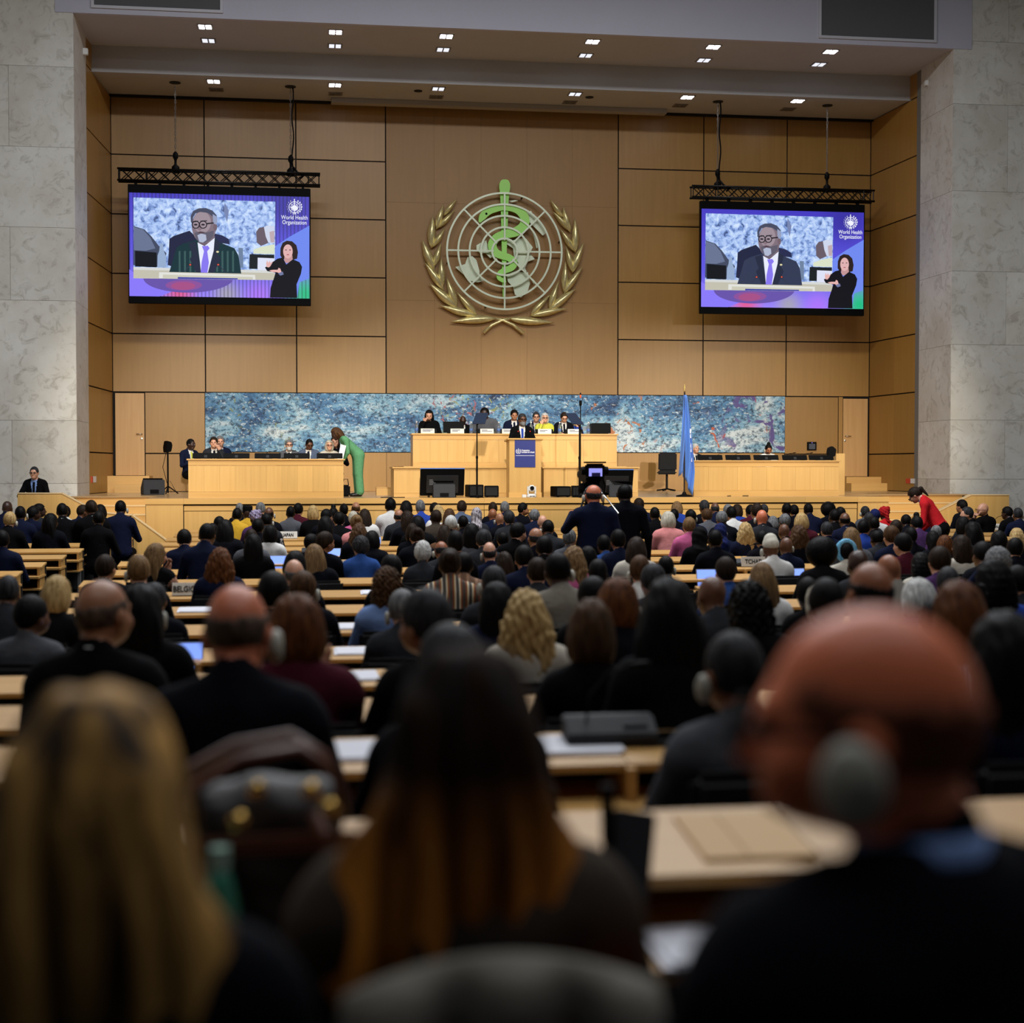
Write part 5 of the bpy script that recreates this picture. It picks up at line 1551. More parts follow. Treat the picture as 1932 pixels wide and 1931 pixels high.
def face_cut(yl=0.030, zt=0.066, xw=0.076):
    def fn(X, Y, Z):
        # remove a rounded column in front of the face
        a = np.maximum(np.maximum(np.abs(X) - xw, yl - Y), Z - zt)
        return -a + 0 * X + 0 * Y + 0 * Z
    return fn

def hair_field(style, h):
    f = Field((-0.24, -0.26, -0.52), (0.24, 0.2, 0.26), h) if style in ('long', 'wavy', 'braids', 'hijab', 'longwide', 'flow') else Field((-0.22, -0.26, -0.30), (0.22, 0.2, 0.26), h)
    capc = (0, -0.015, 0.021)
    if style in ('short', 'crop', 'fringe', 'bun', 'pony', 'topknot', 'shortcurl'):
        g = {'short': 0.012, 'bun': 0.012, 'pony': 0.012, 'topknot': 0.012, 'shortcurl': 0.026, 'fringe': 0.0022}.get(style, 0.0045)
        f.ell(capc, (0.075 + g, 0.094 + g, 0.095 + g * 1.1), 1, 0.0)
        if style == 'shortcurl':
            f.warp(lambda X, Y, Z: wav(X, Y, Z, 130, 120, 0.006))
        sl = 0.70
        f.clip(lambda X, Y, Z: (-0.024 + sl * Y - Z + 0.12 * np.abs(X)) / 1.22 + 0 * X)
        f.clip(lambda X, Y, Z: np.maximum(Y * 1.0 - 0.062, 0.052 - Z) * -1.0 * 0 + np.where((Y > 0.058) & (Z < 0.06), 0.02, -0.1) + 0 * X)
        if style == 'fringe':
            f.clip(lambda X, Y, Z: (Z - 0.040 - 0.15 * Y) + 0.013 * np.sin(X * 310) * np.cos(Y * 240 + X * 90))
        if style == 'bun':
            f.ell((0, -0.115, 0.055), (0.045, 0.04, 0.042), 1, 0.02)
        if style == 'topknot':
            f.ell((0, -0.02, 0.145), (0.045, 0.045, 0.04), 1, 0.02)
        if style == 'pony':
            f.ell((0, -0.125, 0.02), (0.03, 0.035, 0.03), 1, 0.02); f.cap((0, -0.135, 0.02), (0, -0.14, -0.13), 0.03, 0.012, 1, 0.02)
    elif style in ('bob', 'bobwide'):
        w = 0.0 if style == 'bob' else 0.012
        f.ell((0, -0.018, 0.015), (0.092 + w, 0.110, 0.112), 1, 0.02)
        f.ell((0, -0.035, -0.05), (0.100 + w, 0.090, 0.10), 1, 0.05)
        f.clip(face_cut()); f.clip(lambda X, Y, Z: -0.125 - Z + 0 * X + 0 * Y)
        f.warp(lambda X, Y, Z: wav(X, Y, Z, 90, 14, 0.0025))
    elif style in ('long', 'wavy', 'braids', 'longwide'):
        f.ell((0, -0.018, 0.015), (0.091, 0.109, 0.111), 1, 0.02)
        w = 0.02 if style in ('wavy', 'longwide') else 0.0
        f.ell((0, -0.055, -0.06), (0.098 + w, 0.075, 0.11), 1, 0.05)
        f.ell((0, -0.085, -0.20), (0.115 + w * 1.6, 0.050, 0.20), 1, 0.06)
        f.clip(face_cut()); f.clip(lambda X, Y, Z: -0.37 - Z - 0.15 * np.abs(X) + 0 * Y)
        if style == 'wavy':
            f.warp(lambda X, Y, Z: wav(X, Y, Z, 75, 38, 0.006))
        elif style == 'braids':
            f.warp(lambda X, Y, Z: 0.006 * np.sin(X * 260) + 0.002 * np.sin(Z * 150) + 0 * Y)
        else:
            f.warp(lambda X, Y, Z: wav(X, Y, Z, 95, 8, 0.0025))
    elif style == 'curly':
        f.ell((0, -0.02, 0.015), (0.100, 0.114, 0.115), 1, 0.02)
        f.ell((0, -0.045, -0.08), (0.118, 0.085, 0.12), 1, 0.05)
        f.clip(face_cut()); f.clip(lambda X, Y, Z: -0.20 - Z + 0 * X + 0 * Y)
        f.warp(lambda X, Y, Z: wav(X, Y, Z, 105, 85, 0.009))
    elif style == 'flow':
        f.ell((0, -0.018, 0.015), (0.093, 0.110, 0.113), 1, 0.02)
        f.ell((0, -0.06, -0.07), (0.108, 0.075, 0.13), 1, 0.05)
        f.ell((-0.01, -0.085, -0.23), (0.182, 0.058, 0.18), 1, 0.07)
        f.clip(face_cut()); f.clip(lambda X, Y, Z: -0.345 - Z - 0.12 * X + 0 * Y)
        f.warp(lambda X, Y, Z: wav(X, Y, Z, 60, 9, 0.005))
    elif style == 'afro':
        f.ell((0, -0.025, 0.045), (0.142, 0.140, 0.140), 1, 0.02)
        f.clip(face_cut(0.04, 0.045, 0.075)); f.clip(lambda X, Y, Z: -0.085 - Z + 0 * X + 0 * Y)
        f.warp(lambda X, Y, Z: 0.005 * np.sin(X * 170) * np.sin(Y * 160) * np.sin(Z * 180))
    elif style == 'hijab':
        f.ell((0, -0.012, 0.015), (0.098, 0.114, 0.118), 1, 0.02)
        f.cap((0, -0.02, -0.07), (0, -0.04, -0.17), 0.085, 0.125, 1, 0.06)
        f.clip(face_cut(0.06, 0.062, 0.052))
        f.warp(lambda X, Y, Z: 0.0035 * np.sin(Z * 70 + X * 35 + Y * 20))
    elif style == 'kufi':
        f.ell((0, -0.012, 0.045), (0.084, 0.103, 0.085), 1, 0.0)
        f.cap((0, -0.01, 0.03), (0, -0.01, 0.09), 0.078, 0.07, 1, 0.01)
        f.clip(lambda X, Y, Z: 0.022 + 0.2 * Y - Z + 0 * X)
    elif style == 'cap':
        f.ell((0, -0.012, 0.030), (0.086, 0.105, 0.100), 1, 0.0)
        f.clip(lambda X, Y, Z: -0.005 + 0.45 * Y - Z + 0 * X)
        f.ell((0, 0.13, 0.055), (0.06, 0.06, 0.012), 1, 0.01)
    elif style == 'toque':
        f.cap((0, -0.012, 0.03), (0, -0.012, 0.10), 0.084, 0.088, 1, 0.0)
        f.clip(lambda X, Y, Z: np.maximum(0.015 + 0.2 * Y - Z, Z - 0.13) + 0 * X)
    elif style == 'turban':
        f.ell((0, -0.012, 0.050), (0.104, 0.122, 0.098), 1, 0.02)
        f.ell((0.035, -0.08, 0.10), (0.05, 0.045, 0.045), 1, 0.02)
        f.cap((0, -0.11, 0.0), (0.02, -0.12, -0.12), 0.04, 0.03, 1, 0.02)
        f.clip(lambda X, Y, Z: np.where(Y > -0.05, -0.02 + 0.6 * Y - Z, -1) + 0 * X)
        f.warp(lambda X, Y, Z: 0.005 * np.sin(Z * 120 + X * 60 - Y * 40))
    elif style == 'halo':
        for k in range(20):
            a0, a1 = 2 * math.pi * k / 20, 2 * math.pi * (k + 1) / 20
            f.cap((0.088 * math.sin(a0), -0.045, 0.025 + 0.10 * math.cos(a0)), (0.088 * math.sin(a1), -0.045, 0.025 + 0.10 * math.cos(a1)), 0.030, 0.030, 1, 0.0)
        f.warp(lambda X, Y, Z: 0.003 * np.sin(np.sqrt(X * X + (Z - 0.025) ** 2) * 420))
    return f.mesh()

HAIR_CACHE = {}
def hair_mesh(style, hi_res):
    key = (style, hi_res)
    if key in HAIR_CACHE: return HAIR_CACHE[key]
    pts, quads, _ = hair_field(style, 0.0065 if hi_res else 0.0105)
    me = bpy.data.meshes.new('hair_' + style)
    me.from_pydata(pts.tolist(), [], quads.tolist())
    if not hi_res:
        o = bpy.data.objects.new('tmp', me); COL.objects.link(o)
        dm = o.modifiers.new('d', 'DECIMATE'); dm.ratio = 0.5
        dg = bpy.context.evaluated_depsgraph_get()
        me2 = bpy.data.meshes.new_from_object(o.evaluated_get(dg))
        bpy.data.objects.remove(o); bpy.data.meshes.remove(me)
        me = me2
    me.polygons.foreach_set('use_smooth', [True] * len(me.polygons))
    HAIR_CACHE[key] = me
    return me

def hair_mat(name, c0, c1, rough=0.45, sc=(70, 70, 7), lo=0.35, hi=0.68, tip=None):
    key = 'hair_' + name
    if key in MATS: return MATS[key]
    m, nt, b = new_mat(key)
    N, L = nt.nodes, nt.links
    tc = N.new('ShaderNodeTexCoord'); mp = N.new('ShaderNodeMapping'); mp.inputs['Scale'].default_value = sc
    L.new(tc.outputs['Object'], mp.inputs['Vector'])
    nz = N.new('ShaderNodeTexNoise'); nz.inputs['Scale'].default_value = 1; nz.inputs['Detail'].default_value = 5; nz.inputs['Distortion'].default_value = 0.6
    L.new(mp.outputs['Vector'], nz.inputs['Vector'])
    cr = N.new('ShaderNodeValToRGB'); e = cr.color_ramp.elements
    e[0].position = lo; e[0].color = rgb(*c0); e[1].position = hi; e[1].color = rgb(*c1)
    L.new(nz.outputs['Fac'], cr.inputs['Fac'])
    out = cr.outputs['Color']
    if tip:                                  # dyed lengths: the colour changes along the strand
        sx = N.new('ShaderNodeSeparateXYZ'); L.new(tc.outputs['Object'], sx.inputs[0])
        mr = N.new('ShaderNodeMapRange'); mr.inputs['From Min'].default_value = -0.02; mr.inputs['From Max'].default_value = -0.24
        L.new(sx.outputs['Z'], mr.inputs['Value'])
        cr2 = N.new('ShaderNodeValToRGB'); e2 = cr2.color_ramp.elements
        e2[0].position = lo; e2[0].color = rgb(*tip[0]); e2[1].position = hi; e2[1].color = rgb(*tip[1])
        L.new(nz.outputs['Fac'], cr2.inputs['Fac'])
        mx = N.new('ShaderNodeMixRGB'); L.new(mr.outputs['Result'], mx.inputs['Fac']); L.new(out, mx.inputs['Color1']); L.new(cr2.outputs['Color'], mx.inputs['Color2'])
        out = mx.outputs['Color']
    L.new(out, b.inputs['Base Color'])
    b.inputs['Roughness'].default_value = rough; b.inputs['Specular IOR Level'].default_value = 0.10
    bp = N.new('ShaderNodeBump'); bp.inputs['Strength'].default_value = 0.5; bp.inputs['Distance'].default_value = 0.006
    L.new(nz.outputs['Fac'], bp.inputs['Height']); L.new(bp.outputs['Normal'], b.inputs['Normal'])
    MATS[key] = m
    return m

HAIRC = {
    'black': ((6, 5, 5), (20, 18, 18)), 'dbrown': ((24, 17, 12), (52, 38, 28)), 'brown': ((48, 32, 20), (92, 64, 40)), 'auburn': ((58, 32, 16), (112, 66, 34)),
    'lbrown': ((86, 64, 42), (140, 110, 74)), 'blond': ((140, 110, 66), (206, 176, 122)), 'pale': ((150, 142, 124), (206, 200, 184)), 'grey': ((70, 70, 72), (136, 136, 136)),
    'dgrey': ((26, 26, 28), (62, 62, 64)), 'white': ((150, 150, 148), (214, 212, 206)), 'red': ((60, 26, 14), (110, 52, 26)), 'gbrown': ((62, 50, 42), (106, 88, 76)),
    'cred': ((150, 22, 26), (196, 40, 44)), 'cblue': ((92, 164, 206), (150, 210, 238)), 'cnavy': ((20, 26, 66), (34, 42, 92)), 'cblack': ((8, 8, 9), (18, 18, 20)),
    'ccream': ((196, 190, 174), (222, 216, 202)), 'cfloral': ((30, 20, 30), (220, 210, 214)), 'cpurple': ((58, 34, 84), (200, 190, 214)), 'cmaroon': ((60, 14, 26), (96, 26, 40))}
def HM(c):
    if c == 'streak': return hair_mat(c, (40, 27, 14), (200, 152, 84), 0.6, (20, 20, 1.5), 0.40, 0.62)
    if c == 'ombre': return hair_mat(c, (12, 7, 4), (44, 26, 13), 0.8, (20, 20, 1.5), 0.38, 0.64, tip=((96, 52, 14), (250, 164, 66)))
    if c == 'stub': return hair_mat(c, (112, 64, 46), (140, 80, 58), 0.7, (60, 60, 60))
    cl = c in ('cred', 'cblue', 'cnavy', 'cblack', 'ccream', 'cfloral', 'cpurple', 'cmaroon')
    return hair_mat(c, *HAIRC[c], rough=0.8 if cl else 0.55)
SKINC = {'d': (58, 36, 26), 'b': (100, 64, 44), 't': (164, 112, 82), 'p': (206, 152, 124), 'r': (206, 118, 84), 'o': (148, 90, 60), 'x': (236, 126, 84)}
def SM(c):
    return pm('skin_' + c, SKINC[c], 0.42, var=0.06, scale=(25, 25, 25), spec=0.45)
CLOTHC = {'black': (10, 10, 12), 'navy': (19, 24, 46), 'dgrey': (42, 43, 47), 'grey': (84, 85, 90), 'blue': (46, 78, 140), 'lblue': (120, 146, 196), 'white': (214, 212, 208), 'cream': (190, 182, 168), 'maroon': (72, 24, 36),
          'pink': (204, 130, 128), 'red': (196, 34, 40), 'yellow': (206, 160, 50), 'lime': (196, 196, 74), 'green': (92, 148, 106), 'brown': (96, 66, 46), 'bluegrey': (78, 90, 112), 'purple': (70, 44, 84), 'rose': (196, 96, 140), 'royal': (40, 66, 150), 'beige': (128, 122, 112), 'taupe': (66, 58, 50), 'ink': (12, 13, 20)}
CLOTH_WORD = {'black': 'black', 'navy': 'navy', 'dgrey': 'charcoal', 'grey': 'grey', 'blue': 'blue', 'lblue': 'light blue', 'white': 'white', 'cream': 'cream', 'maroon': 'maroon', 'pink': 'pink', 'red': 'red', 'yellow': 'golden yellow', 'lime': 'yellow', 'green': 'green', 'brown': 'brown', 'bluegrey': 'blue-grey', 'purple': 'purple', 'rose': 'rose pink', 'royal': 'royal blue', 'beige': 'beige', 'taupe': 'taupe', 'ink': 'dark'}
def stripe_mat(name, cols, scale, axis='X'):
    if name in MATS: return MATS[name]
    m, nt, b = new_mat(name); N, L = nt.nodes, nt.links
    tc = N.new('ShaderNodeTexCoord'); wv = N.new('ShaderNodeTexWave'); wv.bands_direction = axis; wv.inputs['Scale'].default_value = scale; wv.inputs['Distortion'].default_value = 0.4
    L.new(tc.outputs['Object'], wv.inputs['Vector'])
    cr = N.new('ShaderNodeValToRGB'); cr.color_ramp.interpolation = 'CONSTANT'; e = cr.color_ramp.elements
    while len(e) < len(cols): e.new(0.5)
    for i, c in enumerate(cols):
        e[i].position = i / len(cols); e[i].color = rgb(*c)
    L.new(wv.outputs['Fac'], cr.inputs['Fac']); L.new(cr.outputs['Color'], b.inputs['Base Color']); b.inputs['Roughness'].default_value = 0.85
    MATS[name] = m
    return m
def CM(c):
    if c == 'kente': return stripe_mat('cloth_kente', [(66, 58, 46), (150, 60, 36), (66, 58, 46), (214, 160, 50), (220, 214, 200), (66, 58, 46)], 3.0)
    if c == 'check': return stripe_mat('cloth_brown_check', [(104, 72, 50), (116, 80, 58), (96, 64, 44), (150, 112, 84)], 4.0)
    if c == 'bstripe': return stripe_mat('cloth_blue_stripe', [(112, 128, 180), (206, 208, 222)], 22.0)
    return pm('cloth_' + c, CLOTHC[c], 0.9, var=0.08, scale=(18, 18, 18), bump=0.25, spec=0.08)
CLOTH_WORD.update({'kente': 'multicoloured striped', 'check': 'brown checked', 'bstripe': 'blue striped'})
M_EYE = pm('eye_dark', (34, 24, 20), 0.2)
M_SHOE = pm('shoe_leather', (16, 13, 12), 0.35)
M_SETG = pm('headset_grey', (178, 174, 160), 0.5)
M_SETD = pm('headset_band', (120, 122, 124), 0.5)

HS_CUP = None
def headset_meshes():
    global HS_CUP
    if HS_CUP: return HS_CUP
    a = MB().lathe([(0.001, -0.012), (0.024, -0.012), (0.031, -0.004), (0.032, 0.006), (0.024, 0.016), (0.001, 0.018)], seg=16)
    me = bpy.data.meshes.new('ear_cup'); me.from_pydata(a.v, [], a.f); me.materials.append(M_SETG)
    me.transform(Matrix.Diagonal((1.25, 0.92, 1, 1)))
    me.transform(Matrix.Rotation(math.pi / 2, 4, 'Y'))
    me.polygons.foreach_set('use_smooth', [True] * len(me.polygons))
    pts = [(0.094 * math.cos(t), 0, -0.01 + 0.118 * math.sin(t)) for t in np.linspace(0.0, math.pi, 15)]
    b = MB().tube(pts, 0.0045, 6)
    me2 = bpy.data.meshes.new('headband'); me2.from_pydata(b.v, [], b.f); me2.materials.append(M_SETD)
    me2.polygons.foreach_set('use_smooth', [True] * len(me2.polygons))
    HS_CUP = (me, me2)
    return HS_CUP

COLLAR = {}
def collar_mesh(mat):
    if mat.name in COLLAR: return COLLAR[mat.name]
    mb = MB(); seg = 20; vs = []; fs = []
    for k in range(seg):
        an = 2 * math.pi * k / seg
        c, s = math.cos(an), math.sin(an)
        drop = 0.03 * max(0, s)
        for r, z in ((0.0585, 0.050 - drop), (0.0635, 0.053 - drop), (0.068, 0.020 - drop), (0.062, 0.016 - drop)):
            vs.append((r * c, r * s * 1.05, z))
    for k in range(seg):
        a, b = 4 * k, 4 * ((k + 1) % seg)
        fs += [(a + i, a + (i + 1) % 4, b + (i + 1) % 4, b + i) for i in range(4)]
    me = bpy.data.meshes.new('collar'); me.from_pydata(vs, [], fs); me.materials.append(mat)
    me.polygons.foreach_set('use_smooth', [True] * len(me.polygons))
    COLLAR[mat.name] = me
    return me

def person(loc, rz, scale, pose='desk', lod=2, hair=('short', 'black'), skin='b', cloth='navy', bottom='black', yaw=0.0, pitch=0.0, roll=0.0,
           headset='', collar=None, glasses=False, beard=None, tie=None, shirt='white', label=None, group=None, widen=1.0, face=False, lanyard=None, shoes=None):
    base, co, hc, pv, R = base_body(pose, lod)
    me = base.copy(); me.name = 'body'
    # turn the head about the base of the neck, blending down through the neck
    Rl = (co - pv) @ R                      # untilted coords relative to the pivot
    w = np.clip((Rl[:, 2] + 0.015) / 0.075, 0, 1) * (np.abs(Rl[:, 0]) < 0.12) * (np.linalg.norm(Rl - np.array([0, 0.045, 0.125]), axis=1) < 0.19)
    # hands near the face must not turn with the head
    w = w * (np.abs(Rl[:, 0]) < 0.098) * (Rl[:, 2] > -0.03)
    w = w * w * (3 - 2 * w)
    RH = euler_np(yaw, pitch, roll)
    rot = Rl @ RH.T
    new = Rl * (1 - w[:, None]) + rot * w[:, None]
    out = new @ R.T + pv
    me.vertices.foreach_set('co', out.astype(np.float32).ravel())
    if pose in ('sleeve',):
        pass
    mats = [SM(skin), CM(cloth), CM(bottom), shoes or M_SHOE, CM(shirt), CM(tie) if tie else CM(shirt)]
    for i, m in enumerate(mats): me.materials[i] = m
    me.update()
    t = thing('person', label, 'person', loc, rz, group)
    t.scale = (scale * widen, scale, scale)
    mesh_obj('body', me, t)
    hr = R @ RH
    hloc = R @ (RH @ (R.T @ (hc - pv))) + pv
    Mh = Matrix([list(r) for r in hr]).to_4x4(); Mh = Mh @ Matrix.Scale(HS, 4); Mh.translation = Vector(hloc)
    def on_head(name, m, extra=None):
        o = mesh_obj(name, m, t)
        o.matrix_local = Mh if extra is None else Mh @ extra
        return o
    if hair and hair[0] not in ('bald',):
        key = (hair[0], hair[1], lod == 0)
        if key not in HAIR_CACHE:
            m = hair_mesh(hair[0], lod == 0).copy()
            m.materials.clear(); m.materials.append(HM(hair[1]))
            HAIR_CACHE[key] = m
        nm = {'hijab': 'headscarf', 'kufi': 'cap', 'cap': 'cap', 'toque': 'hat', 'turban': 'head_wrap', 'halo': 'head_wrap'}.get(hair[0], 'hair')
        on_head(nm, HAIR_CACHE[key])
        if len(hair) > 2:
            key = (hair[2], hair[3], lod == 0)
            if key not in HAIR_CACHE:
                m = hair_mesh(hair[2], lod == 0).copy(); m.materials.clear(); m.materials.append(HM(hair[3])); HAIR_CACHE[key] = m
            on_head('hair', HAIR_CACHE[key])
    if headset:
        cup, band = headset_meshes()
        sides = {'r': (1,), 'l': (-1,)}.get(headset[0], (1, -1))
        if headset[0] == 'b':
            on_head('headset_band', band)
        for s in sides:
            on_head('headset', cup, Matrix.Translation((s * 0.091, 0.004, -0.034)) @ Matrix.Rotation(0 if s > 0 else math.pi, 4, 'Z'))
    if collar:
        o = mesh_obj('collar', collar_mesh(CM(collar)), t); o.location = pv - np.array([0, 0.008, 0.03]) ; o.rotation_euler = (-0.12, 0, 0)
    if face:
        for s in (-1, 1):
            a = eye_mesh()
            on_head('eye', a, Matrix.Translation((s * 0.031, 0.088, 0.004)))
    if glasses:
        on_head('glasses', glasses_mesh())
    if beard:
        on_head('beard', beard_mesh(beard))
    if lanyard:
        mb = MB().tube([(0.05, 0.03, 0.50), (0.045, 0.10, 0.42), (0.015, 0.125, 0.26), (0, 0.13, 0.2)], 0.007, 5).tube([(-0.05, 0.03, 0.50), (-0.045, 0.10, 0.42), (-0.015, 0.125, 0.26), (0, 0.13, 0.2)], 0.007, 5)
        mb.build('lanyard', CM(lanyard), t, loc=(0, 0, PELV_STAND))
    return t

_small = {}
def eye_mesh():
    if 'e' not in _small:
        bm = bmesh.new(); bmesh.ops.create_icosphere(bm, subdivisions=1, radius=0.0105)
        me = bpy.data.meshes.new('eye'); bm.to_mesh(me); bm.free(); me.materials.append(M_EYE); _small['e'] = me
    return _small['e']
def glasses_mesh():
    if 'g' not in _small:
        mb = MB()
        for s in (-1, 1):
            mb.tube([(s * 0.033 + 0.022 * math.cos(t), 0.104, 0.004 + 0.018 * math.sin(t)) for t in np.linspace(0, 2 * math.pi, 13)], 0.0034, 5)
            mb.tube([(s * 0.055, 0.102, 0.008), (s * 0.078, 0.07, 0.008), (s * 0.082, -0.01, 0.004)], 0.0038, 5)
        mb.tube([(-0.011, 0.107, 0.006), (0.011, 0.107, 0.006)], 0.0025, 5)
        me = bpy.data.meshes.new('glasses'); me.from_pydata(mb.v, [], mb.f); me.materials.append(M_BLACK); _small['g'] = me
    return _small['g']
def beard_mesh(c):
    k = 'b' + c
    if k not in _small:
        f = Field((-0.1, -0.05, -0.14), (0.1, 0.13, 0.02), 0.007)
        f.ell((0, 0.034, -0.062), (0.061, 0.064, 0.066), 1, 0.01); f.ell((0, 0.066, -0.095), (0.034, 0.030, 0.030), 1, 0.02)
        f.clip(lambda X, Y, Z: Z + 0.036 - 0.0 * Y + 0 * X)
        f.clip(lambda X, Y, Z: 0.012 - Y - 0.3 * (Z + 0.1) + 0 * X)
        pts, q, _ = f.mesh()
        me = bpy.data.meshes.new('beard'); me.from_pydata(pts.tolist(), [], q.tolist()); me.materials.append(HM(c))
        me.polygons.foreach_set('use_smooth', [True] * len(me.polygons)); _small[k] = me
    return _small[k]

# ================================================================== delegates' desks
SEATS = [2.05, 3.85, 5.45] + [7.0 + 1.59 * k for k in range(14)]      # seat lines, from the camera towards the stage
BLOCKS = {'left': (-9.6, -3.2), 'centre': (-2.3, 2.65), 'right': (3.85, 9.35), 'far': (10.5, 14.4)}
ROWN = ['first', 'second', 'third', 'fourth', 'fifth', 'sixth', 'seventh', 'eighth', 'ninth', 'tenth', 'eleventh', 'twelfth', 'thirteenth', 'fourteenth', 'fifteenth', 'sixteenth', 'seventeenth']
BLW = {'left': 'block beside the guard', 'centre': 'centre block', 'right': 'block below the flag counter', 'far': 'block by the pale pier'}
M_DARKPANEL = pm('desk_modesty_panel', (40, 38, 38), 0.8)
def delegate_desk(k, blk):
    s = SEATS[k]; z = floor_z(s + 0.7); x0, x1 = BLOCKS[blk]
    t = thing('delegate_desk', f'long two-level wooden delegate desk, {ROWN[k]} row from the camera, {BLW[blk]}', 'desk', ((x0 + x1) / 2, s, z), group='rows of delegate desks')
    hw = (x1 - x0) / 2
    n = max(1, round(2 * hw / 1.5))
    for i in range(n):
        a = -hw + i * 2 * hw / n; b = a + 2 * hw / n
        o = MB().box(0.002, b - a - 0.002, 0.45, 0.98, 0.675, 0.70).build('worktop', M_SEATDESK, t); o.location = (a, 0, 0)
        o = MB().add([(0.002, 0.66, 0.785), (b - a - 0.002, 0.66, 0.785), (b - a - 0.002, 1.04, 0.82), (0.002, 1.04, 0.82), (0.002, 0.66, 0.808), (b - a - 0.002, 0.66, 0.808), (b - a - 0.002, 1.04, 0.843), (0.002, 1.04, 0.843)],
                     [(0, 3, 2, 1), (4, 5, 6, 7), (0, 1, 5, 4), (1, 2, 6, 5), (2, 3, 7, 6), (3, 0, 4, 7)]).build('raised_shelf', M_SEATDESK, t); o.location = (a, 0, 0)
        o = MB().box(0.002, b - a - 0.002, 0.52, 0.95, 0.53, 0.55).build('under_shelf', M_SEATDESK, t); o.location = (a, 0, 0)
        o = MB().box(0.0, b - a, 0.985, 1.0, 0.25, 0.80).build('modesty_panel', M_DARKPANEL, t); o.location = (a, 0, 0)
    for i in range(n + 1):
        x = -hw + i * 2 * hw / n
        x = min(max(x, -hw + 0.03), hw - 0.03)
        MB().box(x - 0.015, x + 0.015, 0.62, 0.97, 0.55, 0.80).build('divider', M_SEATDESK, t)
        MB().box(x - 0.02, x + 0.02, 0.72, 0.78, 0.0, 0.54).build('leg', pm('desk_leg_metal', (150, 150, 150), 0.4, 0.6), t)
    return t
for k in range(len(SEATS)):
    if SEATS[k] > 27.8: continue
    delegate_desk(k, 'centre')
    if SEATS[k] > 9.5: delegate_desk(k, 'right')
    if SEATS[k] > 14: delegate_desk(k, 'left')
    if SEATS[k] > 22: delegate_desk(k, 'far')

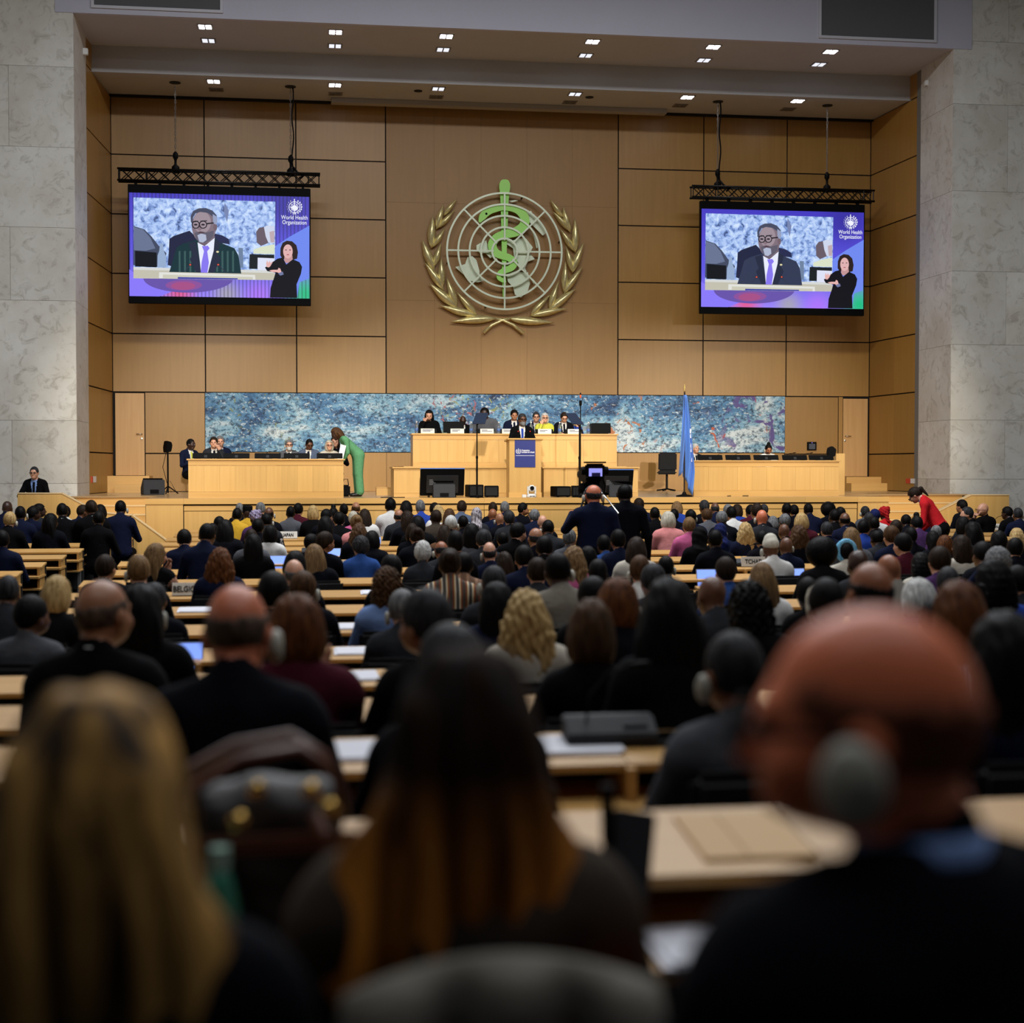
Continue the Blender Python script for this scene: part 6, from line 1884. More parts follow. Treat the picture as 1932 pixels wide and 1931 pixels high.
# ================================================================== the delegates
# x, top y, width in pixels, hair style, hair colour, skin, clothing, options
AUD = '''
10 945 22 bald - d navy
16 965 26 short blond p black h
39 955 22 crop black d navy h
60 955 24 short black d navy Y50
71 950 20 bun black d dgrey Y60
94 968 27 long black b ink Y25
118 949 19 crop black d black c
124 954 20 short black d white
149 952 22 crop dbrown b navy Y50
174 943 19 crop dbrown b black c
190 951 22 bob black b ink
185 964 24 crop black d black
227 944 20 crop black d navy h
4 1000 22 short black b navy
197 1046 40 short dbrown t ink Y20
263 1046 40 short lbrown p ink h
290 1024 42 long lbrown p black Psleeve Y35
96 1085 54 bob blond p black Y25 K5
10 1085 52 crop dgrey b dgrey c K5
52 1122 42 short black b grey Y35 K4
182 1094 95 fringe gbrown t black Y25 c K2
262 1100 66 long black b black h K3
290 1098 42 short dgrey t ink
437 1100 126 fringe gbrown r ink h K1
556 1118 112 bob auburn p maroon Pchin h K2
513 1076 78 short black t ink
570 1076 40 short brown p ink h
557 1056 32 fringe grey p ink
348 997 31 short black p navy
385 986 20 crop black b navy
401 987 28 crop black d grey h c
424 979 30 long black d ink
413 974 22 short black d dgrey
445 958 20 crop black d yellow
466 955 22 toque cblack d yellow h
482 961 20 turban cpurple d purple
452 949 18 crop grey b ink
490 947 22 short grey p ink
507 957 18 fringe black b ink h
487 978 25 short black d ink
502 968 22 crop black b dgrey h
509 990 30 bob black p white
475 998 22 crop dbrown b grey
478 1006 32 long black p black
415 1031 44 wavy auburn p navy
548 955 21 crop black d grey
561 949 18 short black p maroon
591 953 24 bob blond p black
614 960 22 short black t ink Y40
627 951 15 topknot black b ink
649 950 21 short black p ink
672 947 19 fringe brown t ink
640 965 24 short black p black c
614 973 28 long black p ink h
667 964 20 shortcurl pale p rose
674 970 22 bun lbrown p pink
689 959 26 long dbrown p white
676 985 38 wavy brown p ink K11
608 1002 33 short dbrown t ink Y45
585 1007 22 short black b ink Y40
597 1025 40 long lbrown p ink
681 1009 38 shortcurl dgrey p blue
553 1038 34 bob black b ink
737 939 20 short black b white
766 944 22 bob black b ink
795 942 18 short grey p royal
753 961 20 fringe dgrey t dgrey
769 963 28 long dbrown p ink
789 972 26 bob black b black
821 947 20 short black b ink
827 951 24 braids blond d white
822 962 20 crop dbrown d taupe
847 959 24 long brown p brown
870 944 20 short dbrown p bluegrey
851 972 27 short white p ink h
899 957 26 hijab cfloral d dgrey h
875 973 22 crop black d ink h
930 947 18 short dbrown b ink
930 960 20 bald - o navy c
953 945 19 short grey t navy
944 968 19 bald - t ink h
962 963 24 short dgrey p dgrey
983 948 22 short black t ink Y70 Pchin
1008 960 22 short grey p navy
1025 972 21 bald - p ink h
778 987 29 bob dbrown p ink
789 993 32 bun dbrown p ink
836 989 33 long dbrown p brown
890 987 34 long black p grey
912 997 33 short dgrey p dgrey c
973 985 30 short black p black Y45 Pphone
1012 996 32 fringe dgrey t ink
1036 980 26 crop black b dgrey h
1027 1009 32 short black b black Y10
797 1018 42 shortcurl white p dgrey
837 1020 33 fringe dgrey o dgrey h
925 1023 31 fringe dgrey p navy h
849 1033 34 bun dbrown b kente
873 1041 38 short black d check c
957 1040 36 long dbrown p ink
993 1027 42 short black p navy
1014 1051 45 short dbrown p dgrey h
935 1067 47 crop dgrey b dgrey h
939 1096 58 long black b navy
733 1067 80 curly brown p lblue
742 1045 54 short black d black
760 1109 58 short grey p dgrey h
820 1108 98 short dgrey t black Y-30 K2
862 1174 108 short dgrey t ink K1
993 1108 102 wavy blond p cream K3
1207 939 19 short dbrown t navy
1237 957 24 crop black d black h
1261 964 31 bob pale p pink Pdesk2
1272 960 20 short black b ink
1279 945 21 bob lbrown p royal
1306 961 22 crop black d navy h
1331 943 20 short dgrey b ink h
1337 959 22 short brown p grey
1351 947 18 fringe dgrey b navy
1365 963 20 short grey t ink
1384 955 24 short black t white
1320 993 28 hijab cblack b black
1361 986 28 hijab cnavy b navy h
1143 1008 31 short black b blue
1168 998 30 short black t navy K9
1199 1011 38 long dbrown p cream
1080 1028 42 wavy lbrown p rose
1128 1054 40 short black b black
1058 1042 40 crop black d beige h
1208 1047 40 short brown p white h
1236 1062 46 short dgrey t dgrey
1257 1049 34 crop black d dgrey h
1074 998 27 short grey p grey Y25
1122 1087 56 short black d black
1160 1087 42 bob auburn p ink h
1114 1128 104 bob brown p black K2
1268 1085 122 longwide black d black K2
1357 1086 46 bald - b dgrey
1372 1050 46 short dbrown p blue
1441 1059 56 long lbrown p white
1406 984 46 wavy blond p navy K11
1438 962 24 bald - r dgrey h c
1459 973 23 bob grey p ink
1482 969 25 short grey b ink
1484 949 19 crop black d ink
1500 952 20 short black t ink
1513 967 31 bob blond p maroon
1482 988 24 bald - b ink
1507 989 35 wavy brown p ink
1529 949 21 crop black d navy
1566 946 28 afro black d ink
1590 956 21 crop black d ink
1595 967 25 fringe black b navy c
1575 961 20 crop black d black
1562 984 28 short dgrey p navy Pphone
1607 994 38 long lbrown p grey
1457 1011 30 kufi ccream b white h
1484 1014 30 bald - b navy h
1552 1011 58 afro black d black
1596 1016 34 halo cblue d cream
1629 1036 39 bald - d dgrey
1648 1060 88 fringe black o dgrey K2
1527 1088 46 short black d black
1556 1098 72 bob pale p ink K4
1567 1090 40 short black b black
1633 955 19 short dgrey b grey h
1652 960 16 cap cnavy d white
1641 967 21 crop dgrey b dgrey h
1670 955 21 turban cred d red
1629 980 28 short black t royal Y30
1443 951 18 crop dgrey t navy
1418 951 18 short black b maroon
1428 949 18 short dbrown t ink
1391 951 18 bob dbrown t royal
1375 951 16 short grey t ink
1820 942 19 short black t ink Y-30
1827 956 22 short dgrey p dgrey Y-70
1858 949 22 bald - p black Y-75 PchinL g
1907 955 18 short black d black Y-30
1922 958 20 crop dgrey b navy h
1712 970 21 crop black d ink
1735 966 22 topknot black b purple
1753 958 22 short black b navy c
1818 974 30 bob black p ink
1841 984 30 long black b dgrey
1771 990 24 crop grey b purple h
1721 994 26 short black b ink
1762 1001 28 long black b ink
1685 991 32 short brown p navy c
1708 1005 32 short black p maroon h Y-20
1783 1009 30 bob auburn p ink
1814 1009 37 long dbrown p cream
1886 1001 30 bob black p purple
1920 995 24 braids blond b ink
1914 1014 32 short black t ink
1774 1030 42 short dbrown p purple
1737 1041 40 braids black d cream
1696 1044 34 bald - o beige h
1887 1030 46 shortcurl grey p navy Phair
1879 1053 38 braids black d royal
1797 1068 43 short dgrey t ink Y10
1741 1089 76 bob white p purple K4
1822 1093 84 long auburn p bstripe K2
1770 1128 78 short black p dgrey K3
1926 1066 42 short black t dgrey Y-20
1908 1150 84 long black b navy K1
1395 1192 108 crop dgrey o grey h Y-15 K1
1430 1090 128 curly black b black K3
1690 980 22 short dbrown b ink
1650 975 22 crop black d ink
700 1000 26 bob black b ink
860 1000 28 short black p ink
950 1003 30 short black t dgrey
1110 1030 30 bob black b black
1300 975 24 short lbrown p rose
1350 1000 30 crop black d ink
1440 1000 26 short black t ink
1660 1000 28 crop black d dgrey
1860 1020 32 short black b ink
'''
STYLE_W = dict(short=.196, crop=.180, fringe=.180, bald=.174, bob=.214, bobwide=.24, long=.215, wavy=.25, curly=.25, afro=.30, hijab=.21, kufi=.18, cap=.185, turban=.23, halo=.25, bun=.19, pony=.19, topknot=.19, shortcurl=.225, braids=.22, toque=.19, longwide=.25)
STYLE_T = dict(short=1.332, crop=1.322, fringe=1.316, bald=1.316, bob=1.33, bobwide=1.33, long=1.33, wavy=1.335, curly=1.34, afro=1.39, hijab=1.335, kufi=1.335, cap=1.335, turban=1.355, halo=1.36, bun=1.332, pony=1.332, topknot=1.385, shortcurl=1.35, braids=1.335, toque=1.33, longwide=1.335)
HW_STYLE = dict(short='short {} hair', crop='cropped {} hair', fringe='balding head', bald='bald head', bob='{} bob', bobwide='{} bob', long='long {} hair', longwide='long thick {} hair', wavy='long wavy {} hair', curly='curly {} hair', afro='round black afro', hijab='{} headscarf', kufi='cream skullcap', cap='navy cap', turban='{} head wrap', halo='sky-blue rolled headband', bun='{} hair bun', pony='{} ponytail', topknot='{} topknot', shortcurl='fluffy {} hair', braids='{} braids', toque='flat black hat')
HW_COL = dict(black='black', dbrown='dark brown', brown='brown', auburn='auburn', lbrown='light brown', blond='blond', pale='ash blond', grey='grey', dgrey='dark grey', gbrown='grey-brown', white='white', red='red', cred='red', cblue='blue', cnavy='navy', cblack='black', ccream='cream', cfloral='floral', cpurple='purple patterned', cmaroon='maroon')
MARKS = [(110, 'under the guard'), (215, 'near the side steps'), (350, 'below the speaker stand'), (430, 'below the counter end'), (500, "below the officials"), (590, 'below the bearded official'), (660, 'below the green suit'), (780, 'below the wooden floor box'), (880, 'below the first television'), (960, 'below the black boxes'), (1050, 'below the lectern'), (1140, 'by the camera operator'), (1230, 'below the second television'), (1310, 'below the flag'), (1390, 'below the flag counter'), (1470, 'below the white-bloused official'), (1540, 'below the wall control panel'), (1610, 'below the small loudspeaker'), (1700, 'below the open door'), (1800, 'near the woman in red'), (2000, 'by the pale stone pier')]
def depth_word(Y):
    return 'front rows' if Y > 21 else ('middle rows' if Y > 14.5 else ('back-middle rows' if Y > 9.5 else ('back rows' if Y > 6 else 'closest rows')))

people_specs = []
for ln in AUD.strip().splitlines():
    p = ln.split()
    people_specs.append(dict(x=float(p[0]), y=float(p[1]), w=float(p[2]), style=p[3], hc=p[4], skin=p[5], cloth=p[6], opt=p[7:]))
taken = {}
HORIZ = 882.0
for s in sorted(people_specs, key=lambda q: -q['w']):
    zw = F * STYLE_W[s['style']] / s['w']
    z2 = 20.0
    for _ in range(40):
        z2 = 0.5 * z2 + 0.5 * (EYE.z - STYLE_T[s['style']] - floor_z(z2)) * F / (s['y'] - HORIZ)
    z = z2 ** 0.55 * zw ** 0.45
    Yg = z * (math.cos(YAW) - (s['x'] - CX) / F * math.sin(YAW))
    best = None
    for k in range(len(SEATS)):
        if SEATS[k] < 3.0: continue
        kk = [int(o[1:]) for o in s['opt'] if o[0] == 'K']
        if kk and kk[0] != k: continue
        Y = SEATS[k]
        P = atY(s['x'], s['y'], Y)
        sc = (P.z - floor_z(Y)) / STYLE_T[s['style']]
        cost = abs(Y - Yg) / Yg * 6 + max(0, abs(sc - 1) - 0.05) * 30
        if abs(Y - 27.7) < 0.1: cost += 0.2
        for (xx, wd_) in taken.get(k, []):
            d = abs(xx - P.x)
            if d < 0.43: cost += (0.43 - d) * 12
        if best is None or cost < best[0]: best = (cost, k, P, sc)
    cost, k, P, sc = best
    s.update(k=k, Y=SEATS[k], X=P.x, sc=min(max(sc, 0.80), 1.14), top=P.z)
    taken.setdefault(k, []).append((P.x, 0.45))

# neighbours closer than a shoulder width: one of them sits a little further back from the desk
for k in range(len(SEATS)):
    v = sorted([q for q in people_specs if q['k'] == k], key=lambda q: q['X'])
    back = False
    for a, b in zip(v, v[1:]):
        if b['X'] - a['X'] < 0.41 and not back:
            b['Y'] = SEATS[k] - 0.38; back = True
            P = atY(b['x'], b['y'], b['Y'])
            b['X'] = P.x; b['sc'] = min(max((P.z - floor_z(b['Y'])) / STYLE_T[b['style']], 0.80), 1.14)
        else:
            back = False
for s in people_specs:
    s['near'] = min([abs(q['X'] - s['X']) for q in people_specs if q['k'] == s['k'] and q is not s] + [9])

def label_of(s):
    hs = HW_STYLE[s['style']].format(HW_COL.get(s['hc'], ''))
    mk = next(t for lim, t in MARKS if s['x'] < lim)
    hd = ' and headset' if 'h' in s['opt'] else ''
    return f"{hs}{hd} in {CLOTH_WORD[s['cloth']]}, {depth_word(s['Y'])}, {mk}"
seen = {}
for s in people_specs:
    s['lab'] = label_of(s); seen.setdefault(s['lab'], []).append(s)
for l, v in seen.items():
    if len(v) > 1:
        v.sort(key=lambda q: q['x'])
        nm = ['left', 'right'] if len(v) == 2 else ['leftmost', 'middle', 'rightmost'] if len(v) == 3 else ['first', 'second', 'third', 'fourth', 'fifth', 'sixth'][:len(v)]
        for s, w in zip(v, nm): s['lab'] = w + ' ' + l

LEFTEAR = {263, 760, 837, 925, 935, 1036, 1438, 1457, 1696, 1771, 1641, 1395, 1208, 614, 1633, 944}
for s in people_specs:
    if len(s['lab'].split()) <= 14:
        w0 = s['lab'].split()[0]
        s['lab2'] = (w0 + ' delegate with ' + s['lab'][len(w0) + 1:]) if w0 in ('left', 'right', 'leftmost', 'middle', 'rightmost', 'first', 'second', 'third', 'fourth') else 'delegate with ' + s['lab']
    else: s['lab2'] = s['lab']
# shared seat meshes
def shared(name, mb, mat, bevel=0.0, smooth=False):
    o = mb.build(name, mat, bevel=bevel, smooth=smooth); me = o.data; bpy.data.objects.remove(o); return me
ch_seat = shared('seat', MB().box(-0.23, 0.23, -0.2, 0.24, 0.37, 0.45), M_FABRIC, 0.03)
ch_back = shared('backrest', MB().box(-0.22, 0.22, -0.03, 0.03, 0.0, 0.46), M_FABRIC, 0.028)
ch_col = shared('column', MB().tube([(0, 0, 0.05), (0, 0, 0.38)], 0.03, 8), M_BLACKM)
ch_arm = shared('base_arm', MB().tube([(0, 0, 0.06), (0.24, 0, 0.02)], 0.02, 6), M_BLACK)
CH_SEEN = {}
def audience_chair(loc, label, rz=0.0):
    w = label.split()
    if len(w) > 16: label = label.replace(' rows', '')
    CH_SEEN[label] = CH_SEEN.get(label, 0) + 1
    if CH_SEEN[label] > 1: label = ROWN[CH_SEEN[label] - 1] + ' ' + label
    t = thing('delegate_chair', label, 'chair', loc, rz, group='black delegate chairs')
    mesh_obj('seat', ch_seat, t)
    mesh_obj('backrest', ch_back, t, loc=(0, -0.235, 0.46), rot=(0.09, 0, 0))
    mesh_obj('column', ch_col, t)
    for k in range(5):
        mesh_obj('base_arm', ch_arm, t, rot=(0, 0, k * 2 * math.pi / 5))
    return t

rnd = random.Random(3)
for s in people_specs:
    opt = s['opt']; pose = 'desk'; yaw = rnd.uniform(-0.16, 0.16); g = False
    pose = rnd.choice(['desk', 'desk', 'desk2'])
    for o in opt:
        if o[0] == 'Y': yaw = -math.radians(float(o[1:]))
        if o[0] == 'P': pose = o[1:]
        if o == 'g': g = True
    lod = 0 if s['w'] > 60 else (1 if s['w'] > 30 else 2)
    fz = floor_z(s['Y'])
    dy = 0.0
    rz = rnd.uniform(-0.12, 0.12) - yaw * -0.25
    lean = {'desk2': 0.16, 'phone': 0.05}.get(pose, 0.0)
    # put the crown of the head, not the hips, at the measured place
    off = math.sin(lean) * 0.75 + 0.035
    person((s['X'] - off * -math.sin(rz) * 0, s['Y'] - off * 0.5, fz), rz, s['sc'] * (1.0 + 0.5 * (1 - math.cos(lean))), pose=pose, lod=lod, hair=(s['style'], s['hc']) if s['style'] != 'halo' else ('halo', 'cblue', 'short', 'black'), skin=s['skin'], cloth=s['cloth'],
           bottom='black', yaw=yaw, pitch=rnd.uniform(-0.10, 0.06), roll=rnd.uniform(-0.07, 0.07), headset='' if 'h' not in opt else ('l' if s['x'] in LEFTEAR else 'r'), collar='white' if 'c' in opt else None, glasses=g,
           label=s['lab2'], group='seated delegates', widen=rnd.uniform(0.93, 1.02) * (0.90 if s['near'] < 0.42 else 1.0))
    if s['Y'] < 15.5:
        audience_chair((s['X'], s['Y'] - off * 0.5, fz), 'black chair under ' + s['lab'].replace('below the ', 'below ').replace(' and headset', ''), rz)

# empty seats of the centre block
ne = 0
for k in range(2, 9):
    for x in np.arange(-1.95, 2.5, 0.56):
        if min([abs(q['X'] - x) for q in people_specs if q['k'] == k] + [9]) < 0.5: continue
        px_, py_ = proj((x, SEATS[k], floor_z(SEATS[k]) + 0.9))
        if not (0 < px_ < 1932) or 590 < px_ < 720: continue
        if rnd.random() < 0.25: continue
        mk = next(t for lim, t in MARKS if px_ < lim)
        audience_chair((x, SEATS[k] - 0.02, floor_z(SEATS[k])), f'empty black delegate chair, {ROWN[k]} row from the camera, {mk}' + ('' if True else ''), rnd.uniform(-0.2, 0.2))
        ne += 1

# ================================================================== people on the stage
def stage_person(x, ytop, Y, fz, label, hair, skin, cloth, pose='deskF', turn=0.0, lod=1, sit=True, **kw):
    P = atY(x, ytop, Y)
    full = (STYLE_T.get(hair[0], 1.33) if sit else STYLE_T.get(hair[0], 1.33) + PELV_STAND - PELV_SIT)
    sc = min(max((P.z - fz) / full, 0.85), 1.15)
    return person((P.x, Y + 0.04, fz), math.pi + turn, sc, pose=pose, lod=lod, hair=hair, skin=skin, cloth=cloth, label=label, face=True, **kw)
SP = stage_person
SP(357, 828, 31.25, STG, 'dark-suited person leaning in at the end of the officials counter', ('crop', 'black'), 'd', 'navy', turn=0.65, tie='lime', yaw=0.3)
SP(403, 824, 31.2, STG, 'brown-haired official resting his cheek on a hand at the counter', ('short', 'dbrown'), 'p', 'dgrey', pose='chinF', turn=0.2, tie='ink', yaw=-0.2)
SP(415, 822, 31.75, STG, 'grey-haired official in navy half hidden behind his neighbour', ('short', 'grey'), 'p', 'navy', turn=0.1, tie='navy')
SP(545, 829, 31.2, STG, 'grey-bearded official with glasses and headset in grey suit', ('short', 'grey'), 'p', 'grey', headset='r', glasses=True, beard='white', tie='navy', yaw=0.1)
SP(582, 827, 31.2, STG, 'young official with glasses in light grey suit looking down', ('crop', 'black'), 'b', 'bluegrey', glasses=True, tie='navy', pitch=-0.3, yaw=0.25)
SP(621, 830, 31.15, STG, 'official with ash blond bob and glasses beside the green suit', ('bob', 'pale'), 'p', 'cream', pose='desk', glasses=True, yaw=0.1)
SP(632, 823, 31.7, STG, 'dark-haired official partly hidden behind the blond official', ('long', 'dbrown'), 'p', 'ink', pose='desk')
P = atY(676, 925, 31.1)
gw = person((P.x, 31.1, STG), math.pi / 2 + 0.15, 0.94, pose='bent', lod=1, hair=('braids', 'brown'), skin='d', cloth='green', bottom='green', face=True, pitch=0.25, label='standing person in green trouser suit bending over the officials counter', widen=0.98)
t = tag(MB().add([(-0.09, 0, 0), (0.02, 0, -0.02), (0.09, 0.01, 0.27), (-0.02, 0.01, 0.30), (-0.09, 0.004, 0), (0.02, 0.004, -0.02), (0.09, 0.014, 0.27), (-0.02, 0.014, 0.30)], [(0, 1, 2, 3), (7, 6, 5, 4), (0, 4, 5, 1), (1, 5, 6, 2), (2, 6, 7, 3), (3, 7, 4, 0)]).build('paper_sheet', M_PAPER, loc=atY(645, 866, 30.78)), 'white paper sheet held by the person in green', 'paper')

YH = 32.7
SP(810, 772, YH, PLZ, 'black-haired official in black with hands at the chin, head table', ('long', 'black'), 'p', 'black', pose='chin', turn=-0.1, pitch=-0.25)
SP(873, 783, YH, PLZ, 'bald official with glasses reading low behind a monitor, head table', ('bald', '-'), 'd', 'black', glasses=True, pitch=-0.4, tie='ink')
SP(917, 768, 33.1, PLZ, 'large official in grey shirt behind the prompter glass', ('crop', 'black'), 'd', 'grey', pose='desk2', turn=-0.3, widen=1.2)
SP(970, 772, YH, PLZ, 'dark-haired official in navy suit just behind the speaker', ('short', 'black'), 't', 'navy', tie='navy', pitch=-0.15)
SP(1012, 777, 33.3, PLZ, 'grey-haired official with glasses behind the yellow blouse', ('short', 'dgrey'), 'p', 'navy', glasses=True, tie='ink', turn=-0.1)
SP(1028, 779, YH, PLZ, 'white-haired official with glasses in yellow blouse, head table', ('bob', 'white'), 'p', 'lime', pose='chin', glasses=True)
SP(1064, 776, YH, PLZ, 'brown-haired official with glasses looking down in dark suit', ('short', 'dbrown'), 'p', 'ink', glasses=True, pitch=-0.35, tie='ink')
SP(1087, 786, 33.2, PLZ, 'person in royal blue half hidden behind the second prompter', ('bob', 'blond'), 'p', 'royal', pose='chin', turn=0.6, pitch=-0.1)
SP(985, 780, 30.62, STG, 'standing speaker with grey beard, glasses and royal blue tie', ('short', 'dgrey'), 'b', 'black', pose='lect', sit=False, glasses=True, beard='grey', tie='royal', yaw=0.15)
SP(1311, 838, 31.5, STG, 'white-haired official in dark suit half hidden by the flag', ('short', 'white'), 'p', 'dgrey', turn=0.35, tie='ink')
SP(1449, 834, 31.55, STG, 'official in white blouse with topknot and headset', ('topknot', 'black'), 'o', 'white', pose='desk', headset='b', pitch=-0.3)
# empty chairs of the head table
for x, lab in ((1133, 'empty black chair at the far end of the head table'),):
    p = atY(x, 800, 33.1)
    swivel_chair('office_chair', lab, (p.x, 33.1, PLZ), math.pi, M_FABRIC)

# guard beside the pier
struct(box('floor_landing', -7.3, -4.9, 31.1, 32.7, FLZ, 0.12, M_DESKH))
P = atY(66, 880, 31.45)
person((P.x, 31.5, 0.12), math.pi - 0.1, (P.z - 0.12) / 1.732, pose='clasp', lod=1, hair=('crop', 'dgrey'), skin='p', cloth='black', tie='black', shirt='lblue', glasses=True, face=True, lanyard='lblue',
       label='standing guard in black suit and glasses leaning on the wooden balustrade')
# camera operator and neighbour, woman in red
def back_person(x, ytop, Y, label, hair, pose, full, rz=0.0, **kw):
    P = atY(x, ytop, Y); fz = floor_z(Y)
    return person((P.x, Y, fz), rz, (P.z - fz) / full, pose=pose, hair=hair, label=label, lod=1, **kw)
back_person(1121, 915, 17.4, 'balding camera operator in navy shirt with headset standing in the aisle', ('fringe', 'dgrey'), 'camop', 1.726, skin='r', cloth='navy', bottom='black', headset='b', widen=1.12)
back_person(1180, 914, 18.6, 'standing person in black suit beside the camera operator', ('crop', 'black'), 'stand', 1.732, skin='d', cloth='ink', bottom='ink', widen=1.1)
P = atY(1776, 980, 23.6)
Pt = atY(1757, 915, 23.6)
person((P.x, 23.6, FLZ), 0.95, (Pt.z - FLZ) / 1.63, pose='stoop', lod=1, hair=('pony', 'dbrown'), skin='p', cloth='red', bottom='black', glasses=True, collar='lblue', label='standing person in red shirt stooping over seated delegates', pitch=-0.2, widen=1.05)
# broadcast camera on a tripod
P = atY(1119, 893, 18.5)
fz = floor_z(18.5)
t = thing('broadcast_camera', 'broadcast camera with lit viewfinder on a tripod in the aisle', 'camera', (P.x, 18.5, fz))
zc = P.z - fz
MB().box(-0.10, 0.10, -0.05, 0.40, -0.09, 0.09).build('camera_body', M_BLACK, t, loc=(0, 0, zc - 0.02), bevel=0.015)
MB().tube([(0, 0.40, zc - 0.02), (0, 0.72, zc - 0.02)], 0.075, 14).build('lens_barrel', M_BLACK, t, smooth=True)
MB().box(-0.12, 0.12, -0.16, -0.05, -0.08, 0.10).build('viewfinder_housing', M_BLACK, t, loc=(0, 0, zc + 0.02), bevel=0.02)
MB().box(-0.085, 0.085, -0.166, -0.159, -0.05, 0.05).build('viewfinder_screen', pm('viewfinder_lit', (150, 150, 235), 0.3, emit=0.9), t, loc=(0.0, 0, zc + 0.01))
MB().box(-0.05, 0.06, -0.168, -0.165, -0.045, 0.0).build('viewfinder_picture', pm('viewfinder_dark', (40, 36, 80), 0.3, emit=0.2), t, loc=(0, 0, zc + 0.005))
MB().box(-0.13, 0.13, -0.18, -0.05, 0.0, 0.02).build('sun_hood', M_BLACK, t, loc=(0, 0, zc + 0.125))
for s in (-1, 1):
    MB().lathe([(0.001, 0), (0.05, 0.0), (0.055, 0.02), (0.05, 0.05), (0.001, 0.055)], seg=14).build('side_knob', M_BLACK, t, loc=(s * 0.12, -0.1, zc + 0.03), rot=(0, s * math.pi / 2, 0))
MB().lathe([(0.001, 0), (0.08, 0.0), (0.085, 0.05), (0.07, 0.13), (0.001, 0.135)], seg=14).build('tripod_head', M_BLACK, t, loc=(-0.09, 0.12, zc - 0.26))
MB().box(-0.09, 0.09, -0.02, 0.2, 0.0, 0.12).build('tilt_plate', M_BLACK, t, loc=(0, 0.06, zc - 0.22))
for k in range(3):
    an = k * 2.094 + 0.5
    MB().tube([(0.02 * math.cos(an), 0.15 + 0.02 * math.sin(an), zc - 0.22), (0.42 * math.cos(an), 0.15 + 0.42 * math.sin(an), 0.02)], 0.024, 8).build('tripod_leg', M_BLACKM, t)
MB().tube([(0.05, 0.1, zc - 0.16), (0.16, -0.15, zc - 0.34), (0.24, -0.42, zc - 0.50)], 0.009, 8).build('pan_bar', M_STEEL, t)
MB().tube([(-0.05, 0.1, zc - 0.18), (-0.18, -0.15, zc - 0.42), (-0.22, -0.38, zc - 0.56)], 0.014, 8).build('pan_bar', M_BLACKM, t)
MB().tube([(0.09, -0.05, zc), (0.15, -0.02, zc - 0.15), (0.13, 0.0, zc - 0.4), (0.16, 0.05, zc - 0.8)], 0.012, 6).build('cable', M_BLACK, t, smooth=True)

# ================================================================== things on the delegates' desks
def row_for(Y, off):
    return min(range(len(SEATS)), key=lambda k: abs(SEATS[k] + off - Y))
def on_shelf(x, y, dz=0.83, off=0.85, back=0.0):
    """the row whose shelf lies along this view ray"""
    best = None
    for k in range(len(SEATS)):
        Y = SEATS[k] + off
        P = atY(x, y, Y)
        e = abs(P.z - (floor_z(SEATS[k] + 0.7) + dz))
        if best is None or e < best[0]: best = (e, k, Y)
    k, Y = best[1], best[2]
    P = atY(x, y, Y)
    return k, Vector((P.x, Y, floor_z(SEATS[k] + 0.7) + dz))
def country_plate(x, y, txt, wd=0.30):
    k, P = on_shelf(x, y + 12)
    t = thing('country_name_plate', f'white country name plate reading {txt} on a delegate desk', 'name plate', P)
    MB().prism([(-0.03, 0), (0.03, 0), (0.006, 0.115), (-0.006, 0.115)], -wd / 2, wd / 2, 'x').build('card', M_PLATE, t)
    text_mesh('lettering', txt, 0.078, M_INK, t, loc=(0, -0.024, 0.055), rot=(math.pi / 2 - 0.2, 0, 0), bold=0.0012, sx=0.8)
for x, y, tx in ((646, 1057, 'SUISSE'), (1421, 1055, 'TCHAD'), (356, 1108, 'BELGIQUE'), (446, 1041, 'SENEGAL'), (651, 1009, 'SUEDE'), (143, 1004, 'POLAND'), (1882, 991, 'MONACO'), (818, 1008, 'SAMOA'), (544, 1007, 'JAPAN')):
    country_plate(x, y, tx)
M_SCR = pm('laptop_screen_glow', (128, 160, 250), 0.3, emit=1.0)
M_SILV = pm('laptop_silver', (176, 178, 184), 0.35, 0.6)
def laptop(x, y, label, w=0.32, h=0.21, off=0.72, mat=M_SILV, rz=0.0):
    k, P = on_shelf(x, y, 0.715, off)
    t = thing('laptop', label, 'laptop', (P.x, P.y, floor_z(SEATS[k] + 0.7) + 0.705), rz)
    MB().box(-w / 2, w / 2, -0.22, 0, 0, 0.015).build('keyboard_base', mat, t, bevel=0.003)
    MB().box(-w / 2, w / 2, 0, 0.008, 0, h).build('lid', mat, t, loc=(0, 0.0, 0.012), rot=(-0.3, 0, 0))
    MB().box(-w / 2 + 0.008, w / 2 - 0.008, -0.002, 0.0, 0.012, h - 0.008).build('display', M_SCR, t, loc=(0, -0.001, 0.012), rot=(-0.3, 0, 0))
    MB().box(-w / 2 + 0.03, w / 2 - 0.03, -0.19, -0.06, 0.0151, 0.0165).build('keys', M_DGREY, t)
for x, y, lab, w in ((1072, 1190, 'open laptop with bright screen beside the wavy blond hair', 0.36), (518, 1078, 'open laptop with blue screen before the black-suited long hair', 0.32), (1496, 1108, 'silver open laptop before the large black afro', 0.30), (1318, 1012, 'open laptop near the black headscarf', 0.28), (278, 1275, 'small bright laptop beside the balding delegate', 0.24), (352, 1288, 'small bright tablet laptop next to the red-necked bald delegate', 0.2), (2, 1300, 'bright laptop at the frame edge near the charcoal suit', 0.2), (628, 1068, 'small laptop beside the SUISSE plate', 0.22), (1336, 1118, 'laptop with pale screen near the bald delegate below the flag counter', 0.24), (706, 1042, 'small lit laptop near the brown wavy hair', 0.22)):
    laptop(x, y, lab, w)
M_PRINTED = pm('printed_paper', (222, 222, 230), 0.8, var=0.06, scale=(6, 260, 6))
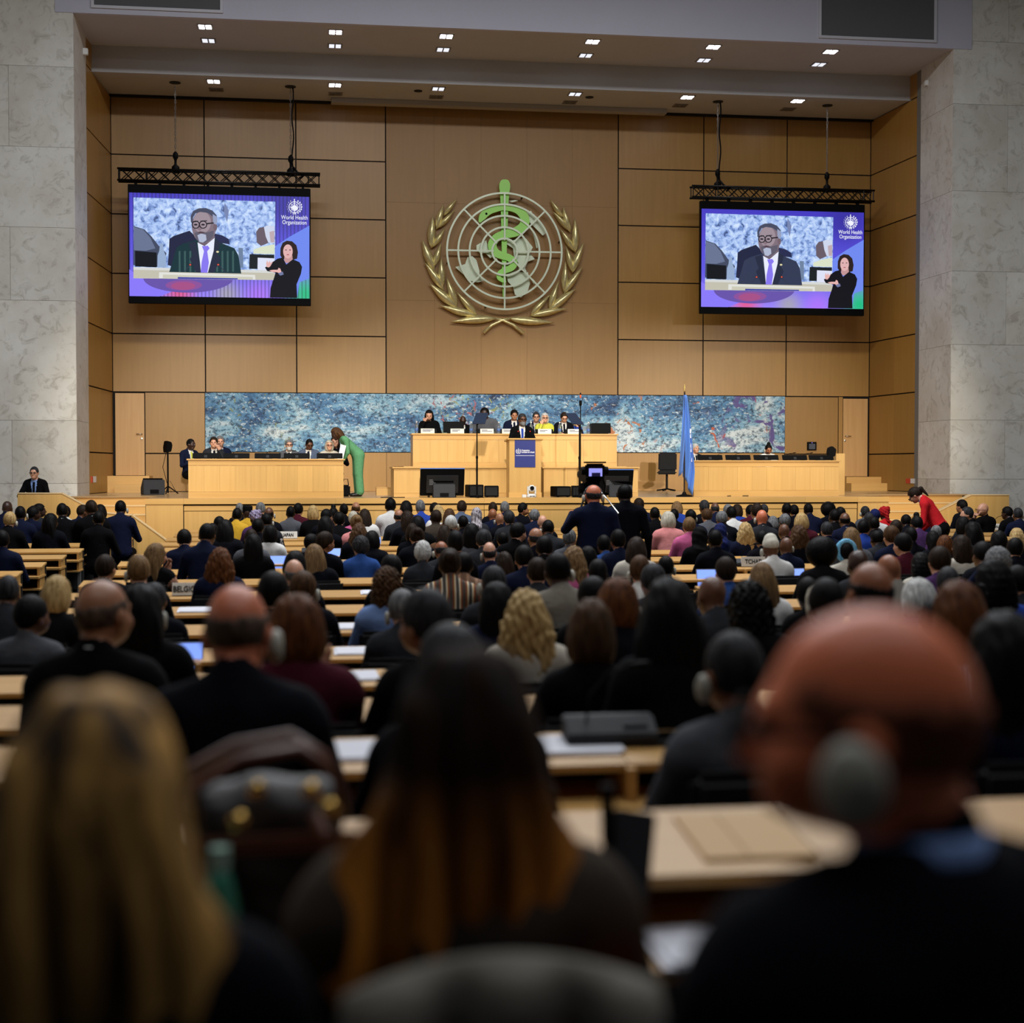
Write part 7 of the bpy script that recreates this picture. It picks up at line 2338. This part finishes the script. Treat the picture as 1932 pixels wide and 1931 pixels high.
def papers(x, y, label, w=0.3, d=0.22, dz=0.845, off=0.85, n=2, rz=0.0, tilt=0.092, mat=None):
    k, P = on_shelf(x, y, dz - 0.01, off)
    zb = floor_z(SEATS[k] + 0.7) + (0.701 if dz < 0.75 else 0.8085 + 0.092 * (off - 0.66))
    t = thing('paper_stack', label, 'papers', (P.x, SEATS[k] + off, zb), rz)
    for i in range(n):
        MB().box(-w / 2, w / 2, -d / 2, d / 2, 0, 0.006).build('sheet', mat or M_PRINTED, t, loc=(0.015 * i, 0.01 * i, 0.006 * i + 0.001), rot=(tilt if dz > 0.75 else 0, 0, 0.06 * i))
for i, (x, y, lab, w, dz, off) in enumerate(((655, 1392, 'white papers on the desk beside the leather handbag', 0.20, 0.845, 0.86), (1085, 1390, 'wide white papers on the desk before the black-jacketed brown bob', 0.26, 0.845, 0.86), (672, 1300, 'white papers beside the maroon sleeve', 0.2, 0.845, 0.86), (660, 1232, 'white papers behind the hand holding a cup', 0.2, 0.845, 0.86), (645, 1190, 'white papers near the light blue shirt', 0.18, 0.845, 0.86),
                                            (1330, 1700, 'newspaper and sheets on the near desk before the bald listener', 0.20, 0.70, 0.54), (1000, 1290, 'white sheet below the wavy blond hair', 0.12, 0.845, 0.86), (365, 1160, 'white papers with a pen beside the bald red neck', 0.26, 0.845, 0.86), (700, 1115, 'white sheet beside the pink strap', 0.2, 0.845, 0.86), (1210, 1440, 'sheets beside the grey suit on the wooden desk', 0.14, 0.70, 0.6), (155, 1025, 'papers under the POLAND plate desk', 0.3, 0.70, 0.58))):
    papers(x, y, lab, w, 0.2, dz, off)
def console(x, y, label, mic=1):
    k, P = on_shelf(x, y, 0.84, 0.9)
    t = thing('microphone_console', label, 'console', (P.x, SEATS[k] + 0.9, floor_z(SEATS[k] + 0.7) + 0.833))
    MB().prism([(-0.06, 0.0), (0.07, 0.012), (0.07, 0.085), (0.02, 0.085), (-0.06, 0.035)], -0.15, 0.15, 'x').build('housing', M_DGREY, t, bevel=0.006)
    MB().tube([(-0.08, 0, 0.05), (-0.07, -0.02, 0.16), (-0.02, -0.08, 0.24), (0.05, -0.14, 0.27)], 0.005, 6).build('gooseneck', M_BLACK, t, smooth=True)
    MB().tube([(0.04, -0.13, 0.268), (0.09, -0.18, 0.28)], 0.011, 8).build('microphone_tip', M_BLACK, t, smooth=True)
    MB().box(0.04, 0.12, -0.035, -0.015, 0.045, 0.06).build('button_strip', M_BLACK, t)
for x, y, lab in ((1278, 1032, 'grey microphone console on the desk end beside the pink jacket'), (1345, 1050, 'grey microphone console behind the navy and blond delegate'), (1410, 1066, 'grey microphone console under the TCHAD plate'), (150, 1012, 'grey microphone console beside the POLAND plate'), (240, 990, 'grey microphone console on the desk by the balustrade'), (92, 1030, 'grey microphone console beside the blond cropped delegate'), (1838, 1075, 'grey microphone console near the cream jacket'), (1880, 1000, 'grey microphone console beside the MONACO plate'), (590, 1042, 'grey microphone console near the long light brown hair'), (1150, 1425, 'black microphone console on the desk before the brown sleeve')):
    console(x, y, lab)
for x, y, lab, cp in ((531, 1050, 'dark thermos bottle beside the blue laptop screen', None), (1224, 1012, 'water bottle beside the pink jacket', None), (1462, 1085, 'water bottle near the TCHAD plate', None)):
    k, P = on_shelf(x, y, 0.84, 0.8)
    tb = bottle(x, y, SEATS[k] + 0.75, floor_z(SEATS[k] + 0.7) + 0.822, lab, 1.0)
def wood_folder(x0, Y, w, label):
    t = thing('document_folder', label, 'folder', (x0, Y, floor_z(2.75) + 0.815 + 0.01))
    MB().box(0, w, -0.13, 0.13, 0, 0.008).build('cover', pm('kraft_cover', (206, 168, 118), 0.7), t, rot=(0.09, 0, 0))
    MB().box(w * 0.4, w * 0.405, -0.13, 0.13, 0.008, 0.010).build('fold', pm('kraft_fold', (150, 116, 78), 0.7), t, rot=(0.09, 0, 0))
wood_folder(atY(1300, 1590, 2.9).x, 2.9, 0.22, 'tan folder on the near raised shelf before the bald listener')

# ================================================================== the three closest people
def fore(x, ytop, Y, hair, htop, rz, **kw):
    P = atY(x, ytop, Y); fz = floor_z(Y)
    return person((P.x, Y - 0.04, fz), rz, (P.z - fz) / htop, lod=0, hair=hair, **kw)
fore(178, 1283, 1.62, ('flow', 'streak'), 1.332, 0.05, pose='desk', skin='p', cloth='ink', label='person with long streaked blond hair in dark top, closest to camera beside the handbag')
fore(872, 1212, 1.95, ('flow', 'ombre'), 1.332, -0.05, pose='desk', skin='p', cloth='taupe', roll=0.02, yaw=0.05, label='person with long brown lighter-ended hair in brown jacket, between handbag and bald listener')
rm = fore(1705, 1142, 1.43, ('fringe', 'stub'), 1.312, 0.25, pose='desk', skin='x', cloth='ink', yaw=0.95, pitch=-0.04, headset='l', glasses=True, collar='lblue', face=True, widen=1.08, label='large blurred bald listener with glasses and headset in dark suit, face in profile')
# their chairs
for x, Y, lab in ((178, 1.62, 'dark chair under the streaked blond hair'), (872, 1.95, 'dark chair under the long brown hair, grey coat over it'), (1690, 1.43, 'dark chair under the large bald listener')):
    P = atY(x, 1700, Y)
    c_ = audience_chair((P.x, Y - 0.03, floor_z(Y)), lab)
    c_.scale = (1, 1, 0.93)
# grey coat over the chair back of the middle one
P = atY(985, 1750, 1.65)
t = thing('draped_coat', 'dark grey coat draped over the chair of the long brown hair', 'coat', (P.x - 0.02, 1.665, floor_z(1.65) + 0.895))
nu, nv = 26, 18
vs = []; fs = []
for i in range(nv):
    v = i / (nv - 1)
    for j in range(nu):
        u = j / (nu - 1) * 2 - 1
        a = v * 2.4
        if v < 0.25:
            y = 0.10 - v / 0.25 * 0.10; z = 0.03 * math.sin(v / 0.25 * math.pi / 2) - 0.04 * u * u
        else:
            y = -0.02 - 0.02 * math.sin(u * 9 + v * 3); z = 0.03 - (v - 0.25) * 0.62 - 0.05 * u * u
        vs.append((u * (0.17 + 0.06 * v), y - 0.01, z))
fs = [(i * nu + j, i * nu + j + 1, (i + 1) * nu + j + 1, (i + 1) * nu + j) for i in range(nv - 1) for j in range(nu - 1)]
o = MB().add(vs, fs).build('coat_cloth', pm('coat_wool', (112, 108, 98), 0.9, var=0.15, scale=(20, 20, 20), bump=0.2), t, smooth=True)
md = o.modifiers.new('thickness', 'SOLIDIFY'); md.thickness = 0.012

# leather handbag with a green bottle
Y = 2.52
P = atY(505, 1760, Y)
zb = floor_z(2.75) + 0.70
M_LEATH = pm('dark_brown_leather', (30, 23, 20), 0.5, var=0.2, scale=(40, 40, 40), bump=0.25)
M_TAN = pm('tan_leather_strap', (98, 54, 32), 0.4, var=0.1, scale=(30, 30, 30))
M_BRASS = pm('brass_buckle', (226, 184, 104), 0.2, 1.0)
t = thing('leather_handbag', 'dark leather handbag with tan handles and brass studs on the desk', 'bag', (P.x, Y, zb), 0.1)
t.scale = (1.2, 1.2, 1.25)
f = Field((-0.22, -0.14, -0.02), (0.22, 0.14, 0.36), 0.012)
f.ell((0, 0, 0.10), (0.125, 0.08, 0.13), 1, 0.02); f.cap((-0.08, 0, 0.02), (0.08, 0, 0.02), 0.06, 0.06, 1, 0.06); f.cap((-0.06, 0, 0.24), (0.06, 0, 0.24), 0.045, 0.045, 1, 0.08)
f.clip(lambda X, Y_, Z: -Z + 0.002 + 0 * X + 0 * Y_)
f.warp(lambda X, Y_, Z: 0.004 * np.sin(X * 60 + Z * 40))
pts, q, _ = f.mesh()
me = bpy.data.meshes.new('bag_body'); me.from_pydata(pts.tolist(), [], q.tolist()); me.materials.append(M_LEATH)
me.polygons.foreach_set('use_smooth', [True] * len(me.polygons)); mesh_obj('bag_body', me, t)
for s, zt in ((-1, 0.335), (1, 0.325)):
    MB().tube([(-0.10, s * 0.05, 0.24), (-0.10, s * 0.07, 0.29), (-0.04, s * 0.08, zt - 0.01), (0.04, s * 0.08, zt), (0.09, s * 0.07, 0.295), (0.10, s * 0.05, 0.24)], 0.009, 8).build('handle', M_TAN, t, smooth=True)
MB().box(-0.115, 0.115, -0.088, -0.078, 0.20, 0.225).build('strap', M_TAN, t, bevel=0.003)
MB().tube([(0.06, -0.07, 0.25), (0.09, -0.09, 0.15), (0.115, -0.07, 0.04)], 0.012, 6).build('strap', M_TAN, t, smooth=True)
for x, z in ((-0.005, 0.075), (-0.10, 0.10), (0.05, 0.285), (0.075, 0.26), (-0.045, 0.25), (-0.02, 0.29)):
    MB().lathe([(0.001, -0.006), (0.011, -0.004), (0.013, 0.004), (0.001, 0.010)], seg=12).build('stud', M_BRASS, t, loc=(x, -0.10, z), rot=(math.pi / 2, 0, 0), smooth=True)
tb = thing('green_bottle', 'green bottle standing beside the leather handbag', 'bottle', (atY(415, 1700, 2.40).x, 2.40, zb))
tb.scale = (1.2, 1.2, 1.35)
MB().lathe([(0.001, 0), (0.024, 0.0), (0.026, 0.01), (0.026, 0.13), (0.018, 0.16), (0.012, 0.175)], seg=14).build('bottle_body', pm('green_bottle', (60, 132, 108), 0.25), tb, smooth=True)
MB().lathe([(0.001, 0.175), (0.014, 0.175), (0.014, 0.20), (0.001, 0.202)], seg=12).build('cap', pm('pale_green_cap', (170, 206, 190), 0.4), tb)
# small white earpiece hanging near the listener's shoulder, phone mount on the near desk
P = atY(1152, 1480, 2.6)
t = thing('phone_on_stand', 'black phone on a slim stand on the desk beside the brown jacket', 'phone', (P.x, 2.6, floor_z(2.75) + 0.70))
MB().box(-0.05, 0.05, -0.04, 0.05, 0, 0.012).build('stand_base', M_BLACK, t, bevel=0.003)
MB().tube([(0, 0.02, 0.01), (0, 0.02, 0.22)], 0.010, 8).build('stand_post', M_BLACK, t)
MB().box(-0.04, 0.04, -0.006, 0.006, 0, 0.16).build('phone_body', M_DGREY, t, loc=(0.03, 0.0, 0.10), rot=(-0.4, 0.2, 0), bevel=0.004)
MB().tube([(0, 0.02, 0.2), (0.0, 0.03, 0.30)], 0.013, 8).build('microphone', M_BLACK, t)
